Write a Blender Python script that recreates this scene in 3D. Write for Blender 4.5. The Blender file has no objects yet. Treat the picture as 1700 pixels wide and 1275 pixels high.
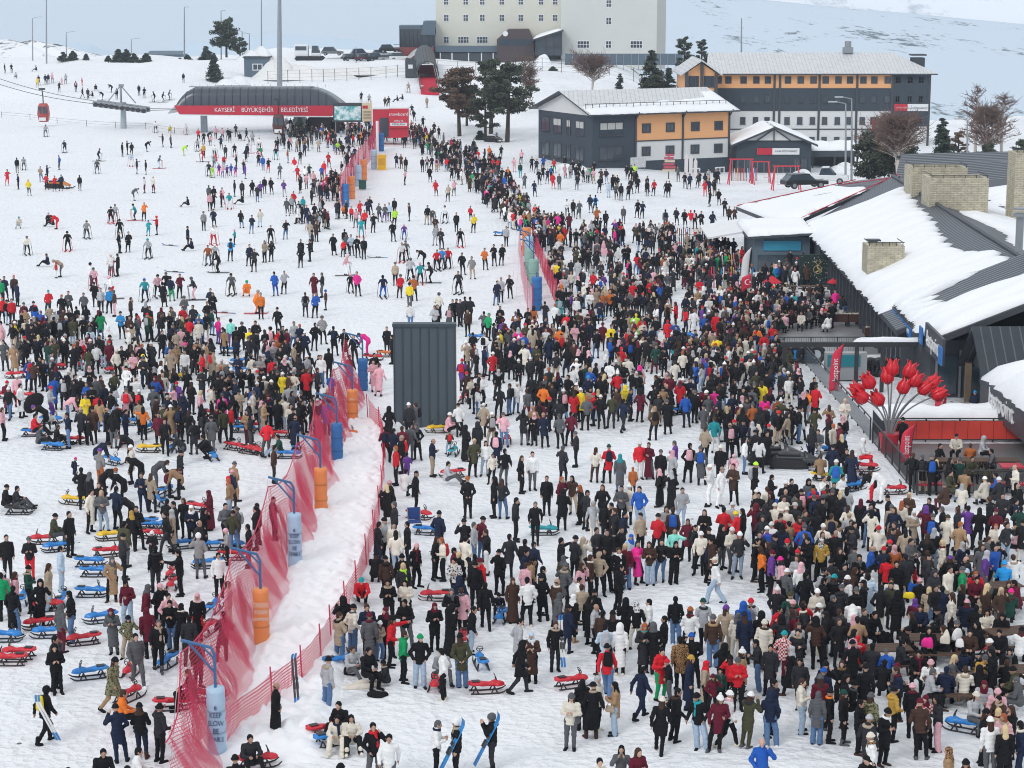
import bpy, bmesh, math, random
import numpy as np
from mathutils import Vector, Matrix, Euler
random.seed(7)
RNG = np.random.RandomState(11)
SC = bpy.context.scene
COL = SC.collection
R = math.radians

CAM_Z = 21.8
FPX = 3438.0                       # focal length for a picture 1700 wide
PITCH = math.atan((637.5 + 30) / FPX)

def _interp(v, xs, ys):
    return np.interp(v, xs, ys)

ZL = ([0, 255, 300, 342, 370, 400, 425, 470, 560, 700, 3000], [0, 0, 1.5, 3.9, 5.6, 6.5, 6.3, 4.5, -18, -80, -320])
ZC = ([0, 262, 300, 342, 370, 400, 425, 500, 600, 700, 3000], [0, 0, 1.2, 3.2, 4.6, 5.9, 6.0, 6.0, -12, -80, -320])
ZM = ([0, 255, 290, 340, 385, 405, 425, 500, 600, 700, 3000], [-.2, -.3, .8, 2.8, 4.8, 5.4, 5.6, 5.6, -12, -80, -320])
ZR = ([0, 150, 220, 250, 320, 400, 480, 560, 700, 3000], [0, 0, -.9, -1.4, -2.4, -4, -14, -40, -100, -320])

def hash_noise(x, y):
    return (np.sin(x * .131 + 1.7 * np.sin(y * .083)) * .5 + np.sin(y * .117 + 2.1 * np.sin(x * .071 + 1)) * .5)

def ground_z(x, y):
    x = np.asarray(x, float); y = np.asarray(y, float)
    u = x / np.maximum(y, 30) * FPX + 850
    zl = _interp(y, *ZL); zc = _interp(y, *ZC); zm = _interp(y, *ZM); zr = _interp(y, *ZR)
    def ss(a, b, t):
        t = np.clip((t - a) / (b - a), 0, 1); return t * t * (3 - 2 * t)
    z = zl + (zc - zl) * ss(300, 480, u)
    z = z + (zm - z) * ss(640, 800, u)
    z = z + (zr - z) * ss(1000, 1190, u)
    far = ss(250, 330, y)
    z = z + far * .55 * hash_noise(x * 2.2, y * 2.2) + far * .9 * hash_noise(x * .7 + 9, y * .9) * ss(560, 300, u)
    z = z + .75 * np.exp(-((x - 15.6) ** 2 / 1.6 + (y - 91.5) ** 2 / 8.0))
    return z

FWD = Vector((0, math.cos(PITCH), -math.sin(PITCH)))
UPV = Vector((0, math.sin(PITCH), math.cos(PITCH)))
def ray(px, py):
    return FWD * FPX + Vector((1, 0, 0)) * (px - 850) + UPV * (637.5 - py)

def at(px, py, Y):
    """point seen at pixel (px,py) at the distance Y down the valley"""
    d = ray(px, py); t = Y / d.y
    return Vector((d.x * t, Y, CAM_Z + d.z * t))

_YS = np.arange(45, 640, 1.5)
def on_ground(px, py, lift=0.0):
    """the ground point whose top (lift metres up) is seen at a pixel"""
    d = ray(px, py)
    ts = _YS / d.y
    g = CAM_Z + d.z * ts - lift - ground_z(d.x * ts, _YS)
    i = np.argmax(g < 0)
    if g[i] >= 0: i = len(g) - 1
    if i == 0: Y = _YS[0]
    else: Y = _YS[i - 1] + 1.5 * g[i - 1] / (g[i - 1] - g[i])
    t = Y / d.y
    x = d.x * t
    return Vector((x, Y, float(ground_z(x, Y))))

def gpt(x, y, dz=0):
    return Vector((x, y, float(ground_z(x, y)) + dz))

cam_d = bpy.data.cameras.new("camera"); cam = bpy.data.objects.new("camera", cam_d); COL.objects.link(cam)
cam.location = (0, 0, CAM_Z); cam.rotation_euler = (math.pi / 2 - PITCH, 0, 0)
cam_d.sensor_width = 36; cam_d.lens = 36 * FPX / 1700; cam_d.clip_start = 1; cam_d.clip_end = 30000
SC.camera = cam

MATS = {}
def new_mat(name):
    m = bpy.data.materials.new(name); m.use_nodes = True
    nt = m.node_tree; b = nt.nodes['Principled BSDF']
    return m, nt, b

def N(nt, t, **kw):
    n = nt.nodes.new(t)
    for k, v in kw.items():
        if k in n.inputs: n.inputs[k].default_value = v
        else: setattr(n, k, v)
    return n

def mat(name, col, rough=.6, metal=0.0, var=.12, scale=3.0, bump=0.0, bscale=None, spec=None):
    """principled surface whose colour drifts a little with a noise"""
    key = (name, tuple(col), rough, metal, var, scale, bump)
    if key in MATS: return MATS[key]
    m, nt, b = new_mat(name)
    b.inputs['Roughness'].default_value = rough; b.inputs['Metallic'].default_value = metal
    if spec is not None: b.inputs['Specular IOR Level'].default_value = spec
    tc = N(nt, 'ShaderNodeTexCoord')
    nz = N(nt, 'ShaderNodeTexNoise', Scale=scale, Detail=5.0, Roughness=.6)
    nt.links.new(tc.outputs['Object'], nz.inputs['Vector'])
    mx = N(nt, 'ShaderNodeMixRGB'); mx.blend_type = 'MIX'
    mx.inputs[1].default_value = tuple(max(0, c * (1 - var)) for c in col) + (1,)
    mx.inputs[2].default_value = tuple(min(1, c * (1 + var)) for c in col) + (1,)
    nt.links.new(nz.outputs['Fac'], mx.inputs[0]); nt.links.new(mx.outputs[0], b.inputs['Base Color'])
    if bump:
        n2 = N(nt, 'ShaderNodeTexNoise', Scale=bscale or scale * 4, Detail=4.0)
        nt.links.new(tc.outputs['Object'], n2.inputs['Vector'])
        bp = N(nt, 'ShaderNodeBump', Strength=bump, Distance=.05)
        nt.links.new(n2.outputs['Fac'], bp.inputs['Height']); nt.links.new(bp.outputs[0], b.inputs['Normal'])
    MATS[key] = m
    return m

def glass_mat(name='window_glass', col=(.05, .07, .09), rough=.08):
    return mat(name, col, rough, 0, .35, .6, spec=.8)

def emit_free(name, col, rough=.5): return mat(name, col, rough, 0, .06, 2)

def stripe_mat(name, col, col2, period, axis='X', width=.12, rough=.55, metal=0.0, coord='Object', bump=.6):
    """standing seams or boards: thin ribs at an even spacing along one object axis"""
    m, nt, b = new_mat(name)
    b.inputs['Roughness'].default_value = rough; b.inputs['Metallic'].default_value = metal
    tc = N(nt, 'ShaderNodeTexCoord'); sp = N(nt, 'ShaderNodeSeparateXYZ')
    nt.links.new(tc.outputs[coord], sp.inputs[0])
    a = N(nt, 'ShaderNodeMath', operation='DIVIDE'); a.inputs[1].default_value = period
    f = N(nt, 'ShaderNodeMath', operation='FRACT'); l = N(nt, 'ShaderNodeMath', operation='LESS_THAN'); l.inputs[1].default_value = width
    nt.links.new(sp.outputs[axis], a.inputs[0]); nt.links.new(a.outputs[0], f.inputs[0]); nt.links.new(f.outputs[0], l.inputs[0])
    nz = N(nt, 'ShaderNodeTexNoise', Scale=1.3, Detail=5.0); nt.links.new(tc.outputs[coord], nz.inputs['Vector'])
    mx = N(nt, 'ShaderNodeMixRGB'); mx.inputs[1].default_value = (*col, 1); mx.inputs[2].default_value = (*col2, 1)
    nt.links.new(l.outputs[0], mx.inputs[0])
    hv = N(nt, 'ShaderNodeMixRGB', blend_type='MULTIPLY'); hv.inputs[0].default_value = .35
    nt.links.new(mx.outputs[0], hv.inputs[1]); nt.links.new(nz.outputs['Fac'], hv.inputs[2])
    nt.links.new(hv.outputs[0], b.inputs['Base Color'])
    bp = N(nt, 'ShaderNodeBump', Strength=bump, Distance=.05); nt.links.new(l.outputs[0], bp.inputs['Height']); nt.links.new(bp.outputs[0], b.inputs['Normal'])
    return m

def net_mat(name, col, cell=.05, thread=.3):
    """knotted netting: threads cover part of each cell, the rest is open"""
    m, nt, b = new_mat(name)
    b.inputs['Roughness'].default_value = .7
    b.inputs['Base Color'].default_value = (*col, 1)
    uv = N(nt, 'ShaderNodeUVMap'); sp = N(nt, 'ShaderNodeSeparateXYZ'); nt.links.new(uv.outputs[0], sp.inputs[0])
    outs = []
    for ax in ('X', 'Y'):
        a = N(nt, 'ShaderNodeMath', operation='DIVIDE'); a.inputs[1].default_value = cell
        f = N(nt, 'ShaderNodeMath', operation='FRACT'); l = N(nt, 'ShaderNodeMath', operation='LESS_THAN'); l.inputs[1].default_value = thread
        nt.links.new(sp.outputs[ax], a.inputs[0]); nt.links.new(a.outputs[0], f.inputs[0]); nt.links.new(f.outputs[0], l.inputs[0]); outs.append(l)
    mxx = N(nt, 'ShaderNodeMath', operation='MAXIMUM'); nt.links.new(outs[0].outputs[0], mxx.inputs[0]); nt.links.new(outs[1].outputs[0], mxx.inputs[1])
    nt.links.new(mxx.outputs[0], b.inputs['Alpha'])
    return m

class MB:
    def __init__(s): s.v = []; s.f = []; s.mi = []; s.uv = {}
    def add(s, vs, fs, mi=0):
        o = len(s.v); s.v += [tuple(v) for v in vs]
        for f in fs: s.f.append(tuple(i + o for i in f)); s.mi.append(mi)
        return s
    def box(s, c, size, rz=0, mi=0, M=None):
        cx, cy, cz = c; a, b, h = size[0] / 2, size[1] / 2, size[2] / 2
        vs = [Vector((x, y, z)) for z in (-h, h) for x, y in ((-a, -b), (a, -b), (a, b), (-a, b))]
        if rz: vs = [Matrix.Rotation(rz, 3, 'Z') @ v for v in vs]
        if M is not None: vs = [M @ v for v in vs]
        vs = [v + Vector(c) for v in vs]
        return s.add(vs, [(3, 2, 1, 0), (4, 5, 6, 7), (0, 1, 5, 4), (1, 2, 6, 5), (2, 3, 7, 6), (3, 0, 4, 7)], mi)
    def b2(s, lo, hi, mi=0):
        return s.box([(a + b) / 2 for a, b in zip(lo, hi)], [abs(b - a) for a, b in zip(lo, hi)], 0, mi)
    def poly(s, pts, mi=0): return s.add(pts, [tuple(range(len(pts)))], mi)
    def slab(s, pts, t, mi=0, mi_side=None):
        """polygon pts (ccw from above) thickened downwards by t"""
        n = len(pts); lo = [Vector(p) - Vector((0, 0, t)) for p in pts]
        o = len(s.v); s.v += [tuple(p) for p in pts] + [tuple(p) for p in lo]
        s.f.append(tuple(o + i for i in range(n))); s.mi.append(mi)
        ms = mi if mi_side is None else mi_side
        s.f.append(tuple(o + n + i for i in reversed(range(n)))); s.mi.append(ms)
        for i in range(n):
            j = (i + 1) % n; s.f.append((o + i, o + n + i, o + n + j, o + j)); s.mi.append(ms)
        return s
    def extr(s, pts, dv, mi=0):
        n = len(pts); dv = Vector(dv); o = len(s.v)
        s.v += [tuple(p) for p in pts] + [tuple(Vector(p) + dv) for p in pts]
        s.f.append(tuple(o + i for i in reversed(range(n)))); s.mi.append(mi)
        s.f.append(tuple(o + n + i for i in range(n))); s.mi.append(mi)
        for i in range(n):
            j = (i + 1) % n; s.f.append((o + i, o + j, o + n + j, o + n + i)); s.mi.append(mi)
        return s
    def tube(s, pts, r, n=8, mi=0, cap=True):
        pts = [Vector(p) for p in pts]; m = len(pts)
        rs = r if isinstance(r, (list, tuple)) else [r] * m
        o = len(s.v); prev = None
        for i, p in enumerate(pts):
            d = (pts[min(i + 1, m - 1)] - pts[max(i - 1, 0)])
            d = d.normalized() if d.length > 1e-9 else Vector((0, 0, 1))
            if prev is None:
                a = d.orthogonal().normalized()
            else:
                a = prev - d * prev.dot(d)
                a = a.normalized() if a.length > 1e-6 else d.orthogonal().normalized()
            prev = a; bb = d.cross(a)
            for k in range(n):
                t = 2 * math.pi * k / n
                s.v.append(tuple(p + (a * math.cos(t) + bb * math.sin(t)) * rs[i]))
        for i in range(m - 1):
            for k in range(n):
                k2 = (k + 1) % n
                s.f.append((o + i * n + k, o + i * n + k2, o + (i + 1) * n + k2, o + (i + 1) * n + k)); s.mi.append(mi)
        if cap:
            s.f.append(tuple(o + k for k in reversed(range(n)))); s.mi.append(mi)
            s.f.append(tuple(o + (m - 1) * n + k for k in range(n))); s.mi.append(mi)
        return s
    def lathe(s, c, prof, n=16, mi=0):
        c = Vector(c); return s.tube_prof(c, prof, n, mi)
    def tube_prof(s, c, prof, n, mi):
        o = len(s.v)
        for r, z in prof:
            for k in range(n):
                t = 2 * math.pi * k / n; s.v.append((c.x + r * math.cos(t), c.y + r * math.sin(t), c.z + z))
        for i in range(len(prof) - 1):
            for k in range(n):
                k2 = (k + 1) % n
                s.f.append((o + i * n + k, o + i * n + k2, o + (i + 1) * n + k2, o + (i + 1) * n + k)); s.mi.append(mi)
        s.f.append(tuple(o + k for k in reversed(range(n)))); s.mi.append(mi)
        s.f.append(tuple(o + (len(prof) - 1) * n + k for k in range(n))); s.mi.append(mi)
        return s
    def mesh(s, name, mats=(), smooth=False):
        me = bpy.data.meshes.new(name); me.from_pydata(s.v, [], s.f)
        for m in (mats if isinstance(mats, (list, tuple)) else [mats]): me.materials.append(m)
        if any(s.mi): me.polygons.foreach_set('material_index', s.mi)
        if smooth: me.polygons.foreach_set('use_smooth', [True] * len(me.polygons))
        me.update(); return me
    def build(s, name, mats, parent=None, loc=None, rz=0, smooth=False, bevel=0):
        o = bpy.data.objects.new(name, s.mesh(name, mats, smooth)); COL.objects.link(o)
        if parent is not None: o.parent = parent
        if loc is not None: o.location = loc
        if rz: o.rotation_euler = (0, 0, rz)
        if bevel:
            bv = o.modifiers.new('bevel', 'BEVEL'); bv.width = bevel; bv.segments = 2; bv.limit_method = 'ANGLE'
        return o

def np_mesh(name, V, F, mats, smooth=True, mi=None, col=None):
    """mesh from arrays of quads"""
    me = bpy.data.meshes.new(name)
    nV, nF = len(V), len(F)
    me.vertices.add(nV); me.vertices.foreach_set('co', np.asarray(V, np.float32).ravel())
    k = F.shape[1]
    me.loops.add(nF * k); me.loops.foreach_set('vertex_index', np.asarray(F, np.int32).ravel())
    me.polygons.add(nF); me.polygons.foreach_set('loop_start', np.arange(0, nF * k, k, dtype=np.int32))
    for m in mats: me.materials.append(m)
    if mi is not None: me.polygons.foreach_set('material_index', np.asarray(mi, np.int32))
    me.polygons.foreach_set('use_smooth', np.full(nF, smooth))
    me.update(calc_edges=True)
    if col is not None:
        ca = me.color_attributes.new('tint', 'FLOAT_COLOR', 'POINT')
        c4 = np.ones((nV, 4), np.float32); c4[:, :3] = col
        ca.data.foreach_set('color', c4.ravel())
    me.validate()
    return me

def tag(o, label=None, cat=None, group=None, kind=None):
    if label: o['label'] = label
    if cat: o['category'] = cat
    if group: o['group'] = group
    if kind: o['kind'] = kind
    return o

def empty(name, loc, rz=0, label=None, cat=None, group=None):
    o = bpy.data.objects.new(name, None); COL.objects.link(o)
    o.location = loc; o.rotation_euler = (0, 0, rz); o.empty_display_size = .3
    return tag(o, label, cat, group)

def copy_tree(o, parent=None):
    c = o.copy(); COL.objects.link(c)
    if parent is not None: c.parent = parent
    for ch in list(o.children): copy_tree(ch, c)
    return c

_fonts = {}
def text_part(txt, size, depth, m, parent, loc, rot, name='lettering', align='CENTER', sx=1.0, shear=0):
    cu = bpy.data.curves.new(name, 'FONT'); cu.body = txt; cu.size = size; cu.extrude = depth
    cu.align_x = align; cu.align_y = 'CENTER'; cu.shear = shear; cu.resolution_u = 3
    t = bpy.data.objects.new(name + '_t', cu); COL.objects.link(t)
    dg = bpy.context.evaluated_depsgraph_get()
    me = bpy.data.meshes.new_from_object(t.evaluated_get(dg)); me.name = name
    bpy.data.objects.remove(t); bpy.data.curves.remove(cu)
    me.materials.clear(); me.materials.append(m)
    o = bpy.data.objects.new(name, me); COL.objects.link(o)
    if parent is not None: o.parent = parent
    o.location = loc; o.rotation_euler = rot; o.scale = (sx, 1, 1)
    return o
SUN_EL, SUN_AZ = R(38), R(215)          # azimuth clockwise from +Y: the sun stands behind the camera to the left
w = bpy.data.worlds.new("World"); SC.world = w; w.use_nodes = True
nt = w.node_tree; bg = nt.nodes['Background']
sky = nt.nodes.new('ShaderNodeTexSky'); sky.sky_type = 'NISHITA'; sky.sun_disc = False
sky.sun_elevation = SUN_EL; sky.sun_rotation = SUN_AZ; sky.altitude = 2200; sky.air_density = 1.0; sky.dust_density = .6; sky.ozone_density = 1.2
tcw = nt.nodes.new('ShaderNodeTexCoord'); sw = nt.nodes.new('ShaderNodeSeparateXYZ'); nt.links.new(tcw.outputs['Generated'], sw.inputs[0])
crw = nt.nodes.new('ShaderNodeValToRGB'); e = crw.color_ramp.elements
e[0].position = 0.0; e[0].color = (.60, .67, .75, 1); e[1].position = .7; e[1].color = (1, 1, 1, 1)
m_ = crw.color_ramp.elements.new(.07); m_.color = (.50, .575, .64, 1); m_ = crw.color_ramp.elements.new(.3); m_.color = (.84, .89, .94, 1)
nt.links.new(sw.outputs['Z'], crw.inputs[0])
nzw = nt.nodes.new('ShaderNodeTexNoise'); nzw.inputs['Scale'].default_value = 3.0; nzw.inputs['Detail'].default_value = 5.0; mpw = nt.nodes.new('ShaderNodeMapping'); mpw.inputs['Scale'].default_value = (1, 1, 5)
nt.links.new(tcw.outputs['Generated'], mpw.inputs[0]); nt.links.new(mpw.outputs[0], nzw.inputs['Vector'])
mrw = nt.nodes.new('ShaderNodeMapRange'); mrw.inputs[3].default_value = 8.8; mrw.inputs[4].default_value = 10.6; nt.links.new(nzw.outputs['Fac'], mrw.inputs[0])
scw = nt.nodes.new('ShaderNodeVectorMath'); scw.operation = 'SCALE'; nt.links.new(crw.outputs[0], scw.inputs[0]); nt.links.new(mrw.outputs[0], scw.inputs['Scale'])
mxw = nt.nodes.new('ShaderNodeMixRGB'); mxw.inputs[0].default_value = .8; nt.links.new(sky.outputs[0], mxw.inputs[1]); nt.links.new(scw.outputs[0], mxw.inputs[2])
nt.links.new(mxw.outputs[0], bg.inputs['Color']); bg.inputs['Strength'].default_value = .1
sl = bpy.data.lights.new('sun', 'SUN'); sl.energy = .95; sl.angle = R(20); sl.color = (1, .97, .94)
so = bpy.data.objects.new('sun', sl); COL.objects.link(so)
sd = Vector((math.sin(SUN_AZ) * math.cos(SUN_EL), math.cos(SUN_AZ) * math.cos(SUN_EL), math.sin(SUN_EL)))
so.rotation_euler = sd.to_track_quat('Z', 'Y').to_euler(); so.location = (0, 0, 200)
SC.view_settings.view_transform = 'Standard'; SC.view_settings.look = 'None'; SC.view_settings.exposure = .2; SC.view_settings.gamma = 1
SC.cycles.filter_width = 1.05; SC.cycles.volume_bounces = 1; SC.cycles.max_bounces = 6; SC.cycles.transparent_max_bounces = 24
SC.cycles.volume_step_rate = 4

def snow_mat(name, tracks=True, tint=(.86, .885, .915), dirty=(.66, .69, .73)):
    m, nt, b = new_mat(name)
    b.inputs['Roughness'].default_value = .75; b.inputs['Specular IOR Level'].default_value = .25
    tc = N(nt, 'ShaderNodeTexCoord')
    n1 = N(nt, 'ShaderNodeTexNoise', Scale=.09, Detail=6.0, Roughness=.65); nt.links.new(tc.outputs['Object'], n1.inputs['Vector'])
    n2 = N(nt, 'ShaderNodeTexNoise', Scale=1.1, Detail=7.0, Roughness=.7); nt.links.new(tc.outputs['Object'], n2.inputs['Vector'])
    ad = N(nt, 'ShaderNodeMath', operation='MULTIPLY'); nt.links.new(n1.outputs['Fac'], ad.inputs[0]); nt.links.new(n2.outputs['Fac'], ad.inputs[1])
    mr = N(nt, 'ShaderNodeMapRange'); mr.inputs[1].default_value = .2; mr.inputs[2].default_value = .42
    nt.links.new(ad.outputs[0], mr.inputs[0])
    mx = N(nt, 'ShaderNodeMixRGB'); mx.inputs[1].default_value = (*tint, 1); mx.inputs[2].default_value = (*dirty, 1)
    k = N(nt, 'ShaderNodeMath', operation='MULTIPLY'); k.inputs[1].default_value = .55 if tracks else .2
    if tracks:   # trampled harder and greyer towards the busy right side
        sx = N(nt, 'ShaderNodeSeparateXYZ'); nt.links.new(tc.outputs['Object'], sx.inputs[0]); tr = N(nt, 'ShaderNodeMapRange', interpolation_type='SMOOTHSTEP'); tr.inputs[1].default_value = -4; tr.inputs[2].default_value = 9; tr.inputs[3].default_value = .45; tr.inputs[4].default_value = 1.5; nt.links.new(sx.outputs[0], tr.inputs[0])
        k2 = N(nt, 'ShaderNodeMath', operation='MULTIPLY'); nt.links.new(mr.outputs[0], k2.inputs[0]); nt.links.new(tr.outputs[0], k2.inputs[1]); mr = k2
    nt.links.new(mr.outputs[0], k.inputs[0]); nt.links.new(k.outputs[0], mx.inputs[0]); nt.links.new(mx.outputs[0], b.inputs['Base Color'])
    mp = N(nt, 'ShaderNodeMapping'); mp.inputs['Scale'].default_value = (.9, 1.5, 1); mp.inputs['Rotation'].default_value = (0, 0, .5)
    nt.links.new(tc.outputs['Object'], mp.inputs[0])
    n3 = N(nt, 'ShaderNodeTexNoise', Scale=1.6, Detail=6.0, Roughness=.6); nt.links.new(mp.outputs[0], n3.inputs['Vector'])
    vo = N(nt, 'ShaderNodeTexVoronoi', Scale=3.2); nt.links.new(tc.outputs['Object'], vo.inputs['Vector'])
    s1 = N(nt, 'ShaderNodeMath', operation='MULTIPLY_ADD'); s1.inputs[1].default_value = .6 if tracks else 0.0
    nt.links.new(vo.outputs['Distance'], s1.inputs[0]); nt.links.new(n3.outputs['Fac'], s1.inputs[2])
    n4 = N(nt, 'ShaderNodeTexNoise', Scale=9.0, Detail=4.0); nt.links.new(tc.outputs['Object'], n4.inputs['Vector'])
    s2 = N(nt, 'ShaderNodeMath', operation='MULTIPLY_ADD'); s2.inputs[1].default_value = .3; nt.links.new(n4.outputs['Fac'], s2.inputs[0]); nt.links.new(s1.outputs[0], s2.inputs[2])
    if tracks:   # ski and sled ruts, scattered litter
        wv = N(nt, 'ShaderNodeTexWave', Scale=.55, Distortion=9.0, Detail=3.0); wv.inputs['Detail Scale'].default_value = .35; nt.links.new(tc.outputs['Object'], wv.inputs['Vector'])
        s3 = N(nt, 'ShaderNodeMath', operation='MULTIPLY_ADD'); s3.inputs[1].default_value = .07; nt.links.new(wv.outputs['Fac'], s3.inputs[0]); nt.links.new(s2.outputs[0], s3.inputs[2]); s2 = s3
        vl = N(nt, 'ShaderNodeTexVoronoi', Scale=.55); nt.links.new(tc.outputs['Object'], vl.inputs['Vector']); lt = N(nt, 'ShaderNodeMath', operation='LESS_THAN'); lt.inputs[1].default_value = .045; nt.links.new(vl.outputs['Distance'], lt.inputs[0])
        m2 = N(nt, 'ShaderNodeMixRGB'); m2.inputs[2].default_value = (.16, .15, .15, 1); nt.links.new(lt.outputs[0], m2.inputs[0]); nt.links.new(mx.outputs[0], m2.inputs[1]); nt.links.new(m2.outputs[0], b.inputs['Base Color'])
    bp = N(nt, 'ShaderNodeBump', Strength=.85 if tracks else .3, Distance=.2); nt.links.new(s2.outputs[0], bp.inputs['Height']); nt.links.new(bp.outputs[0], b.inputs['Normal'])
    return m
SNOW = snow_mat('trodden_snow')
SNOW_CLEAN = snow_mat('clean_snow', False, (.87, .89, .915), (.8, .82, .86))

def grid_sheet(name, us, ys, m):
    """ground sheet fanned out from the camera so that detail falls where it is near"""
    U, Y = np.meshgrid(us, ys, indexing='ij')
    X = U * Y; Z = ground_z(X, Y)
    V = np.stack([X, Y, Z], -1).reshape(-1, 3)
    nu, ny = U.shape
    i = (np.arange(nu - 1)[:, None] * ny + np.arange(ny - 1)[None, :]).ravel()
    F = np.stack([i, i + ny, i + ny + 1, i + 1], 1)
    o = bpy.data.objects.new(name, np_mesh(name, V, F, [m])); COL.objects.link(o); return o
_us = np.linspace(-.62, .62, 420)
_ys = np.concatenate([np.arange(8, 50, 3), np.arange(50, 112, .3), np.arange(112, 300, 1.2), np.arange(300, 520, 2.0), np.arange(520, 3001, 60)])
tag(grid_sheet('snow_ground', _us, _ys, SNOW), kind='structure')

def hill_mat(name, snow, scrub, sc, thr):
    m, nt, b = new_mat(name); b.inputs['Roughness'].default_value = .9
    tc = N(nt, 'ShaderNodeTexCoord')
    mp = N(nt, 'ShaderNodeMapping'); mp.inputs['Scale'].default_value = (1, .35, 1.6); nt.links.new(tc.outputs['Object'], mp.inputs[0])
    n1 = N(nt, 'ShaderNodeTexNoise', Scale=sc, Detail=9.0, Roughness=.72); nt.links.new(mp.outputs[0], n1.inputs['Vector'])
    n2 = N(nt, 'ShaderNodeTexNoise', Scale=sc * .12, Detail=5.0, Roughness=.6); nt.links.new(mp.outputs[0], n2.inputs['Vector'])
    ml = N(nt, 'ShaderNodeMath', operation='MULTIPLY'); nt.links.new(n1.outputs['Fac'], ml.inputs[0]); nt.links.new(n2.outputs['Fac'], ml.inputs[1])
    mr = N(nt, 'ShaderNodeMapRange'); mr.inputs[1].default_value = thr; mr.inputs[2].default_value = thr + .05
    nt.links.new(ml.outputs[0], mr.inputs[0])
    mx = N(nt, 'ShaderNodeMixRGB'); mx.inputs[1].default_value = (*snow, 1); mx.inputs[2].default_value = (*scrub, 1)
    nt.links.new(mr.outputs[0], mx.inputs[0]); nt.links.new(mx.outputs[0], b.inputs['Base Color'])
    return m

def ridge(name, prof, Ynear, Yfar, m, depth_pts=26, rough=6.0, base_drop=None, seed=0, nx=220):
    """a hillside: its skyline (pixel profile seen from the resort) gives the crest height at distance Yfar"""
    rs = np.random.RandomState(seed)
    pxs = np.linspace(prof[0][0], prof[-1][0], nx)
    crest = np.array([at(p, np.interp(p, [a[0] for a in prof], [a[1] for a in prof]), Yfar).z for p in pxs])
    us = (pxs - 850) / FPX
    T = np.linspace(0, 1, depth_pts)
    V = []
    ph = rs.rand(8) * 6.28
    for i, u in enumerate(us):
        for t in T:
            Y = Ynear + (Yfar - Ynear) * t
            z0 = -70.0 if base_drop is None else base_drop
            z = z0 + (crest[i] - z0) * (t * t * (3 - 2 * t) * .55 + .45 * t)
            x = u * Yfar * (.55 + .45 * t)
            nzv = sum(math.sin(x * .004 * (k + 1) + ph[k] + Y * .003 * (k + 1.3)) / (k + 1) for k in range(6))
            V.append((x, Y, z + rough * nzv * (1 - t) * min(1, t * 4)))
        V.append((u * Yfar * 1.08, Yfar * 1.12, crest[i] - abs(crest[i] + 120) * .5 - 40))
    n = depth_pts + 1
    i = (np.arange(nx - 1)[:, None] * n + np.arange(n - 1)[None, :]).ravel()
    F = np.stack([i, i + n, i + n + 1, i + 1], 1)
    o = bpy.data.objects.new(name, np_mesh(name, np.array(V), F, [m])); COL.objects.link(o)
    return tag(o, kind='structure')
HILL = hill_mat('snow_scrub_hill', (.57, .665, .75), (.10, .12, .13), .13, .30)  # cloud shadow over the slope is put into the darker, bluer snow colour
HILL_FAR = hill_mat('far_snow_hill', (.55, .66, .75), (.22, .25, .28), .012, .34)  # snow colour likewise carries painted cloud shade and the blue of distance
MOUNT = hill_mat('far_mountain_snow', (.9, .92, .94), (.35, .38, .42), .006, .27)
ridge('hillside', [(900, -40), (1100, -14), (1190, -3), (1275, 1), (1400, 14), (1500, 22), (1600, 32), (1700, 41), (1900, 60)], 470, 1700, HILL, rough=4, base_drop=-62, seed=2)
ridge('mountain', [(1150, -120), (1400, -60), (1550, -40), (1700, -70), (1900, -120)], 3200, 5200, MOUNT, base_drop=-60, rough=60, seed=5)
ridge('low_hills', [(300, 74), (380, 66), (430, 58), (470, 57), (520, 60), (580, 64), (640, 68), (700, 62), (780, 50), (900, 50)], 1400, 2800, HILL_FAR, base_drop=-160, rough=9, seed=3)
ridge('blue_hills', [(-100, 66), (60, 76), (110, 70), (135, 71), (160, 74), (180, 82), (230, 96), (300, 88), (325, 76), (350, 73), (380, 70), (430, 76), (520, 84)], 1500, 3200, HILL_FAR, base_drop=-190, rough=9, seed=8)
ridge('left_hills', [(-150, 60), (0, 66), (25, 65), (45, 70), (65, 66), (85, 71), (105, 73), (130, 80), (160, 88), (200, 97), (240, 104)], 480, 620, hill_mat('near_snow_hill', (.84, .86, .89), (.06, .07, .06), .3, .245), base_drop=-8, rough=.5, seed=4)
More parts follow.
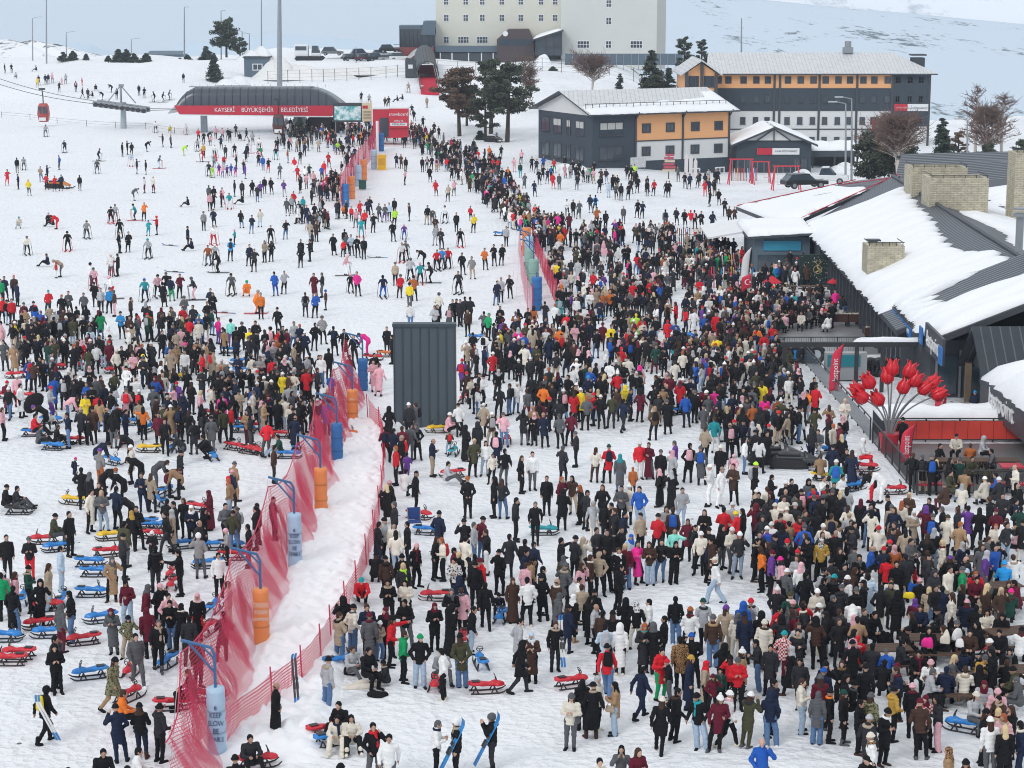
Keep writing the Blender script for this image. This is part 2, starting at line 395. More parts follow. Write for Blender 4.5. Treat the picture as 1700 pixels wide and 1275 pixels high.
class SDF:
    def __init__(s, lo, hi, h):
        s.h = h; s.lo = np.array(lo, float)
        n = np.ceil((np.array(hi) - s.lo) / h).astype(int) + 1
        s.ax = [s.lo[i] + h * np.arange(n[i]) for i in range(3)]
        s.d = np.full(n, .5)
    def _win(s, lo, hi, m):
        sl = []
        for i in range(3):
            a = int(max(0, math.floor((lo[i] - m - s.lo[i]) / s.h))); b = int(min(len(s.ax[i]), math.ceil((hi[i] + m - s.lo[i]) / s.h) + 1))
            if b - a < 1: return None
            sl.append(slice(a, b))
        return tuple(sl)
    def _pts(s, sl):
        return np.stack(np.meshgrid(*[s.ax[i][sl[i]] for i in range(3)], indexing='ij'), -1)
    def _mix(s, sl, dn, k, op):
        d = s.d[sl]
        if op == 'u':
            if k <= 0: s.d[sl] = np.minimum(d, dn)
            else:
                hh = np.maximum(k - np.abs(d - dn), 0) / k; s.d[sl] = np.minimum(d, dn) - hh * hh * k * .25
        else:
            dn = -dn; kk = max(k, 1e-6); hh = np.maximum(kk - np.abs(d - dn), 0) / kk; s.d[sl] = np.maximum(d, dn) + hh * hh * kk * .25
    def cone(s, a, b, ra, rb=None, k=.03, sy=1.0, op='u'):
        """round cone from a to b, squeezed front to back by sy"""
        rb = ra if rb is None else rb
        a = np.array(a, float); b = np.array(b, float); rm = max(ra, rb)
        sl = s._win(np.minimum(a, b) - rm, np.maximum(a, b) + rm, k + 2.5 * s.h)
        if sl is None: return s
        p = s._pts(sl); q = p - a; ab = b - a
        w = np.array([1, 1 / sy, 1])
        t = np.clip((q @ ab) / max(ab @ ab, 1e-9), 0, 1)
        dd = np.linalg.norm((q - t[..., None] * ab) * w, axis=-1) - (ra + (rb - ra) * t)
        s._mix(sl, dd * min(1, (1 + sy) / 2), k, op); return s
    def ell(s, c, r, k=.02, op='u', M=None):
        c = np.array(c, float); r = np.array(r, float); rm = r.max() if M is not None else r
        sl = s._win(c - rm, c + rm, k + 2.5 * s.h)
        if sl is None: return s
        q = s._pts(sl) - c
        if M is not None: q = q @ M
        s._mix(sl, (np.linalg.norm(q / r, axis=-1) - 1) * r.min(), k, op); return s
    def cut(s, p, n, k=.0):
        """keep the side the normal points away from"""
        n = np.array(n, float); n /= np.linalg.norm(n)
        p = np.array(p, float)
        dn = ((s.ax[0] - p[0]) * n[0])[:, None, None] + ((s.ax[1] - p[1]) * n[1])[None, :, None] + ((s.ax[2] - p[2]) * n[2])[None, None, :]
        s.d = np.maximum(s.d, dn); return s
    def skin(s):
        d = np.pad(s.d, 1, constant_values=.5); lo = s.lo - s.h
        ins = d < 0
        c8 = [ins[i:ins.shape[0] - 1 + i, j:ins.shape[1] - 1 + j, k:ins.shape[2] - 1 + k] for i in (0, 1) for j in (0, 1) for k in (0, 1)]
        al = c8[0].copy(); an = c8[0].copy()
        for c in c8[1:]: al &= c; an |= c
        act = an & ~al
        C = np.argwhere(act); idx = np.full(act.shape, -1, np.int32); idx[act] = np.arange(len(C))
        corner = {}
        for i in (0, 1):
            for j in (0, 1):
                for k in (0, 1): corner[i, j, k] = d[C[:, 0] + i, C[:, 1] + j, C[:, 2] + k]
        cnt = np.zeros(len(C)); acc = np.zeros((len(C), 3))
        for ax in range(3):
            o1, o2 = [q for q in range(3) if q != ax]
            for e1 in (0, 1):
                for e2 in (0, 1):
                    a = [0, 0, 0]; a[o1] = e1; a[o2] = e2; b = list(a); b[ax] = 1
                    da, db = corner[tuple(a)], corner[tuple(b)]
                    cr = (da < 0) != (db < 0)
                    t = np.where(cr, da / np.where(np.abs(da - db) < 1e-12, 1, da - db), 0)
                    p = np.zeros((len(C), 3)); p[:, o1] = e1; p[:, o2] = e2; p[:, ax] = t
                    cnt += cr; acc += p * cr[:, None]
        V = (C + acc / np.maximum(cnt, 1)[:, None]) * s.h + lo
        Fs = []
        for ax in range(3):
            o1, o2 = [(1, 2), (2, 0), (0, 1)][ax]
            sa = [slice(1, -1)] * 3; sb = [slice(1, -1)] * 3
            sa[ax] = slice(0, -1); sb[ax] = slice(1, None)
            a, b = ins[tuple(sa)], ins[tuple(sb)]
            for flip, m in ((False, a & ~b), (True, ~a & b)):
                ijk = np.argwhere(m)
                if len(ijk) == 0: continue
                base = ijk.copy()
                for o in (o1, o2): base[:, o] += 1
                def g(e1, e2):
                    q = base.copy(); q[:, o1] -= e1; q[:, o2] -= e2
                    return idx[q[:, 0], q[:, 1], q[:, 2]]
                f = np.stack([g(1, 1), g(0, 1), g(0, 0), g(1, 0)], 1)
                Fs.append(f[:, ::-1] if flip else f)
        F = np.concatenate(Fs) if Fs else np.zeros((0, 4), int)
        return V, F

def v3(*a): return np.array(a, float)

def skeleton(pose):
    """joints of a 1.72 m figure that faces -Y; feet on z = 0"""
    J = {}
    hipz, chest, neck, head = .90, v3(0, 0, 1.30), v3(0, .01, 1.46), v3(0, -.015, 1.615)
    pel = v3(0, 0, .95)
    L = {'hip': v3(.095, 0, .90), 'knee': v3(.105, -.02, .49), 'ank': v3(.11, .02, .085), 'toe': v3(.125, -.15, .04),
         'sh': v3(.172, .01, 1.385), 'elb': v3(.235, .05, 1.12), 'wri': v3(.235, -.04, .89), 'fin': v3(.235, -.08, .74)}
    Rr = {k: v * v3(-1, 1, 1) for k, v in L.items()}
    if pose == 'h':       # both hands up in front: phone, food, folded arms
        for S, sg in ((L, 1), (Rr, -1)):
            S['elb'] = v3(.25 * sg, -.02, 1.13); S['wri'] = v3(.10 * sg, -.24, 1.17); S['fin'] = v3(.02 * sg, -.31, 1.25)
        head = v3(0, -.05, 1.605)
    elif pose == 'p':     # hands in the coat pockets, weight on one leg
        for S, sg in ((L, 1), (Rr, -1)):
            S['elb'] = v3(.30 * sg, .06, 1.13); S['wri'] = v3(.20 * sg, -.10, .97); S['fin'] = v3(.15 * sg, -.14, .88)
        L['knee'] = v3(.13, -.06, .49); L['ank'] = v3(.15, -.04, .085); L['toe'] = v3(.20, -.19, .04)
    elif pose == 'k':     # hands clasped behind the back
        for S, sg in ((L, 1), (Rr, -1)):
            S['elb'] = v3(.27 * sg, .12, 1.13); S['wri'] = v3(.10 * sg, .19, .95); S['fin'] = v3(.02 * sg, .20, .88)
    elif pose == 'w':     # mid-stride
        L.update(knee=v3(.10, -.19, .52), ank=v3(.10, -.27, .10), toe=v3(.11, -.43, .07))
        Rr.update(knee=v3(-.10, .07, .50), ank=v3(-.10, .33, .13), toe=v3(-.11, .19, .04))
        L.update(elb=v3(.25, .16, 1.15), wri=v3(.25, .20, .93), fin=v3(.24, .20, .78))
        Rr.update(elb=v3(-.25, -.04, 1.13), wri=v3(-.24, -.20, .97), fin=v3(-.22, -.28, .85))
        chest = v3(0, -.03, 1.30); neck = v3(0, -.03, 1.46); head = v3(0, -.06, 1.61)
    elif pose == 'a':     # one arm stretched out
        L.update(elb=v3(.36, -.20, 1.36), wri=v3(.40, -.44, 1.43), fin=v3(.41, -.59, 1.46))
        Rr.update(elb=v3(-.27, .03, 1.13), wri=v3(-.22, -.17, 1.05), fin=v3(-.17, -.27, 1.05))
    elif pose == 'u':     # both hands held up to the face, taking a picture
        for S, sg in ((L, 1), (Rr, -1)):
            S['elb'] = v3(.26 * sg, -.16, 1.24); S['wri'] = v3(.09 * sg, -.28, 1.46); S['fin'] = v3(.04 * sg, -.30, 1.58)
    elif pose == 't':     # sitting, seat at .45
        pel = v3(0, .02, .52); chest = v3(0, -.02, .88); neck = v3(0, -.04, 1.03); head = v3(0, -.09, 1.175)
        for S, sg in ((L, 1), (Rr, -1)):
            S.update(hip=v3(.10 * sg, 0, .50), knee=v3(.14 * sg, -.43, .50), ank=v3(.14 * sg, -.40, .09), toe=v3(.16 * sg, -.58, .045),
                     sh=v3(.185 * sg, -.02, .97), elb=v3(.25 * sg, -.12, .72), wri=v3(.10 * sg, -.32, .66), fin=v3(.03 * sg, -.40, .68))
    elif pose == 'g':     # sitting low on a sled or on the snow, legs out
        pel = v3(0, .05, .30); chest = v3(0, .02, .66); neck = v3(0, -.02, .81); head = v3(0, -.06, .955)
        for S, sg in ((L, 1), (Rr, -1)):
            S.update(hip=v3(.10 * sg, .02, .28), knee=v3(.19 * sg, -.38, .46), ank=v3(.20 * sg, -.68, .12), toe=v3(.23 * sg, -.85, .12),
                     sh=v3(.185 * sg, .01, .75), elb=v3(.26 * sg, -.08, .52), wri=v3(.12 * sg, -.30, .52), fin=v3(.06 * sg, -.41, .54))
    elif pose == 'b':     # bending forward with the arms down to something low
        pel = v3(0, .10, .93); chest = v3(0, -.17, 1.14); neck = v3(0, -.32, 1.20); head = v3(0, -.46, 1.20)
        for S, sg in ((L, 1), (Rr, -1)):
            S.update(hip=v3(.095 * sg, .09, .88), knee=v3(.11 * sg, .02, .48), sh=v3(.185 * sg, -.27, 1.17), elb=v3(.23 * sg, -.34, .89), wri=v3(.16 * sg, -.44, .67), fin=v3(.12 * sg, -.49, .54))
    elif pose == 'c':     # crouching
        pel = v3(0, .14, .40); chest = v3(0, -.02, .70); neck = v3(0, -.12, .84); head = v3(0, -.19, .97)
        for S, sg in ((L, 1), (Rr, -1)):
            S.update(hip=v3(.10 * sg, .12, .38), knee=v3(.15 * sg, -.28, .50), ank=v3(.13 * sg, .04, .09), toe=v3(.15 * sg, -.13, .04),
                     sh=v3(.185 * sg, -.09, .79), elb=v3(.24 * sg, -.30, .60), wri=v3(.12 * sg, -.46, .52), fin=v3(.08 * sg, -.54, .46))
    elif pose == 'i':     # skier: knees bent, poles planted
        pel = v3(0, .08, .88); chest = v3(0, -.06, 1.20); neck = v3(0, -.12, 1.35); head = v3(0, -.17, 1.49)
        for S, sg in ((L, 1), (Rr, -1)):
            S.update(hip=v3(.10 * sg, .07, .84), knee=v3(.17 * sg, -.10, .48), ank=v3(.20 * sg, .02, .11), toe=v3(.20 * sg, -.16, .07),
                     sh=v3(.185 * sg, -.09, 1.30), elb=v3(.31 * sg, -.12, 1.06), wri=v3(.30 * sg, -.34, 1.02), fin=v3(.27 * sg, -.42, 1.04))
    if pose in 'defv':    # ways of standing about
        o = {'d': (.05, -.10, 22), 'e': (-.04, .08, -26), 'f': (.03, -.04, 34), 'v': (-.05, .0, -12)}[pose]; sh = v3(o[0], o[1] * .4, 0)
        a = math.radians(o[2] * .45); c_, s_ = math.cos(a), math.sin(a); T = np.array([[c_, -s_, 0], [s_, c_, 0], [0, 0, 1]])
        arms = {'d': ((.26, .0, 1.12), (.12, -.25, 1.12), (.03, -.30, 1.18), (-.27, .05, 1.12), (-.27, -.03, .9), (-.25, -.07, .75)), 'e': ((.27, -.03, 1.14), (.06, -.22, 1.13), (-.08, -.23, 1.16), (-.27, -.03, 1.14), (-.06, -.24, 1.18), (.08, -.25, 1.2)),
                'f': ((.30, -.10, 1.24), (.15, -.19, 1.46), (.10, -.14, 1.58), (-.28, .06, 1.13), (-.18, -.10, .98), (-.13, -.14, .9)), 'v': ((.31, .08, 1.13), (.22, -.08, .97), (.17, -.13, .88), (-.25, .10, 1.14), (-.30, -.10, .95), (-.31, -.17, .81))}[pose]
        for S, k in ((L, 0), (Rr, 3)):
            S['sh'] = T @ S['sh'] + sh; S['elb'] = T @ v3(*arms[k]) + sh; S['wri'] = T @ v3(*arms[k + 1]) + sh; S['fin'] = T @ v3(*arms[k + 2]) + sh; S['hip'] = S['hip'] + sh * .8
        chest = chest + sh; neck = neck + sh * 1.1; head = head + sh * 1.15 + v3(0, -.03, 0); pel = pel + sh * .8
        w_, n_ = (L, Rr) if o[0] < 0 else (Rr, L); w_['knee'] = w_['knee'] + v3(np.sign(w_['hip'][0]) * .05, -.06, 0); w_['ank'] = w_['ank'] + v3(np.sign(w_['ank'][0]) * .07, -.05, 0); w_['toe'] = w_['toe'] + v3(np.sign(w_['ank'][0]) * .12, -.03, 0)
    if pose in 'hpkuas' and pose != 'p':
        L['toe'] = L['toe'] + v3(.02, 0, 0)
    return dict(pel=pel, chest=chest, neck=neck, head=head, L=L, R=Rr)

def box_of(J, pad=.27):
    P = np.array([J['pel'], J['chest'], J['neck'], J['head']] + list(J['L'].values()) + list(J['R'].values()))
    lo, hi = P.min(0) - pad, P.max(0) + pad
    hi[2] = P[:, 2].max() + .17; lo[2] = -.03; lo[0] = min(lo[0], -.32); hi[0] = max(hi[0], .32); lo[1] = min(lo[1], -.30); hi[1] = max(hi[1], .30)
    return lo, hi
def sides(J): return (J['L'], 1), (J['R'], -1)
def unit(v): return v / max(1e-9, np.linalg.norm(v))

TURN = {'d': 25, 'e': -30, 'f': 12, 'v': -45, 'p': 20, 'k': -20}
def look(pose): a = math.radians(TURN.get(pose, 0)); return v3(math.sin(a), -math.cos(a), 0)
def shape_body(pose, h=.0115):
    J = skeleton(pose); s = SDF(*box_of(J), h)
    pel, ch, nk, hd = J['pel'], J['chest'], J['neck'], J['head']
    s.cone(pel, ch, .125, .14, .05, .75).cone(ch, nk + v3(0, .01, -.04), .13, .07, .05, .75)
    s.cone(nk - v3(0, 0, .06), hd - v3(0, -.02, .04), .056, .052, .02)
    up = unit(hd - nk); up = unit(up * .4 + v3(0, 0, 1) * .6) if pose not in 'b' else unit(v3(0, -.55, .6))
    fw = look(pose); fw = unit(fw - up * (fw @ up)); sd = np.cross(up, fw)
    M = np.stack([sd, -fw, up], 1)
    def H(x, y, z): return hd + M @ v3(x, y, z)
    s.ell(H(0, .01, .03), (.076, .096, .10), .01, M=M)                       # skull
    s.cone(H(0, -.035, -.01), H(0, -.055, -.075), .062, .036, .03)           # jaw and chin
    s.cone(H(0, -.085, .02), H(0, -.108, -.02), .010, .016, .012)            # nose
    for q in (1, -1):
        s.ell(H(.033 * q, -.092, .022), (.02, .016, .013), .01, 's')         # eye sockets
        s.ell(H(.033 * q, -.079, .02), (.015, .014, .011), .004)             # eyes
        s.cone(H(.012 * q, -.088, .044), H(.05 * q, -.074, .044), .009, .008, .01)   # brows
        s.ell(H(.08 * q, .015, .0), (.014, .024, .032), .008)                # ears
        s.cone(H(0, -.093, -.047), H(.022 * q, -.085, -.047), .007, .005, .006)      # lips
    s.cone(H(-.022, -.094, -.046), H(.022, -.094, -.046), .0045, .0045, .004, 1, 's')
    for S, q in sides(J):
        s.cone(ch + v3(0, 0, .06) * (pose not in 'b'), S['sh'], .08, .06, .05)
        s.cone(S['sh'], S['elb'], .054, .043, .02).cone(S['elb'], S['wri'], .043, .029, .02)
        ax = unit(S['fin'] - S['wri'])
        inw = unit(v3(-q, -.2, 0)); side = unit(np.cross(ax, inw)); nrm = np.cross(side, ax)
        pc = S['wri'] + ax * .075
        s.cone(S['wri'], pc - side * .02, .026, .025, .02).cone(S['wri'], pc + side * .02, .026, .025, .02)
        for n_, (o, ln) in enumerate(((-.032, .065), (-.011, .078), (.011, .073), (.031, .056))):
            b0 = pc + side * o; b1 = b0 + ax * ln * .55 + nrm * q * .0; b2 = b1 + (ax * .75 - nrm * .5 * q) * ln * .5
            s.cone(b0, b1, .0105, .0095, .004).cone(b1, b2, .0095, .008, .004)
        tsd = side * (-1 if (side @ fw) < 0 else 1)
        t0 = S['wri'] + ax * .03 + tsd * .02; t1 = t0 + (tsd * .7 + ax * .6) * .042; s.cone(t0, t1, .014, .011, .008).cone(t1, t1 + ax * .03, .011, .009, .004)
        s.cone(S['hip'], S['knee'], .082, .056, .03).cone(S['knee'], S['ank'], .054, .038, .02).cone(S['ank'] - v3(0, -.02, .02), S['toe'], .042, .034, .02)
    return s.skin()

def shape_coat(pose, ln, h=.0165):
    """outer garment: j jacket, m to mid thigh, l to the shin, r robe to the snow"""
    J = skeleton(pose); s = SDF(*box_of(J), h)
    pel, ch, nk = J['pel'], J['chest'], J['neck']
    s.cone(pel + (ch - pel) * -.05, ch, .16, .165, .05, .84).cone(ch, nk - v3(0, 0, .02), .155, .08, .07, .8)
    s.cone(nk - v3(0, 0, .02), nk + v3(0, -.005, .03), .088, .078, .03)      # collar
    rw = .078 if ln in 'jm' else .074
    for S, q in sides(J):
        s.cone(ch + (nk - ch) * .45, S['sh'], .095, .074, .05)
        s.cone(S['sh'], S['elb'], rw, .064, .03).cone(S['elb'], S['wri'], .064, .046, .03)
    sit = pose in 'tgc'
    if not sit:
        if pose == 'b':
            s.cone(pel, pel + v3(0, .02, -.12 if ln == 'j' else -.3 if ln == 'm' else -.55), .17, .18, .04, .85)
        else:
            hem = {'j': .80, 'm': .60, 'l': .33, 'r': .09}[ln]
            wide = {'j': .155, 'm': .178, 'l': .20, 'r': .245}[ln]
            s.cone(pel, v3(0, 0, hem - .05), .165, wide + .005, .04, .86 if pose != 'w' else (1.0 if ln in 'jm' else 1.25))
            if pose == 'w' and ln in 'mlr':
                for S, q in sides(J):
                    s.cone(S['hip'], S['hip'] + (S['knee'] - S['hip']) * (.75 if ln == 'm' else 1.15), .13, .13, .06)
            s.cut((0, 0, hem), (0, 0, -1))
    else:
        for S, q in sides(J):
            if ln in 'mlr': s.cone(S['hip'], S['hip'] + (S['knee'] - S['hip']) * (.7 if ln == 'm' else 1.05), .125, .11, .07)
            if ln in 'lr' and pose == 't': s.cone(S['knee'], S['knee'] + (S['ank'] - S['knee']) * (.4 if ln == 'l' else .9), .11, .12, .05)
        s.cone(pel - v3(0, 0, .02), pel, .18, .17, .04)
        if pose == 'g': s.cut((0, 0, .16), (0, 0, -1))
    P = s._pts(tuple(slice(None) for _ in range(3)))
    s.d += .0045 * np.sin(P[..., 2] * 52 + 1.2 * np.sin(P[..., 0] * 9)) + .005 * np.sin(P[..., 0] * 17 + P[..., 2] * 9 + 4 * P[..., 1])
    for S, q in sides(J):
        s.cone(S['wri'], S['wri'] - unit(S['wri'] - S['elb']) * .03, .05, .05, .01)
    return s.skin()

def shape_trousers(pose, wide=False, h=.016):
    J = skeleton(pose); s = SDF(*box_of(J), h)
    pel = J['pel']
    s.cone(pel + v3(-.04, 0, .02), pel + v3(.04, 0, .02), .115, .115, .03, .78)
    for S, q in sides(J):
        k2, k3 = (.085, .085) if wide else (.068, .056)
        s.cone(pel + v3(.04 * q, 0, 0), S['hip'], .105, .11, .03, .85)
        s.cone(S['hip'], S['knee'], .102, k2 + .004, .03).cone(S['knee'], S['ank'] + v3(0, 0, .005), k2, k3, .03)
    P = s._pts(tuple(slice(None) for _ in range(3)))
    s.d += .004 * np.sin(P[..., 2] * 38 + 6 * P[..., 0] + 3 * np.sin(P[..., 1] * 20))
    return s.skin()

def shape_shoes(pose, boot=False, h=.014, side=0):
    J = skeleton(pose); s = SDF(*box_of(J), h)
    for S, q in sides(J):
        if side and q != side: continue
        a, t = S['ank'], S['toe']
        s.cone(a - v3(0, -.045, .035), t - v3(0, 0, .0), .052, .05, .02)
        s.cone(a - v3(0, -.02, .03), a + v3(0, .0, .13 if boot else .03), .055, .068 if boot else .05, .02)
        lowest = min(a[2], t[2])
    if pose not in 'gw': s.cut((0, 0, .0), (0, 0, -1))
    return s.skin()

def head_frame(pose):
    J = skeleton(pose); nk, hd = J['neck'], J['head']
    up = unit(hd - nk); up = unit(up * .4 + v3(0, 0, 1) * .6) if pose not in 'b' else unit(v3(0, -.55, .6))
    fw = look(pose); fw = unit(fw - up * (fw @ up)); sd = np.cross(up, fw)
    M = Matrix(np.stack([sd, -fw, up], 1).tolist()).to_4x4(); M.translation = Vector(hd)
    return M

_HB = ((-.3, -.3, -.62), (.3, .32, .3))
def shape_head(kind, h=.012):
    """things worn on the head, in head space (face towards -Y)"""
    s = SDF(*_HB, h)
    if kind in 'hH':                                   # short / long hair
        s.ell((0, .018, .04), (.088, .105, .105), .01)
        s.cone((0, -.16, -.03), (0, -.105, .03), .075, .06, .02, 1, 's')
        s.cut((0, 0, -.07), (0, -.25, -1))
        if kind == 'h': s.cone((0, .05, -.02), (0, .06, -.05), .07, .055, .02)
        if kind == 'H':
            s.cone((0, .06, 0), (0, .085, -.20), .082, .085, .03, .7).cone((0, .085, -.2), (0, .10, -.32), .085, .05, .03, .55)
            for q in (1, -1): s.cone((.07 * q, .01, 0), (.085 * q, -.01, -.2), .028, .024, .02)
        P = s._pts(tuple(slice(None) for _ in range(3))); s.d += .003 * np.sin(P[..., 0] * 120 + 20 * P[..., 2])
    elif kind in 'bp':                                 # knitted hat
        s.ell((0, .012, .05), (.092, .108, .115), .01); s.cut((0, 0, .035), (0, -.12, -1))
        for a in range(12):
            t = a / 12 * 6.2832; s.ell((.085 * math.cos(t), .012 + .10 * math.sin(t), .045), (.03, .03, .027), .012)
        if kind == 'p': s.ell((0, .02, .185), (.045, .045, .042), .006)
        P = s._pts(tuple(slice(None) for _ in range(3))); s.d += .0025 * np.sin(np.arctan2(P[..., 1], P[..., 0]) * 26)
    elif kind == 'k':                                  # raised hood
        s.ell((0, .03, .03), (.118, .135, .135), .01); s.cone((0, .05, -.02), (0, .05, -.16), .11, .14, .05, .9)
        s.cone((0, -.20, -.0), (0, -.08, .0), .10, .078, .03, 1, 's'); s.cut((0, 0, -.19), (0, 0, -1))
    elif kind == 's':                                  # head scarf over hair and shoulders
        s.ell((0, .018, .035), (.093, .113, .115), .01); s.cone((0, .02, -.06), (0, .015, -.17), .082, .115, .05)
        s.cone((0, .02, -.17), (0, .02, -.24), .13, .16, .05, .8)
        s.cone((0, -.20, -.01), (0, -.085, -.01), .085, .058, .02, 1, 's'); s.cut((0, 0, -.27), (0, 0, -1))
        P = s._pts(tuple(slice(None) for _ in range(3))); s.d += .004 * np.sin(P[..., 2] * 60 + 14 * P[..., 0])
    elif kind == 'e':                                  # ski helmet
        s.ell((0, .012, .04), (.112, .13, .13), .01); s.cone((0, -.20, -.03), (0, -.10, -.015), .10, .075, .02, 1, 's')
        s.cut((0, 0, -.05), (0, -.3, -1)); s.cone((-.075, -.10, .05), (.075, -.10, .05), .024, .024, .01)
    elif kind == 'c':                                  # peaked cap
        s.ell((0, .012, .055), (.09, .105, .10), .01); s.cut((0, 0, .045), (0, 0, -1))
        s.cone((-.04, -.09, .055), (-.035, -.165, .045), .014, .012, .02).cone((.04, -.09, .055), (.035, -.165, .045), .014, .012, .02).cone((0, -.1, .056), (0, -.175, .045), .014, .012, .02)
    elif kind == 'F':                                  # fur or hood collar lying on the shoulders
        for a in range(14):
            t = a / 14 * 6.2832; s.ell((.115 * math.cos(t), .045 + .10 * math.sin(t), -.17 - .02 * math.sin(t)), (.05, .05, .045), .02)
    elif kind == 'x':                                  # cropped fringe of hair round a bald crown
        s.ell((0, .03, .0), (.083, .085, .05), .01); s.cone((0, -.2, 0), (0, -.07, 0), .09, .07, .02, 1, 's')
    return s.skin()

def shape_scarf(h=.012):
    s = SDF(*_HB, h)
    for a in range(12):
        t = a / 12 * 6.2832; s.ell((.09 * math.cos(t), .02 + .08 * math.sin(t), -.135), (.045, .045, .04), .02)
    s.cone((.04, -.085, -.15), (.06, -.15, -.5), .045, .04, .02, .45)
    return s.skin()
def shape_pack(h=.016):
    s = SDF((-.3, -.1, -.4), (.3, .4, .4), h)
    s.cone((-.06, .1, -.16), (-.05, .1, .15), .10, .085, .03, .8).cone((.06, .1, -.16), (.05, .1, .15), .10, .085, .03, .8).cone((0, .17, -.12), (0, .17, -.02), .07, .06, .03, .6)
    return s.skin()
def shape_bag(h=.012):
    s = SDF((-.25, -.2, -.3), (.25, .2, .3), h)
    s.cone((-.10, 0, -.08), (.10, 0, -.08), .065, .065, .03, .7).cone((-.09, 0, .03), (.09, 0, .03), .05, .05, .03, .6)
    for t in range(8):
        a0, a1 = math.pi * t / 8, math.pi * (t + 1) / 8
        s.cone((.09 * math.cos(a0), 0, .05 + .13 * math.sin(a0)), (.09 * math.cos(a1), 0, .05 + .13 * math.sin(a1)), .012, .012, .003)
    return s.skin()

CW = {'bk': ((.009, .009, .011), 'black'), 'ch': ((.026, .027, .032), 'charcoal'), 'gy': ((.10, .104, .112), 'grey'), 'lg': ((.42, .43, .45), 'light grey'),
      'wh': ((.80, .80, .79), 'white'), 'cr': ((.70, .65, .56), 'cream'), 'be': ((.40, .32, .235), 'beige'), 'ta': ((.36, .23, .13), 'tan'),
      'br': ((.06, .032, .023), 'brown'), 'ol': ((.06, .06, .032), 'olive'), 'gn': ((.01, .30, .11), 'green'), 'dg': ((.015, .06, .045), 'dark green'),
      'te': ((.02, .32, .36), 'teal'), 'nv': ((.013, .02, .048), 'navy'), 'bl': ((.02, .10, .42), 'blue'), 'je': ((.10, .18, .33), 'denim blue'),
      'lj': ((.36, .46, .58), 'pale denim'), 'sk': ((.03, .33, .75), 'bright blue'), 'lb': ((.50, .62, .74), 'pale blue'), 'rd': ((.62, .018, .03), 'red'),
      'mr': ((.12, .011, .026), 'maroon'), 'pk': ((.72, .40, .45), 'pink'), 'hp': ((.80, .03, .28), 'hot pink'), 'pu': ((.14, .05, .28), 'purple'),
      'or': ((.80, .20, .03), 'orange'), 'ye': ((.80, .62, .03), 'yellow'), 'li': ((.45, .80, .05), 'lime green'), 'mt': ((.25, .70, .60), 'mint'),
      'ru': ((.38, .11, .03), 'rust'), 'mu': ((.50, .30, .06), 'mustard'), 'ca': ((.12, .13, .07), 'camouflage'), 'pt': ((.30, .29, .29), 'black and white patterned'),
      'lp': ((.13, .07, .035), 'leopard print'), 'bo': ((.62, .48, .28), 'blonde'), 'gi': ((.38, .10, .04), 'ginger'), 'ck': ((.50, .12, .12), 'red checked')}
SKIN = [mat('skin', c, .55, 0, .06, 6) for c in ((.48, .29, .21), (.56, .35, .26), (.40, .23, .16))]

def cloth_mat(c):
    key = ('cloth', c)
    if key in MATS: return MATS[key]
    col = CW[c][0]
    m, nt, b = new_mat('cloth_' + CW[c][1].replace(' ', '_'))
    b.inputs['Roughness'].default_value = .85; b.inputs['Specular IOR Level'].default_value = .15
    tc = N(nt, 'ShaderNodeTexCoord'); nz = N(nt, 'ShaderNodeTexNoise', Scale=7.0, Detail=5.0); nt.links.new(tc.outputs['Object'], nz.inputs['Vector'])
    mx = N(nt, 'ShaderNodeMixRGB'); v = .22
    c1, c2 = [x * (1 - v) for x in col], [min(1, x * (1 + v) + .002) for x in col]
    fac = nz.outputs['Fac']
    if c in ('ca', 'lp', 'pt'):
        n2 = N(nt, 'ShaderNodeTexVoronoi', Scale=16.0 if c != 'lp' else 24.0); nt.links.new(tc.outputs['Object'], n2.inputs['Vector'])
        st = N(nt, 'ShaderNodeMath', operation='GREATER_THAN'); st.inputs[1].default_value = .42; nt.links.new(n2.outputs['Distance'], st.inputs[0]); fac = st.outputs[0]
        c1, c2 = {'ca': ((.05, .06, .03), (.22, .21, .12)), 'lp': ((.03, .018, .012), (.30, .17, .08)), 'pt': ((.03, .03, .03), (.65, .65, .65))}[c]
    if c == 'ck':
        ck = N(nt, 'ShaderNodeTexChecker', Scale=16.0); nt.links.new(tc.outputs['Object'], ck.inputs['Vector']); fac = ck.outputs['Fac']
        c1, c2 = (.45, .03, .05), (.75, .68, .66)
    mx.inputs[1].default_value = (*c1, 1); mx.inputs[2].default_value = (*c2, 1)
    nt.links.new(fac, mx.inputs[0]); nt.links.new(mx.outputs[0], b.inputs['Base Color'])
    n3 = N(nt, 'ShaderNodeTexNoise', Scale=30.0, Detail=3.0); nt.links.new(tc.outputs['Object'], n3.inputs['Vector'])
    bp = N(nt, 'ShaderNodeBump', Strength=.35, Distance=.02); nt.links.new(n3.outputs['Fac'], bp.inputs['Height']); nt.links.new(bp.outputs[0], b.inputs['Normal'])
    MATS[key] = m; return m

_shape = {}
def shp(fn, *a):
    k = (fn.__name__,) + a
    if k not in _shape: _shape[k] = fn(*a)
    return _shape[k]
_meshes = {}
def shp_mesh(name, fn, *a):
    k = (fn.__name__,) + a
    if k not in _meshes:
        V, F = fn(*a); me = np_mesh(name, V, F, [SKIN[0]]); _meshes[k] = me
    return _meshes[k]
def clad(name, me, m, parent, M=None):
    o = bpy.data.objects.new(name, me); COL.objects.link(o)
    o.material_slots[0].link = 'OBJECT'; o.material_slots[0].material = m
    if parent is not None: o.parent = parent
    if M is not None: o.matrix_local = M
    return o

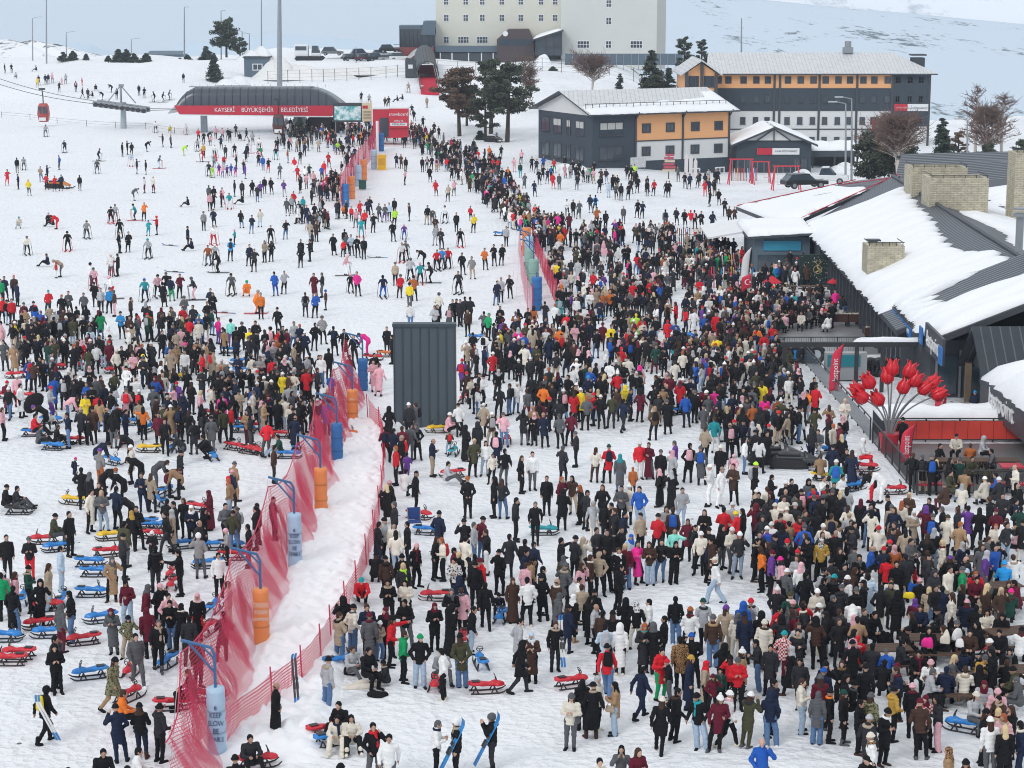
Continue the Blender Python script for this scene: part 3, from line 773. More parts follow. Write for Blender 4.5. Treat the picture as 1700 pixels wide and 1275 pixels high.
FACING = {'2': 0, '3': 45, '6': 90, '9': 135, '8': 180, '7': -135, '4': -90, '1': -45}
LONGW = {'j': 'jacket', 'm': 'thigh length coat', 'l': 'long coat', 'r': 'ankle length robe', 'v': 'vest'}
HEADW = {'h': 'short {c} hair', 'H': 'long {c} hair', 'b': '{c} knit hat', 'p': '{c} bobble hat', 'k': '{c} hood up', 's': '{c} headscarf', 'e': '{c} helmet', 'c': '{c} cap', 'x': 'bald head'}
POSEW = {'s': 'standing', 'd': 'standing', 'e': 'standing', 'f': 'standing', 'v': 'standing', 'h': 'holding hands in front', 'p': 'standing with hands in pockets', 'k': 'standing with hands behind back', 'w': 'walking', 'a': 'reaching out an arm', 'u': 'hands raised to face',
         't': 'sitting', 'g': 'sitting low', 'b': 'bending forward', 'c': 'crouching', 'i': 'on skis'}
TOPZ = {'b': 1.30, 't': 1.30, 'g': 1.08, 'c': 1.08, 'i': 1.61}
PEOPLE = {
(0, 955): """250 20 s lbk bk kbk 2;75 75 s lbk je hbk 9;15 -15 s jgn bk hbk 8;60 -25 s jpk gy Hbr 6;465 100 s jbk je hbk 4;395 180 s jgy mr sgy 9;350 395 s jgy bk hbk 3;370 440 h jbk bk kbk 2
745 208 h lgy gy smr 2 scarf-dg;835 252 s jca be bbk 2 kid.88;845 20 s jmr lj cbk 1;940 60 s jmr bk sgy 6 bag-cr;1040 45 s jbk bk bpk 3;1090 108 s jpk bk hbk 2;1140 155 h jbk je hbk 2;1185 180 s jbk bk Hbk 8
985 212 s mmr bk smr 8;1035 290 w jbk bk hgy 2;905 372 w jgy gy hbk 2;1240 265 s jch ch hbk 8;1300 108 s lbk rd spk 2 fur-cr;1300 408 s jbr bk smr 3 bag-cr;1505 35 s jpk cr Hbr 6;1465 235 s mbk bk hbk 8
725 536 w mca ta bbk 3;800 755 t jor bk hbr 6;280 728 w jbk bk ebk 9 pack-ye skis;785 855 s mnv nv bbk 8;935 843 h jbk nv bbk 8;1045 843 a jch bk bbk 9;670 1138 t jbk bk hbk 2;905 1138 t jwh bk hbk 6
465 1262 s jbk bk hbk 2;855 1257 s jbk gy bbk 2;1250 612 t jbk bk hbr 4;1570 1190 s jbk bk bbk 8;1660 1045 g jch bk hbk 2""",
(425, 955): """700 2 c jrd bk bte 2;885 18 h jbk bk hbk 2;1000 22 h mcr bk Hbk 2;995 148 s jbk gy hbk 2;600 140 s mbk bk kbk 8;635 193 s jcr je bbk 9;550 235 s mbe je hbr 9 fur-bk;740 180 h jnv bk hbr 2
850 210 s mbk bk smr 2;750 246 s lgy bk bmr 8;880 260 a jrd bk bbk 6;825 290 s jbe je bwh 3 kid.78;965 363 s jgn bk hbr 6;1075 386 p jbk lj bgn 2;640 463 g jlg gy hbr 3;730 473 t jbk bk hbk 3
855 556 g jch ch bbk 4 kid.8;460 538 s jlg je bbk 9;120 708 p lbk bk xbr 6;560 828 g jbk bk hbk 1;540 916 g jcr cr Hbk 2;632 916 g jcr bk Hbk 2;785 970 s jbk gy hbk 2 scarf-rd;868 1033 w jwh gy hbk 2
1185 948 h jwh bk hgy 6;1320 932 s jbk bk ewh 4 skis;1560 903 u jbk ch egy 4 skis;1280 73 h mbk bk hgy 2 scarf-gy;1180 176 h mbk bk smr 2;1275 190 s rbk bk kbk 6 scarf-cr;1370 80 s mpk bk hbr 8;1410 195 s jbk lj hbk 6
1220 484 g jlg gy hbk 2;1245 478 s jwh bk hbk 4;1365 383 k mol je bbk 8;1340 8 s mnv bk knv 8;1520 44 w jbk bk hbk 8;1605 110 g jbk bk bbk 2 kid.75;555 1235 s jbk bk bbk 2""",
(850, 955): """5 15 s rbr br sbr 2;105 13 s jwh bk hbk 8;30 282 s mlg gy hbk 9;45 430 w mbk ch kbk 6;135 370 h lbr bk slb 2 scarf-wh;285 300 s jbk ch hbr 2 skis;365 195 s mnv nv bbk 9
290 13 s jbr gy xbr 9;295 115 s mgy mr sgy 6;400 120 s lbk bk swh 9;435 8 s jwh bk hbk 6;515 140 s lbk bk hbk 9;550 180 s mlg bk xbr 6;590 225 s mbr bk hbk 9;540 95 s mbk bk bbk 8;460 58 s jbe bk hbr 8;205 0 s mbk bk bbk 8
605 320 s mlb bk hbk 8 pack-lg;680 237 s mbk bk bbk 8;745 145 s mbk bk kbk 8;840 172 s jbk cr spt 8;880 160 s jwh bk hbk 4;715 315 s lwh bk kwh 8 bag-bk;870 305 h lch bk sgi 2 scarf-te;955 315 s lbk bk kgy 8;1000 268 s jbk bk hbk 4
1090 138 s jbk je hbk 8;1165 210 s jwh bk bru 8;1280 158 s jlg bk bdg 8;1335 255 s jbr je bgy 8 fur-ta;1430 198 s jbe be bpu 8;1470 243 s jcr cr sgy 8;1525 173 s jbl bk kbl 8;1545 240 s lnv bk bnv 8;1590 147 u jlg bk brd 2
1655 240 s mbk bk kbk 8;1660 288 s mcr cr bcr 2;1640 423 h jch je hbk 4;640 453 w jrd je bbk 8 pack-bk;975 473 s mrd gn hbk 3;1055 550 s jbk gy brd 4 kid.82;850 600 w jnv nv hbk 9;1165 530 s lnv nv bmu 6
1285 562 s lbe bk srd 6;1195 388 s jbk bk bbl 8;1130 395 s mlp bk hbk 8;1390 450 s mbk bk kbk 9;1500 538 h jrd bk bgy 2;1325 645 s jmr bk bmr 2 kid.75;1380 610 s jdg bk hbk 2 kid.75;1455 530 s jrd bk bbk 8 kid.85
1515 470 s mta bk pwh 6;1075 735 s mbk bk hbk 9;975 798 w mbk bk bcr 8;540 662 s jcr bk slg 3;480 683 s jbk bk Hbk 8;535 708 s lbk bk bbk 8;680 700 h mta lj Hbk 4 bag-be;385 766 h jcr gy bgy 2 bag-gy
720 1122 u jgy gy Hbk 2;840 1133 h jmr mr Hbr 3;600 1203 s jcr bk hbk 3;1270 768 s jbk lj bbk 2 scarf-te;1340 762 s mmr bk pwh 2;1430 758 w jwh bk bwh 6 scarf-pk;1550 768 u mol ol bwh 9;1655 1070 s jbl gy xbr 2""",
(1275, 955): """25 763 s jnv je knv 8;15 683 s jnv bk hbk 3;85 363 s jck mr bte 8;165 465 w lbk bk slg 4;230 673 s jcr lj hbr 6;230 540 s jch ch hbk 2;365 650 s mmr bk bgy 8;340 763 s mgy je sgy 8
415 748 s jbk bk bbk 6 scarf-or;505 748 s jbk bk bdg 6;395 560 s jbk bk bbk 2;375 615 s jnv bk bbl 8;500 650 s mbk bk kbk 6;620 588 s mbk bk bbk 8;880 600 h jnv bk hbr 4 scarf-mr;825 738 a jmu bk bbk 9
690 773 s jca bk bgy 9;610 818 h jbk bk hbk 6;770 863 h mbk bk bbk 3 scarf-wh;670 928 s mch bk blg 9 fur-be;705 1043 s jwh bk bcr 4 scarf-lp;630 1190 s jbk bk cbk 3;1045 778 s jck bk smr 2;1020 826 s jbr bk bmr 8
1135 793 h jch pk Hbk 4;970 708 s mbk bk bpk 8;1065 615 t jlg bk hgy 6;1180 605 t jnv bk hnv 8;1300 600 t jcr bk hbr 8;1400 600 t jbk bk kbk 8;1085 545 t jwh bk bpk 2;1215 518 t jgy bk Hbo 6;1425 515 t jmu bk bgy 2
1500 483 s mbk bk hbk 4;1435 683 t jlg bk smr 2;1520 733 t jpk bk bpk 2;1540 783 t jbr bk hbk 1;1365 765 t jlg gy bcr 3;1425 880 s jbk bk bbk 6;1500 873 s jbe bk Hbo 8;1575 903 s jpk bk Hgi 2;1490 940 s jwh gy bwh 8
1575 983 s mbk bk Hbo 8;1620 850 s mbk bk Hbr 4;1210 1130 s mta bk slp 4;1315 1210 s jbk bk bbk 2;1685 960 s jnv nv hbk 4;1675 670 t jgy gy sgy 4;1600 470 t mbk bk Hbk 2;1665 343 t jwh bk bbk 8;1540 345 t jbk bk hbk 2
1540 235 t jbk bk sbk 2;1445 213 t jcr bk Hbk 2;1440 105 t lbe mr Hbr 2;1275 55 s jbk gy Hbr 4;1220 110 s jcr bk Hbr 4;1150 210 t jch bk bbk 4;980 235 t jbk bk Hbr 4;1060 333 t mbk bk Hbk 2;1145 75 t jnv bk hbk 8
1080 80 t jbe bk Hbo 8;1020 23 t jbk bk bpk 8;985 155 t jmr bk spu 8;850 98 s lbk bk kbk 8;830 8 t jcr bk Hbr 2;685 225 t jbk bk hbk 3;490 250 t jol je kol 2;570 205 b jwh bk hbk 8;585 395 t jrd bk hrd 8
565 428 s mbk bk bbk 8;685 450 t jch bk hbk 8;790 490 t jbl bk bgy 8 kid.88;495 555 t jbk bk Hbr 2 fur-lp;330 275 s jbr bk kbk 8;430 125 s mbk bk hgy 9;320 180 s jwh bk bwh 6;240 190 s mch bk hbk 4;255 -20 s jbk bk hbk 8
170 160 s jgy bk bpk 9;215 163 s jrd bk hbr 2;175 225 s jmr bk Hbr 4;95 265 s mch bk kbk 8;45 193 s jrd bk hbk 3;150 110 s jdg bk bol 8;70 30 s mbk bk hbk 8 pack-pk;195 350 s jch bk hbk 3;530 0 s jwh bk bwh 9
480 60 s jch bk bgy 8;590 80 s jbk bk bgy 8;630 30 s jbk bk cbk 4;670 -10 s llb bk hbk 8;1470 40 t jbk bk sgy 2;1590 30 t jbr bk Hbr 2;1600 90 t jdg bk bhp 8;1370 0 t jmr bk hbk 2;1655 30 t jmr bk hbk 4;1130 285 t jbk bk hbk 8;1185 330 t jch bk Hbr 4;905 335 t jbk bk bbk 6;1010 190 t jnv bk hbr 2;1250 300 t jbk bk bgy 8;1330 345 t jbr bk hbk 2;1400 300 t jbk bk Hbk 4;880 420 t jch bk hbk 6;760 560 t jbk bk hbk 8;840 580 t jgy bk bmr 6;1010 480 t jbk bk hbk 2;1300 480 t jnv bk hbk 8;1480 420 t jch bk bwh 4;1580 560 t jbk bk hbr 8;1640 600 t jol bk bbk 4;590 690 t jbk bk bbk 6;1380 200 t jbk bk hbk 8;1310 160 t jnv bk bpk 8
430 -5 s jbk bk bte 8;10 450 s mch bk hbk 2;380 10 s jbk bk hbk 9""",
(0, 640): """15 145 s jpk bk Hbr 6;335 5 s jlg pu brd 6;450 80 b jpk je Hbr 6;285 132 b mbk bk bpu 4;225 187 g jrd bk hbk 6;260 262 g jgy ch hbr 6;335 175 g jwh bk bbl 2 kid.75;375 260 g jbk bk hbr 6;450 178 s jnv je hbk 4
540 150 s mch bk bbe 8;585 220 s mbk bk bbk 2 kid.74;745 175 s jbk gy hbk 8;765 125 s mbk bk bbk 8;925 100 s jbe bk hbr 8;945 140 a jor bk Hbk 8;1020 10 s mgy bk bbk 8;1100 68 s jnv gy bbe 8;1150 0 a jpk bk Hbr 4;1220 70 s mnv bk knv 8
1045 180 s mmr bk hbk 2;1088 220 w jbk bk hbk 2;1250 165 s mbk bk Hbr 8;1315 33 s jpk bk Hbo 6;1390 0 s jcr bk hbk 6;1495 5 s mnv nv hbk 2;1475 150 w jol bk hbk 8;1525 130 s jrd bk hbk 6;1395 205 w mgy gy bbk 8;1365 328 c jbk bk hbk 4
1195 350 b jch gy hbk 4;1185 430 s mch bk bbk 6;650 380 b jnv bk hbk 6;655 420 s jpt ru bpu 9;865 396 s mcr bk bwh 4 bag-sk;845 325 b jbk bk bgy 4;915 478 b mbk bk kbk 4;490 478 s mnv nv bhp 6 kid.66;540 545 s mbk bk hbk 8
590 573 s mbk bk sgy 9;690 555 b jbk bk hgi 6;800 585 b mbk bk kbk 4;1035 500 b jgy gy Hbr 6;1120 555 b jmr bk hbr 6;1175 558 b jta bk hbk 4;940 578 s jnv nv hbr 2;995 585 s mbe bk Hbr 9;650 640 s mbk bk Hbr 2
765 670 s jnv bk hbk 9;585 688 s lcr bk hbk 3;675 693 s jgy lj Hbo 2;850 740 b jch bk hbk 4;865 830 s jbk bk smu 8;905 798 s mbk bk hbk 2;820 898 s jol gy hbk 9;810 978 s jch bk bbk 6;350 850 t jol gy bbk 6;455 833 s jbk bk hbk 3
35 658 g jbk bk bbk 6;105 665 g jch gy hbk 6;40 988 s jbk bk hbk 2 scarf-dg;190 998 h jbk rd bgy 2;395 1063 s jlb lj hbk 6;735 1118 s lta bk sgy 2 scarf-gy;300 1173 s lbe lj Hbr 6;190 1190 s jdg bk bbk 6;40 1210 s jpk gy pwh 2
1100 833 w jbk ch hbk 4;1135 820 s lbe bk slg 4;1010 963 s jbk bk bwh 2 kid.8;1020 1058 s jbk ch hbk 8;1190 1083 a jbk bk hbk 4;1315 973 s jpt gy ewh 8;1505 940 s jpt bk epk 4 kid.82;1445 1103 s jwh bk hbk 2;1300 893 s jch ch xbr 3
1265 790 h jnv bk swh 2;1220 745 s jbk bk Hbr 2;1340 813 s lbk bk kbk 3;1385 692 h rmr mr smr 4;1495 778 s jgy bk hbk 3;1570 800 s jgy je hgy 4;1540 833 s jol je bbk 9;1545 507 s lta ta bgy 9;1530 560 s mnv bk bpk 9;1515 618 s jta lj hgi 4
1645 920 s jbk bk hbk 4;1100 755 s jbk bk hbk 9;1160 765 s mbk bk hbk 4;1690 800 s mbk bk hbk 4""",
(425, 640): """20 778 s jbk bk hbk 4;115 735 s jbk bk hbk 6;110 400 s jbr ch hbk 6;150 325 g jdg lj hbk 4;65 233 s jrd gy hbk 8;245 150 s mbk bk bbk 8;300 70 s jbk je hbk 4;375 65 s mbk bk kbk 2;200 80 s jcr lj hbk 8;140 90 s mbk bk hbk 8;55 110 s mta be hbr 6
210 -10 s mlg bk hbr 8;875 140 s lbk bk kbk 8;1010 115 s jch bk bwh 8;1055 115 s lgy gy hbr 4;860 275 s jmr bk hbk 8;905 285 s jnv bk hbk 8;960 270 s jmr bk hbr 8;1015 253 s jgy gy hbk 8;1065 250 s mbk bk sgy 2;925 400 s jrd bk hru 4;965 333 s mbk bk bbe 4
995 445 s jpu pu hbk 8 kid.72;985 555 t jwh bk hbk 9;895 630 t jbk bk bpk 4;870 655 s lbk bk Hbo 8;1055 745 L jbk bk hbk 6;915 768 s jch bk hgy 4;1210 830 p mnv bk bbk 9;830 875 s jlg bk bbk 3;800 905 s mbk nv hbk 6;910 908 s mcr bk Hbk 2;1000 900 s mbk bk hbk 4
930 963 s jcr lj Hbk 8;1050 1038 s jbk bk bpk 3;790 1110 c jbk bk bbk 8;870 1123 s jbr bk bbk 8;965 1110 s jbk bk bbk 2;985 1163 s jch bk Hbo 2 scarf-li;1185 1000 s jbk bk Hbr 3;1235 1003 s jcr bk Hgi 4;1310 1065 s jmr bk hbk 6
1385 885 s jbk bk bbk 8;1440 905 s jlg je hgy 6;1490 868 s jmr je bbk 9;1530 950 s jbk wh hbr 4;1385 998 s mcr bk hbk 9;1330 1135 s jpt bk hbk 2;1350 1100 s jbk bk hbo 9;1455 1110 s jch bk hbk 8;1500 1138 s jrd bk bmr 4;1605 1088 s jbk bk bbk 9;1450 1168 s jbk bk bbk 8
1165 350 h jnv be xbr 6;1265 503 g jlg gy hbk 6;1400 603 k mbk bk bru 8;1575 605 s mbk bk kbk 4;1630 620 s jch je Hbr 8 pack-ye;1435 350 s mol bk hbo 2;1515 365 s jwh lj Hbk 2 scarf-rd;1560 450 s jcr bk hbr 2 kid.8;1640 420 s jbk gy hbk 8
1385 265 s rbk bk kbk 9;1275 300 s jol lj bbk 8 kid.66;1275 180 g jpk bk bwh 6 pack-pu;1590 305 s mnv nv hbk 8;1465 240 s mch bk kch 8;1345 120 s jwh bk bbk 8;1500 120 s mbe bk bwh 8;1555 180 s jbr be bwh 8;1640 180 s jpk je bgy 8;1670 985 s mch bk hbk 8""",
(850, 640): """135 135 s jta bk hta 8;250 80 s mbk bk brd 4;190 100 s jmr bk hbr 8;320 190 s jgy bk hgy 8;385 175 s jmr bk hbk 8;215 185 s mnv bk bta 8;425 305 h jch bk bgy 4;335 400 s mch bk hgy 9;550 410 s jcr br Hbr 8;635 392 s mrd bk bdg 8
715 453 s lgy je ste 8;800 540 s mru bk hru 8 kid.72;590 65 s jbk bk bwh 8;660 55 s jol ch hbk 8;735 90 w jnv ch hbk 9;745 0 s jye bk kye 8;540 50 a jrd nv brd 4;490 70 s jgy bk hgi 8;940 138 s jlp bk Hta 8;1030 95 s mbk bk bgy 8;1155 55 s jbl nv hbr 8
845 370 s jrd wh bwh 2;910 378 s rmr gy hbr 2;1170 383 s mbk bk hbk 8;1255 405 s lgy bk bgy 8;1080 365 h jpu bk hgy 4;985 425 s rbk bk bgy 8;1060 430 s jlg bk spk 9;980 553 s rbk bk spk 4;1060 563 s rbk bk slg 8 bag-cr;1310 525 s jwh wh bwh 4
1375 540 s mwh wh cbe 3;1470 518 s mbr bk hmr 2;1605 510 s mbk bk bli 6;1380 396 s mbk bk bcr 2;1540 345 s jwh je Hbk 6;1640 345 s jwh bk Hbk 8;1480 230 s mbk bk brd 8;1275 275 s jbe bk hbr 8;1345 210 s jte wh hbr 8 pack-bk;1470 455 s jpk pk bpk 2 kid.72
230 598 s mbk bk hbr 2 scarf-wh;320 603 s mmr bk hgi 3;405 596 s jbr be Hbk 2;335 688 s mbk bk kbk 8;455 660 s lbk bk Hgi 4;490 693 s jch bk hbk 9 pack-bk;545 763 s mlg cr slg 2;605 655 s mbk bk Hbr 2;620 770 s mbk bk hbk 8;665 775 s jbk bk hbk 4
730 663 s jgy bk hbk 2;770 650 s mcr bk pwh 8;850 666 s jbl lj hbk 2;690 810 s jch bk hbr 4;735 835 s jnv bk hbk 6;155 768 w jbk bk hgy 2;20 743 s jch bk hbk 6;60 463 s mbk bk Hbr 6;135 438 s jwh gy hbk 2;1120 673 s jlg lj hbk 2 bag-bk;1020 795 h jpt bk Hbk 2
1065 808 s mbr br hbr 8;850 843 s jbe bk cbk 3;960 848 s jrd bk bbk 8;325 1008 a jbk bk hbk 6;420 993 s jch bk bbk 9;465 1003 u mcr bk Hbe 9;560 940 a jch bk hbk 3;630 953 s jbk bk hbk 2;725 933 s jbk bk hbk 3;795 983 s jlb bk sbl 2;645 1073 s jbk bk Hbk 2
690 1063 s jbk bk hbr 2 scarf-wh;760 1043 s mmr je Hbo 2;835 1028 s lhp bk Hbk 3;920 1028 h jbr lj Hbr 2;985 1013 s jbk je Hbk 2;1070 1018 h mbk bk Hbk 2;1075 943 a jmt bk hbk 2;520 1118 s jbr bk Hbr 6;350 1118 s mol bk sgy 9;580 1098 s jbe bk bbe 2
90 1018 s jbk bk hbk 9;130 1035 s jnv bk hbk 8;85 1075 s jnv bk hbk 6;1160 880 s mmr bk Hbr 2;1210 920 s jch bk hbk 6;1275 818 h mbk bk Hbr 2;1245 963 s jcr bk bwh 2 scarf-nv;1290 998 s jnv bk cbk 6;1300 938 s jbk bk bbk 2;1330 1008 s mbr bk hbk 4
1390 923 s jbk gy kbk 3;1460 938 s jcr gy bwh 3;1500 968 s jch lj bwh 2;1395 803 s jrd bk hbk 8;1450 775 s jlg bk bwh 8;1480 835 s mrd bk bye 4;1530 813 h jbk bk Hbk 4;1620 783 s mmr bk kmr 8;1680 793 s mch bk kch 8;1600 1000 s mbk bk hbk 6
1640 968 s jbk bk hbk 2;1665 1058 s jor bk Hbr 4;1345 1128 w jwh lj ccr 4;120 1130 s jta bk bbk 6;90 1170 s jpk bk hbr 9;185 1195 s jbk bk hbk 6;330 1175 s mgy bk bgy 9;450 1170 s jpk bk sbr 3;700 1180 s jbk bk hbk 9""",
(1275, 640): """20 590 h jbk bk hbk 6;110 633 s mbk bk bwh 8;190 660 s jbk bk kbk 8;265 618 s lgy bk kbk 2;370 600 u jwh wh hbr 3;490 588 h jwh ch hbk 3;460 495 s jte te bwh 8;350 455 t jta bk hbr 8;480 248 s jmr mr hbk 4;335 290 t jgy lg hbk 2;620 350 t jwh rd kwh 6
685 585 b jbk rd hbk 4;750 580 b jwh wh hbr 4;510 85 h mcr bk hbo 2;410 130 s jta gy Hbr 8;900 215 s jbk bk bbk 8;1250 318 t jcr bk cbk 2;1130 383 t jbk bk hbk 3;1340 385 t jru bk hbr 8;1420 335 t jlg bk klg 6;1490 420 t jgy bk hbk 4;1030 460 s mbk be hgy 8
1095 460 s mbk bk bgy 8;965 448 s jbk bk hbr 8 fur-be;1300 558 t jta bk hbr 8;1520 580 t jbl bk hbk 4;1490 28 s mwh bk Hbk 2;1370 38 t jnv bk bsk 8;130 808 s jcr bk bcr 8;45 780 s jcr bk bcr 9;170 778 s jch lj blg 8;265 883 s mnv bk hbk 9;245 828 s jch bk hbr 3
350 743 s mbk bk hbk 9;415 848 s jta bk hbr 8;455 763 s mbk bk kbk 8;525 795 s mcr bk Hbr 8;545 850 s jlg bk bbe 8;615 750 s mbk bk Hmr 8;700 768 s jbk bk hbk 8;690 823 s mcr bk Hbk 8;800 730 s mbk bk cbk 4;885 763 s jcr bk Hgi 8;940 708 s jbr bk Hbo 2
970 828 s mbe bk swh 3;1050 798 s mmr bk kpu 8;1075 743 s jbk bk hbk 2 fur-cr;1085 850 s lnv bk bgy 8;1160 803 s jbk bk hgy 4;1180 858 s mcr bk bol 8;1265 903 s mta bk hru 8;1255 803 s mch bk Hbr 4;1330 798 s mpu bk hbk 8;1395 808 s jbk bk Hbk 8
1470 738 s mbk bk hbr 4;1520 820 s mmr bk bmr 8;1545 708 s jch bk hbk 2;1640 750 s jnv bk hbk 6;1680 800 s mdg bk hbk 8;465 923 s jwh bk hbk 6;555 900 s jch bk hbk 3;30 905 s mwh bk bwh 2;130 1013 s jbk bk brd 2;30 980 s jch bk bbk 6;290 1000 s jbk bk hbk 4
480 1068 s mbk bk Hbr 2;210 1118 s mlg bk Hbr 2;345 1000 s jmu bk spt 2;740 928 s jcr bk brd 2;845 903 s jbr bk hbr 2;820 943 s lnv ch hbk 6;940 945 s jbe bk Hbk 8;940 1018 t jgy bk bgy 2;1160 1018 s mcr bk Hbo 4;680 1060 t jbl bk xta 6;1425 1063 t jcr bk hbr 2
1510 913 t jcr bk hgi 2;1650 933 t jpk bk bta 4;1445 1000 t jgy bk hbr 6;1320 1130 t jch bk xbr 4;1290 1205 t jlg bk blb 6;1380 1215 t jrd bk hgi 2;1560 1160 t jsk bk bsk 8;1640 1120 t jwh bk hbr 8;1200 1130 t mbk bk bpu 8;970 1150 t jrd bk hbk 4
1050 1090 t jbr bk hbr 9;860 1160 s jbk bk hbk 2;790 1130 s jrd bk hbk 9;610 1110 s jbk bk hbk 3;570 1200 s jbr bk Hbr 6;430 1150 s jch bk bbk 8;100 1130 s jpk bk bhp 4;20 1090 s jpu bk bmr 6;130 1215 s jgy bk bwh 9;260 1210 s jnv bk hbk 4;650 1215 s jwh bk bbk 8;340 1200 s jlg bk hbk 3""",
}
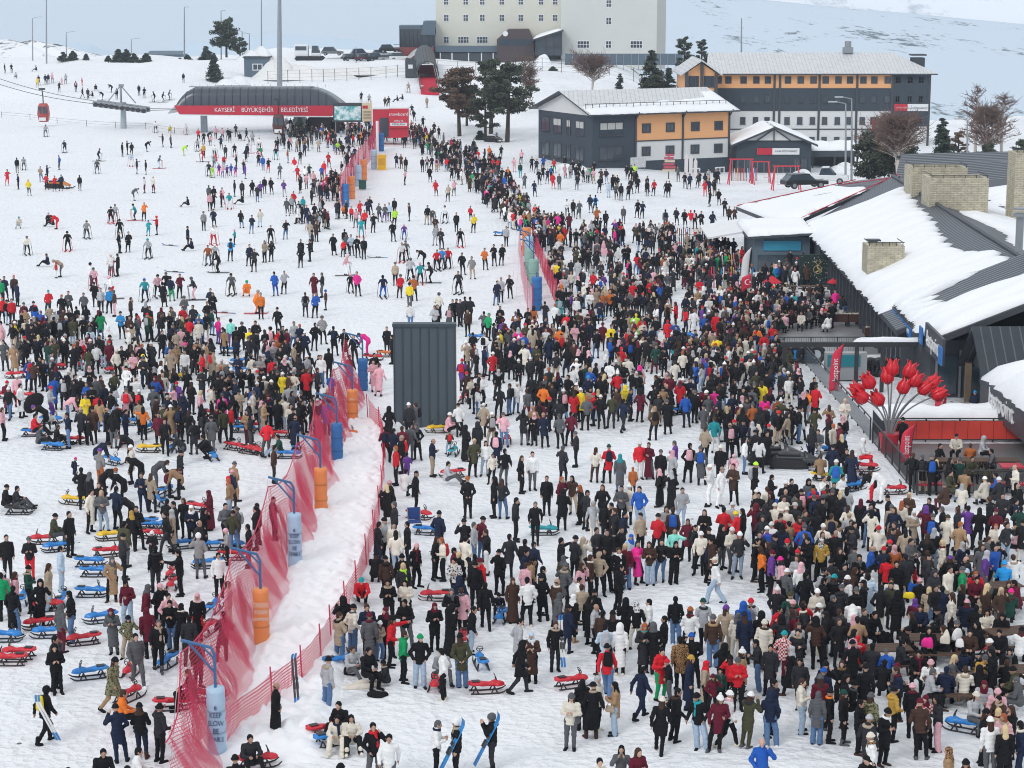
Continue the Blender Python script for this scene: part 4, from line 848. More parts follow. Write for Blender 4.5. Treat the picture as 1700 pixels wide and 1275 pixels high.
FAR = {
(0, 0): """30 420 s jch bk hbk 6;75 420 s jbk bk hbk 2;238 432 g jnv bk hbk 4;105 478 g jlg gy hbk 2;255 495 s jbk bk hbk 2;245 510 s jye mu hbr 2;300 490 s jnv bk hbk 2;318 487 s jnv bk hbk 8;345 480 s jpk mr hbk 2;407 512 s jpk pk bpk 2 kid.7;432 487 s jlg gy bgy 2;390 540 s jbk bk hbk 2;500 535 s jch bk hbk 8
543 515 s jrd rd brd 4 kid.8;543 578 w jbk bk hbk 6;580 582 s jch bk hbk 2;610 600 g jbk bk hbk 4;632 555 g jch bk hbk 2;735 558 b jbk bk hbk 4;770 585 s jbk bk hbk 8;675 607 b jbk bk hbk 4;918 560 s jbk bk hbk 2;952 575 s jnv bk hbk 8;1020 603 i jbk bk ebk 4;1075 605 i jch bk egy 6;1117 592 i jgy gy egy 6;1212 482 s jbk bk hbk 2
1028 800 i jwh bk hbk 2;1125 828 g jye be bli 2;1230 818 i jwh wh hbr 2;300 822 i jlg gy egy 2;425 928 i jch bk bbk 2;650 980 i jnv bk emr 6;390 1028 s jbl gy bbl 4;640 1052 i jgy bk egy 2;805 942 s jbk bk hbk 6;840 930 a jbk bk hbk 6;868 942 s jbk bk hbk 8;970 935 b jbk bk bbk 6;1075 885 a jnv bk bbk 4;1128 890 s jgy bk hbk 6
1215 962 b jli li hbk 6;1050 1027 i jgy lb ebk 6;865 1012 i jlb wh bwh 2;903 1050 a jnv bk hbk 6;963 1058 s jbk bk bbk 4;955 1170 s jwh mr hbk 4;1010 1165 s jcr mr bwh 9;110 1042 s jbk gy hbk 8;155 1037 i jlg bk hbk 2;45 1120 s jrd rd bmr 2;120 1150 s jnv bk hbk 4;268 1100 s jbe je hbr 2;310 1092 a jnv bk hbk 6;188 1185 s jye gy bye 2
305 1150 s jrd bk bbk 2;358 1162 s jrd bk hbk 2;400 1155 s jnv bk bte 8;525 1158 s jbk gy hbk 8;885 1245 b jgy gy hgy 6;1312 850 s jrd bk hbk 2;1345 870 s jbk bk hbk 2;1380 872 b jch bk hbk 6;1425 835 s jpk bk hbk 2;1470 845 s jpk nv hbr 8;1505 848 s jbk gy hbk 2;1520 855 s jbk bk hbk 2;1560 820 s jch bk hbk 2;1585 875 g jbk bk hbk 2
1630 845 w jbk bk hbk 4;1670 870 s jlg gy hbk 2;1305 920 i jlg bk hbk 2;1345 950 s jmu bk hbk 2;1390 900 b jpk gy hbr 2;1460 900 s jnv bk hbk 8;1490 960 s jch bk bbk 2;1340 985 i jrd rd brd 4;1418 955 i jwh gy bwh 2;1550 950 i jbk bk hbk 2;1640 930 i jlg bk hbk 6;1480 1035 b jrd bk hbk 2;1415 1035 b jlg gy hbk 2;1565 1020 s jbk bk hbk 4
1380 1072 i jch bk hbk 2;1405 1100 i jli li hbk 2 kid.8;1445 1080 s jpu hp epk 2 kid.8;1470 1090 s jpk pu epk 2 kid.8;1500 1090 s jpu bk ebl 2 kid.8;1525 1080 s jbl pu ebl 2 kid.8;1555 1090 s jpu hp hbk 2 kid.8;1620 1082 s jpu pu hbk 6;1550 1190 s jbk bk hbk 4;1600 1195 s jch bk hbk 2;1665 1190 s jbk bk hbk 8;1380 1225 s jgy bk hbk 8;1410 1230 s jbk bk hbk 8;1470 1240 s jpk bk hbk 2""",
(0, 320): """125 158 g jcr lg bte 2;320 128 g jbk bk epk 2;370 145 b jrd rd emr 4;345 150 g jbk bk hbk 4;570 180 i jpt ch egy 2;445 250 i jbk bk ebk 2;175 282 i jcr bk egy 2;730 88 i jbk bk ebk 2;760 72 i jlg gy egy 2;890 70 i jte ch ebk 4;950 62 s jor bk hor 2;790 170 i jbk bk ebk 2;980 178 s jte te ebl 2 kid.8;1035 150 a jrd bk erd 4
785 258 s jbk bk hbk 6;845 256 s mbk bk hbk 2;978 298 i jlg bk ete 2;310 402 g jnv bk hbk 4;395 440 b jbe gy ebe 4;370 455 s jrd wh erd 4 kid.7;595 458 s jwh gy ebk 6;620 490 i jpk mr egy 2;730 398 s jwh gy ewh 2;735 400 s jrd rd erd 2;775 402 s mbk bk hbk 4;735 545 i jwh rd epk 4;1240 220 s mnv bk hbk 6;1265 300 g jnv bk hbk 4
1345 120 s jpt bk egy 2;1412 105 s mnv bk hbk 2;1410 215 i jwh rd hbk 2;1375 345 i jru gy hbk 2;1420 335 i jlg bk ewh 2;1440 385 i jbk bk ebk 4;1550 240 s jte bk epk 4 kid.75;1522 300 s jsk bk ebk 8 pack-bk;1645 340 s jnv bk hbk 2;1680 370 s jch bk hbk 2;1240 25 g jbk bk hbk 4;1385 0 s jpk bk hbk 2;1410 0 s jbk bk hbk 2;1465 -15 s jmr bk hbk 4;1515 0 i jte wh hbk 2;1600 5 g jbk bk hbk 4
955 562 i jte nv ebl 2;1040 535 i jpk bk ebk 2;1100 520 i jbk bk egy 2;1130 550 s jnv gn ebk 8;1185 535 s jmr bk hmr 2;1080 590 s lbk bk ebk 8;1280 553 i jch pk egy 4;1530 528 i jgy ol ebk 2;1632 575 g jor or egn 2;1690 640 i jor or ebe 6;1395 632 s mnv bk hbk 2;1365 718 s mbk bk hbk 2;1410 660 s mbk bk hbk 2;1220 678 s jgy lg egy 2;1280 742 s jch bk hbr 2
860 692 s jbr bk hbr 6 scarf-ye;720 620 s jsk bk egy 2;755 640 s jbr pk egy 4;665 630 s jlg bk hgy 2;625 590 s mbk bk hbk 8;315 642 s jrd dg bte 2;225 718 s jnv bk bbk 2;30 552 s jnv bk hbk 2;90 545 s jbr bk hrd 2;110 590 s mnv bk hbk 9;75 700 s jrd bk hbk 2;10 690 s jrd bk hrd 2;0 570 s jgn bk hbk 2;150 725 s jmr bk bgy 2;455 650 s jgy bk hbr 2;410 672 s jbk bk hgi 2;555 660 s jgy bk hbk 2
275 780 s jbl bk hgy 8;800 785 s jsk bk bbk 2;1440 825 s jhp pu hbk 9;1525 830 s jmt pu ebk 8;1560 885 s mbk bk hbk 8;1595 848 s jbk bk egy 2;1640 950 s jch bk bgy 2;1685 845 s jbe bk hbk 2;1320 805 s jbl bl bte 2;985 785 s jru bk ebk 8;715 880 s jwh bk kwh 8;850 895 s jwh cr hwh 4;590 890 s jlb lb kgy 8;630 1000 s jwh bk hbk 8;770 1035 s jcr bk bcr 3;945 1070 s mye bk kye 3;910 950 s jcr bk Hbr 8
430 935 s mbk bk blg 9;325 960 s lpk bk Hbr 3;90 1000 s lta ta hbr 2;25 975 s mgy ch hbr 2;165 975 s jbk bk hbk 8;340 1055 s mgy gy hbk 6;215 1120 s jbr bk hbr 8;110 1205 s jpk rd bwh 2;630 1215 s mgy bk bbk 8;1220 1040 s jwh gy hbk 2;1335 1060 s jrd bk hbk 4;1465 1100 s mbe wh bwh 2;1510 1120 s mgy bk bwh 2;1130 1035 s mbe be hbe 2;1230 995 s jbk bk bhp 4""",
(425, 320): """95 215 i jbk bk hbk 2;295 308 s jbk bk hbk 2;355 308 a jbk bk hbk 4;370 245 s jch bk ebk 4;512 270 s lbk bk hbk 2;585 240 s mbk bk hbk 8;600 270 s jgy bk hbk 2;630 275 s jlb bk hgy 2;670 285 s jbk bk hbk 2;712 295 s jbk bk hbk 2;590 412 i jpk wh hpk 6;575 310 s jrd bk hbk 2 kid.8;965 328 i jwh bk hbk 2;990 312 i jgy bk egy 2;920 455 s jbe bk egy 2;1020 430 i jlg bk egy 8
1085 460 i jte bk epk 8;1105 380 b jbk bk hbk 4;1155 457 i jbk bk ebk 4;1195 375 i jrd bk hbk 2;1230 365 i jsk ch hbk 2;1270 362 i jrd bk hbk 2;1365 395 s jbk bk hbk 2;1430 420 s jpt be hbr 2;1515 365 s jor bk hbr 2;1575 340 s mbk bk hbk 2;1625 340 s jbk bk hbk 2;1350 235 i jbk ch hbk 2;1440 140 s jye bk hor 2;1420 88 s jrd bk hbk 2 kid.8;1325 130 s mbk bk hbk 2
1250 80 i jwh bk egy 2;1130 82 s jbk be hbk 2;1165 115 b jgy gy hgy 2;1190 155 s jbr gy hbr 2;1185 210 s jlg lg hgy 2;1225 235 s jch bk hbk 2;1015 65 s jbr bk egy 4;775 135 s jbk bk hbk 2;695 170 i jte te hbk 2;715 112 s jrd bk hbk 2;660 105 s jpk gy hbr 2;685 52 s mrd bk hbk 2;740 40 s mnv bk hbk 2;755 25 s jbk bk hbk 2;630 90 s jrd bk hbk 2 kid.8;580 80 g jor bk bor 2;915 35 s jbk bk hbk 2
905 185 s jbk bk egy 2;980 205 i jpu bl epk 2 kid.8;915 100 s jli bk hbk 2;815 70 s jgy bk hbk 2;850 75 s jgy pu hbk 2;880 65 s jlb bk hgy 2;435 30 s mbk bk hbk 2;310 25 s jte bk hbk 2;285 55 s lnv bk hbk 2;235 20 s jlg bk hbr 2;205 35 s jgy gy hbk 2;355 125 i jbl bl hbk 2;410 120 s jgy gy hbk 8;330 80 s mnv bk hrd 2;390 70 s jbk bk hbk 8;250 -10 s jrd bk hbk 2
125 522 s jbl bl hbk 8;185 515 s jlg bk hgy 2;385 530 s lmr mr hmr 2;435 528 s jch gy hgy 4;325 658 w jgy ch hbr 8;390 658 s jbl bk hbr 2;460 638 s jbr bk ebl 4 kid.8;625 530 i jbk bk epk 2 kid.85;670 520 s jhp bk hbr 2;840 545 i jnv bl ebk 8 pack-nv;950 535 s jrd br egy 2;1045 543 s jru bk ebk 8;1015 590 s jye gy ebk 8;1340 518 i jch bk hbk 2;1020 720 s jwh je egy 8;1205 657 s jcr bk egy 8
1200 740 s mbk bk hbk 2;1185 745 s jlg bk hbk 2;1275 750 s mgy bk bgy 8;1300 705 s mbk bk hbk 2;1330 700 s mbk bk hbk 2;1380 688 s jch bk hbk 8;1410 688 s jch bk hbk 8;1350 705 s mch bk hbk 2;1400 770 s jbr bk hbr 2;1535 795 s jgn bk hgn 9;1510 785 s jgy bk hbk 8;1610 790 s jbk bk hbk 2;1630 830 s jpu bk emr 8;1590 580 s mnv je hbk 2;1620 560 s jlg bk hbk 2;1680 545 s jbk bk hbr 2;1655 220 s jlg bk hgy 2
145 757 s jbk bk bbk 2;95 882 s jpk bk ebk 4;175 880 s jgy be hbk 2;245 850 s jlg je hbk 2;285 868 s jnv bk hgi 8;325 918 s jnv bk bwh 8;385 860 s jbk bk hbk 8;440 808 s jpt bk egy 2;515 883 s mbk bk hbk 8;585 900 s lbk bk hbk 2;650 938 s jbk bk hta 2;730 928 b jhp hp edg 4;865 885 s mbk ch hbk 2;900 940 s jbk bk hbk 4;165 1020 s mbk bk hbk 2;275 960 s mbk bk hbe 2;30 660 s jor bk hgy 2;0 845 s jbk bk hbk 2
105 1092 s jrd bk hbk 8;30 1080 s jpt lg bgy 2;200 1075 s jwh bk bwh 2;780 1105 s lpk pk hbk 2;775 1060 s mbk bk hbk 2;810 1130 s lpk pk hbr 8;345 1060 s lbk bk kbk 8;290 1095 s mch bk kch 8;480 1030 s mbk bk hbk 8;615 1075 s mbk bk hbk 8""",
(850, 320): """1015 460 s jwh bk kwh 8;990 500 s jwh bk bwh 8;1033 555 s jcr je bwh 8 kid.75;895 555 s rbk bk hbk 8;895 505 s mnv bk hbk 8;935 505 s jpk be hbr 8;1000 650 s mbk bk kbk 8;520 650 s jwh bk hbk 2;425 690 s jwh mr hbk 2;585 700 s mnv bk hbk 2;320 690 s jte te hbk 8;290 735 s jwh bk hgi 8;770 800 s jbe be hbr 8;825 800 s jli li hye 8;885 800 s jbk gy hbk 2;595 858 s mmr bk hmr 8
650 870 s jye bk hbr 2;655 925 s jch bk hbk 8;1030 840 s mrd bk hrd 8;1085 850 s jbl je hbr 8;870 885 s jnv bk hbr 2;930 885 s jnv lj hbr 2;950 820 s jbk lj hbk 2;1345 790 s mrd rd hbr 2;1300 780 s mbk wh bwh 8;1375 830 s mbk bk hbk 9;1195 950 s mbk bk hbk 2 scarf-wh;1160 1005 s jnv ch hbk 2;1365 950 s jye ol hbr 8;1320 1085 s lcr wh hbk 8;1430 850 s mbr bk bbl 8;1480 760 b mbr bk bgy 8
350 850 s lcr cr kcr 9;135 845 s jcr bk bcr 8;310 890 s jor bk bwh 8;395 940 s jdg bk hbk 8;525 830 s jch bk hbk 8;420 820 s mbk lb hbk 8;20 785 s jru bk hgy 8;85 930 s jbl bk bmr 8;620 1035 s jwh bk kwh 4;705 1060 s jbe bk hbr 4;720 1020 s jrd bk hrd 8;850 1145 s jpk nv khp 8;240 1155 s jol bk hru 8;400 1150 s jwh bk bbk 8;430 1100 s jwh gy bwh 8;500 1210 s jnv nv bsk 2;590 1190 s jru bk bbr 8;170 190 s mlb bk hbr 2;300 205 s jye bk hbk 8
550 15 s jsk bk hbk 8;520 12 s jnv gy hbk 2;405 45 s mbk bk hbk 2;443 50 s mgy bk hbo 2;365 42 s jwh bk hbk 2;560 95 s jru bk hbk 2;620 118 s mbk bk hbk 8;738 88 s jgy gy hgy 2;830 45 s mbk bk hbk 2;862 55 s jnv bk hbk 2;1015 110 s jgy gy hbk 8;1090 98 s jch bk hbk 2;1185 115 s jrd wh hrd 8;1145 110 s jbk bk hbk 2;1210 115 s jbk bk hbk 8;1255 122 s jbk bk hbk 2;1325 122 s mnv bk hbk 8;1440 90 s jbr bk hbk 2;1475 92 s jbr bk hbk 2
975 195 s mwh wh kwh 2;610 340 s jpk wh kpk 8;700 365 s jwh wh kwh 8;655 370 s mbr bk hbr 2;725 200 s jrd bk hrd 2;600 655 s mru bk hru 2;645 645 s jor bk hor 2;555 630 s mbe be hbe 2;355 475 s lgy bk hbk 2;310 500 s mbk bk hbk 8;1270 620 s jwh be kwh 8;795 590 s jrd rd hrd 2;840 560 s jlg bk hwh 8;890 370 s jnv bk hbk 8;1290 400 s jwh bk hbk 8;1410 35 s jbk bk hbk 2;1310 -20 s jbk bk hbk 4;1370 -25 s jbk bk hbk 2""",
(850, 0): """55 1075 s jdg te hbk 2;82 1145 s lgy gy hgy 2;180 1120 s mbk bk hbk 2;272 1143 s mrd rd hrd 2;312 1148 s mgy bk hgy 2;150 1195 s mnv bk hbk 8;235 1115 s jnv gy hbk 2;262 1098 s mbk bk hbk 8;405 1058 s mbk bk hbk 2;448 1062 s mbk bk hbk 8;430 1152 s jch gy hbk 2;500 1110 s jlg bk hwh 2;540 1115 s jpk be hbk 2;580 1165 s mbk bk hbk 8;625 1115 s jch lb hbk 2;640 1200 s jlb lb bwh 2
690 1215 s jgy bk hbk 8;722 1212 s jbk bk hbk 8;770 1212 s mbk bk hbk 2;788 1178 s jch bk hbk 2;830 1165 s jbk bk hbk 2;895 1192 s jbk bk hbk 2;938 1188 s jrd bk hbk 2;1022 1195 s mbk bk hbk 2;1035 1195 s mbk bk hbk 2;1145 1142 s jbk bk hbk 2;1175 1148 s mnv bk hbk 8;1100 1100 s jgy gy hgy 2;1278 1192 s jrd rd hrd 2;1345 1120 s mbk bk hbk 2;1365 1118 s mnv bk hbk 2;810 1085 s jli bk hbk 2;762 1090 s jbk bk hbk 2;785 1092 s jbk bk hbk 2
130 1035 s jbk bk hbk 2;160 1050 s jnv bk hbk 2;205 1095 s mbk bk hbk 2;280 1050 s jrd gn hbk 2;350 1030 s mbk bk hbk 2;15 1040 s jpk pk hpk 2;60 990 s jpk bk hrd 2;205 1030 s jbl bk hbk 2;1230 1145 s jch bk hbk 2;540 1065 s mbk bk hbk 2""",
(425, 0): """155 870 s mnv gy hbk 2;225 860 s jch gy hgy 2;540 935 i jli bk hye 2;485 870 s jrd rd hrd 2;690 870 s jor bk hor 2;480 1008 s mrd bk hbk 2;600 890 s mnv bk hbk 2;575 945 s jbk bk hbk 2;615 950 s jbk bk hbk 2;650 970 s mnv bk hbk 2;320 945 s jnv bk hbk 8;290 990 s jbk gy hbk 2;255 1040 s jrd wh hrd 2;275 1095 s jrd rd hrd 2;450 1065 s jrd rd hrd 2;155 1080 s jgy gy hgy 8;130 970 i jnv te hbk 2
30 965 s jgn bk hbk 8;20 910 i jwh bk hbk 2;45 1030 s jbl bl hbk 2;80 1045 s jbk rd hbk 2;55 1170 s jbk gy hbk 2;25 1200 s jpu bk hbk 2;100 1175 s jbk bk hbk 2;185 1190 s jpu lg hpu 2;325 1100 s jwh bk hbk 2;380 1130 s jpk bk hbk 2;350 1085 s jdg bk hgn 2;435 1095 s jbl bk hbk 2;495 1110 s jch bk hbk 2;525 1120 s jbk bk hbk 2;1190 1190 s mrd bk hrd 2;985 1120 s jpk bk hbk 4;930 1015 s mnv nv hnv 2;960 1020 s mbr bk hbr 2;990 1040 s jbk bk hbk 8
1270 1220 s jbe bk hbe 2;1310 1190 s jpk gy hpk 2;1295 1095 s mbk bk hbk 2;1150 1100 s mbk bk hbk 2;1100 1040 s jbk bk hbk 2;1130 1035 s jbk bk hbk 8;1160 1030 s jbk bk hbk 2;1260 1040 s jrd je hbk 2;1205 1030 s jgy ta hbk 2;1195 1040 s jpk ta hbk 8;1540 965 s jor gy hor 2;1440 920 s mbk bk hbk 2;1470 990 s mrd bk hrd 2;1620 960 s jbk bk hbk 2;1585 1105 s jgy lb hbk 2;1625 1110 s jbk lb hbk 2;1655 1210 s jnv bk hbk 2
695 605 s mbk bk hbk 2;748 622 i jlg bk hbk 2;855 640 s jbr bk hbk 2;875 635 s jch bk hbk 2;935 630 g jbk bk hbk 4;968 620 g jbk bk hbk 4;1030 690 i jnv bk hbk 2;1045 725 s jbk bk hbk 2;1103 768 s mbk bk hbk 2;1180 808 s jbk bk hbk 2;1210 835 s mbk bk hbk 2;1130 640 s jbe ta hbk 2;1008 545 i jbe be hbk 2""",
}
def read_rows(table):
    out = []
    for (ox, oy), rows in table.items():
        for r in rows.replace('\n', ';').split(';'):
            p = r.split()
            d = dict(px=ox + float(p[0]) / 3.984, py=oy + float(p[1]) / 3.984, pose=p[2], ln=p[3][0], top=p[3][1:], bot=p[4], hk=p[5][0], hc=p[5][1:], face=p[6], kid=1.0, ex={})
            for e in p[7:]:
                if e.startswith('kid'): d['kid'] = float(e[3:])
                else:
                    a = e.split('-'); d['ex'][a[0]] = a[1] if len(a) > 1 else ''
            d['sc'] = d['kid'] if d['kid'] < 1 else 1.0 + RNG.uniform(-.045, .035) - (.03 if d['hk'] in 'Hs' else 0)
            topz = TOPZ.get(d['pose'], 1.74)
            if d['pose'] == 'L': topz = .6
            if d['hk'] in 'ep': topz += .05
            g = on_ground(d['px'], d['py'], topz * d['sc'])
            d['loc'] = g
            d['rot'] = R(FACING[d['face']] + RNG.uniform(-14, 14)) - math.atan2(g.x, g.y) * 1.0
            out.append(d)
    return out
people = read_rows(PEOPLE); far = read_rows(FAR)
people.sort(key=lambda d: d['loc'].y)
N_SINGLE = 326
rest = people[N_SINGLE:] + far; people = people[:N_SINGLE]

def spread(L, r=.42, it=14):
    P = np.array([[d['loc'].x, d['loc'].y] for d in L])
    for _ in range(it):
        for i in range(len(P)):
            dv = P - P[i]; q = np.hypot(dv[:, 0], dv[:, 1]); q[i] = 9
            for j in np.where(q < r)[0]:
                m = (r - q[j]) / 2; u = dv[j] / max(q[j], 1e-3)
                P[i] -= u * m; P[j] += u * m
    for d, p in zip(L, P): d['loc'] = gpt(p[0], p[1])
spread(people); spread(rest, .36, 6)

BODY_MAT = SKIN
HEADNAME = {'h': 'hair', 'H': 'hair', 'b': 'knit_hat', 'p': 'knit_hat', 'k': 'hood', 's': 'headscarf', 'e': 'helmet', 'c': 'cap', 'x': 'hair'}
COATNAME = {'j': 'jacket', 'm': 'coat', 'l': 'coat', 'r': 'robe'}

def hair_m(c): return cloth_mat(c)

def ski_pair(name, loc, rot, m):
    root = empty(name, loc)
    root.rotation_euler = rot
    for q in (-1, 1):
        b = MB(); n = 12
        pr = [(-.82, 0), (-.5, 0), (.55, 0), (.72, .015), (.82, .06), (.88, .11)]
        for i in range(len(pr) - 1):
            (x0, z0), (x1, z1) = pr[i], pr[i + 1]
            b.add([(q * .05 - .035, x0, z0), (q * .05 + .035, x0, z0), (q * .05 + .035, x1, z1), (q * .05 - .035, x1, z1),
                   (q * .05 - .035, x0, z0 + .02), (q * .05 + .035, x0, z0 + .02), (q * .05 + .035, x1, z1 + .02), (q * .05 - .035, x1, z1 + .02)],
                  [(0, 3, 2, 1), (4, 5, 6, 7), (0, 1, 5, 4), (1, 2, 6, 5), (2, 3, 7, 6), (3, 0, 4, 7)], 0 if i in (1, 2) else 1)
        s_ = b.build('ski', [m, mat('ski_tip', (.03, .2, .5), .3)], root)
        c = MB(); c.box((q * .05, -.12, .045), (.06, .22, .05)); c.box((q * .05, .10, .045), (.055, .09, .06)); c.build('binding', mat('binding', (.05, .05, .05), .4), s_)
    return root

def make_person(d):
    pose = 's' if d['pose'] == 'L' else d['pose']
    if pose == 's' and d['pose'] != 'L': pose = d['pose'] = 'ssdefv'[RNG.randint(6)]
    body = clad('person', shp_mesh('body', shape_body, pose), SKIN[RNG.randint(3)], None)
    body.location = d['loc'] - Vector((0, 0, .03)); body.rotation_euler = (R(RNG.uniform(-2, 4)), R(RNG.uniform(-3, 3)), d['rot']); body.scale = (d['sc'],) * 3
    if d['pose'] == 'L':
        body.rotation_euler = (R(-72), 0, R(80)); body.location = d['loc'] + Vector((-.5, 0, .62))
    wide = d['bot'] in ('je', 'lj') or d['hk'] == 'H'
    clad(COATNAME[d['ln']], shp_mesh('coat', shape_coat, pose, d['ln']), cloth_mat(d['top']), body)
    clad('trousers', shp_mesh('trousers', shape_trousers, pose, wide), cloth_mat(d['bot']), body)
    bootc = 'bk'
    if d['top'] in ('cr', 'wh') and RNG.rand() < .4: bootc = 'cr'
    elif RNG.rand() < .2: bootc = RNG.choice(['br', 'wh', 'ta', 'gy'])
    bt_ = d['hk'] in 'He' or RNG.rand() < .3
    for sd_ in (-1, 1): clad('shoe', shp_mesh('shoe', shape_shoes, pose, bt_, .014, sd_), cloth_mat(bootc), body)
    M = head_frame(pose)
    clad(HEADNAME[d['hk']], shp_mesh('headwear', shape_head, d['hk']), cloth_mat(d['hc']), body, M)
    if d['hk'] in 'bpc' and RNG.rand() < .35: clad('hair', shp_mesh('headwear', shape_head, 'H'), cloth_mat('br'), body, M @ Matrix.Scale(.97, 4))
    if d['hk'] == 's' or d['hk'] == 'k': pass
    ex = dict(d['ex']); q_ = RNG.rand()
    if 'scarf' not in ex and 'fur' not in ex and d['hk'] not in 'ks':
        if q_ < .16: ex['scarf'] = ['bk', 'gy', 'cr', 'mr', 'be', 'nv'][RNG.randint(6)]
        elif q_ < .36: ex['fur'] = ['bk', 'ch', d['top'], d['top'], 'be', 'br'][RNG.randint(6)]
    if 'fur' in ex: clad('fur_collar', shp_mesh('headwear', shape_head, 'F'), cloth_mat(ex['fur']), body, M)
    if 'scarf' in ex: clad('scarf', shp_mesh('scarf', shape_scarf), cloth_mat(ex['scarf']), body, M)
    return body

def tword(c): return CW[c][1]
def bword(c): return {'je': 'blue jeans', 'lj': 'pale jeans'}.get(c, tword(c) + ' trousers')
def hword(d): return HEADW[d['hk']].format(c=tword(d['hc']) if d['hc'] in CW else '')
def desc(d, lv):
    who = 'child' if d['kid'] < .9 else 'person'
    s = '%s in %s %s' % (who, tword(d['top']), LONGW[d['ln']] if d['ln'] != 'm' else 'coat')
    if lv >= 1: s += ' and ' + bword(d['bot'])
    if lv >= 2: s += ', ' + hword(d)
    return s
def nick(d): return '%s %s' % (tword(d['top']), {'j': 'jacket', 'm': 'coat', 'l': 'long coat', 'r': 'robe'}[d['ln']])
FW = {'2': 'facing forward', '1': 'facing forward', '3': 'facing forward', '8': 'seen from behind', '7': 'seen from behind', '9': 'seen from behind', '4': 'facing left', '6': 'facing right'}
EXW = {'scarf': '{} scarf', 'bag': '{} bag', 'pack': '{} backpack', 'fur': '{} collar', 'skis': 'carrying skis'}

def label_people(L, everyone):
    from collections import Counter
    pw = {k: v for k, v in POSEW.items() if k not in 'sdefv'}; pw['L'] = 'lying on a sled'
    c2 = Counter(desc(d, 2) for d in everyone)
    cn = Counter(nick(d) for d in everyone)
    def full(d):
        s = desc(d, 2)
        e = ' '.join(EXW[k].format(tword(v) if v in CW else '') for k, v in d['ex'].items() if k in EXW)
        if e: s += ', ' + e
        return s
    def nwords(s): return len(s.split())
    used = Counter(); out = {}
    cfull = Counter(full(d) for d in everyone)
    cpose = Counter(full(d) + pw.get(d['pose'], '') for d in everyone)
    for d in L:
        s = full(d)
        if cfull[s] > 1:
            s2 = s + (', ' + pw[d['pose']] if d['pose'] in pw else ', standing')
            if cpose[full(d) + pw.get(d['pose'], '')] > 1 or nwords(s2) > 16:
                best = None
                near = sorted((e for e in everyone if e is not d), key=lambda e: (e['loc'] - d['loc']).length * (1 + 1.2 * (cn[nick(e)] - 1)) )
                for basis in (desc(d, 2), desc(d, 1), desc(d, 0)):
                    for e in near[:30]:
                        dx = e['px'] - d['px']; dy = e['loc'].y - d['loc'].y
                        if abs(dx) < 14 and abs(dy) > .7: rel = 'just in front of' if dy > 0 else 'just behind'
                        else: rel = 'just left of' if dx > 0 else 'just right of'
                        for nk in (nick(e), nick(e) + ' and ' + hword(e)):
                            if cn[nick(e)] > 3 and ' and ' not in nk: continue
                            t = '%s, %s the %s' % (basis, rel, nk)
                            if nwords(t) <= 16 and t not in used: best = t; break
                        if best: break
                    if best: break
                s2 = best or s2
            s = s2
        if used[s]:
            s = desc(d, 1) + ', ' + FW[d['face']]
        used[s] += 1; out[id(d)] = s
    return out, used
labels, used = label_people(people, people + rest)
print('people', len(people), 'crowd rows', len(rest), 'label repeats', [k for k, v in used.items() if v > 1][:12])
SKI_M = [mat('ski_top', (.75, .76, .75), .35), mat('ski_blue', (.03, .25, .6), .35)]
for d in people:
    o = make_person(d)
    tag(o, labels[id(d)], 'person', 'visitors crowding the snow')
    ex = d['ex']; rz = Matrix.Rotation(d['rot'], 4, 'Z'); sc = d['sc']
    who = nick(d)
    J = skeleton('s' if d['pose'] == 'L' else d['pose'])
    if 'pack' in ex:
        p = clad('backpack', shp_mesh('pack', shape_pack), cloth_mat(ex['pack']), None)
        c = Vector(J['chest']) + Vector((0, .05, -.02)); p.location = d['loc'] + rz.to_3x3() @ (c * sc); p.rotation_euler = (0, 0, d['rot']); p.scale = (sc,) * 3
        tag(p, '%s backpack worn over the %s' % (tword(ex['pack']), who), 'backpack')
    if 'bag' in ex:
        p = clad('handbag', shp_mesh('bag', shape_bag), cloth_mat(ex['bag']), None)
        c = Vector(J['L']['hip']) + Vector((.14, -.12, .05)); p.location = d['loc'] + rz.to_3x3() @ (c * sc); p.rotation_euler = (0, 0, d['rot'] + R(70)); p.scale = (sc,) * 3
        tag(p, '%s shoulder bag carried at the hip of the %s' % (tword(ex['bag']), who), 'bag')
    if 'skis' in ex:
        q = Vector((.20, -.12, 1.0)) if d['pose'] != 'w' else Vector((-.30, .1, .80))
        k = ski_pair('skis', d['loc'] + rz.to_3x3() @ q, (R(64), R(8), d['rot'] + R(20)), SKI_M[d['face'] == '4'])
        tag(k, 'pair of skis held upright by the %s with %s' % (who, hword(d)), 'skis', 'pairs of carried skis')

PAL = ['bk'] * 70 + ['ch'] * 22 + ['nv'] * 12 + ['gy'] * 7 + ['br'] * 5 + ['mr'] * 3 + ['ol'] * 4 + ['be'] * 4 + ['cr'] * 6 + ['wh'] * 5 + ['lg'] * 4 + ['rd'] * 4 + ['pk'] * 2 + ['bl'] * 2 + ['ta'] * 3 + ['or', 'ye', 'te', 'hp', 'gn', 'pu', 'dg', 'ru']
BPAL = ['bk'] * 14 + ['ch'] * 4 + ['nv'] * 3 + ['je'] * 4 + ['lj'] * 2 + ['gy'] * 2 + ['be', 'cr', 'mr']
HPAL = ['hbk'] * 7 + ['hbr'] * 3 + ['Hbk'] * 3 + ['Hbr'] * 3 + ['Hbo', 'bbk', 'bbk', 'bbk', 'bgy', 'bwh', 'bwh', 'brd', 'pwh', 'pgy', 'kbk', 'kch', 'sbk', 'slg', 'sbr', 'spk', 'smr', 'hgi', 'cbk', 'xbr']
def inside(p, poly):
    c = False; n = len(poly)
    for i in range(n):
        (x1, y1), (x2, y2) = poly[i], poly[i - 1]
        if (y1 > p[1]) != (y2 > p[1]) and p[0] < (x2 - x1) * (p[1] - y1) / (y2 - y1) + x1: c = not c
    return c
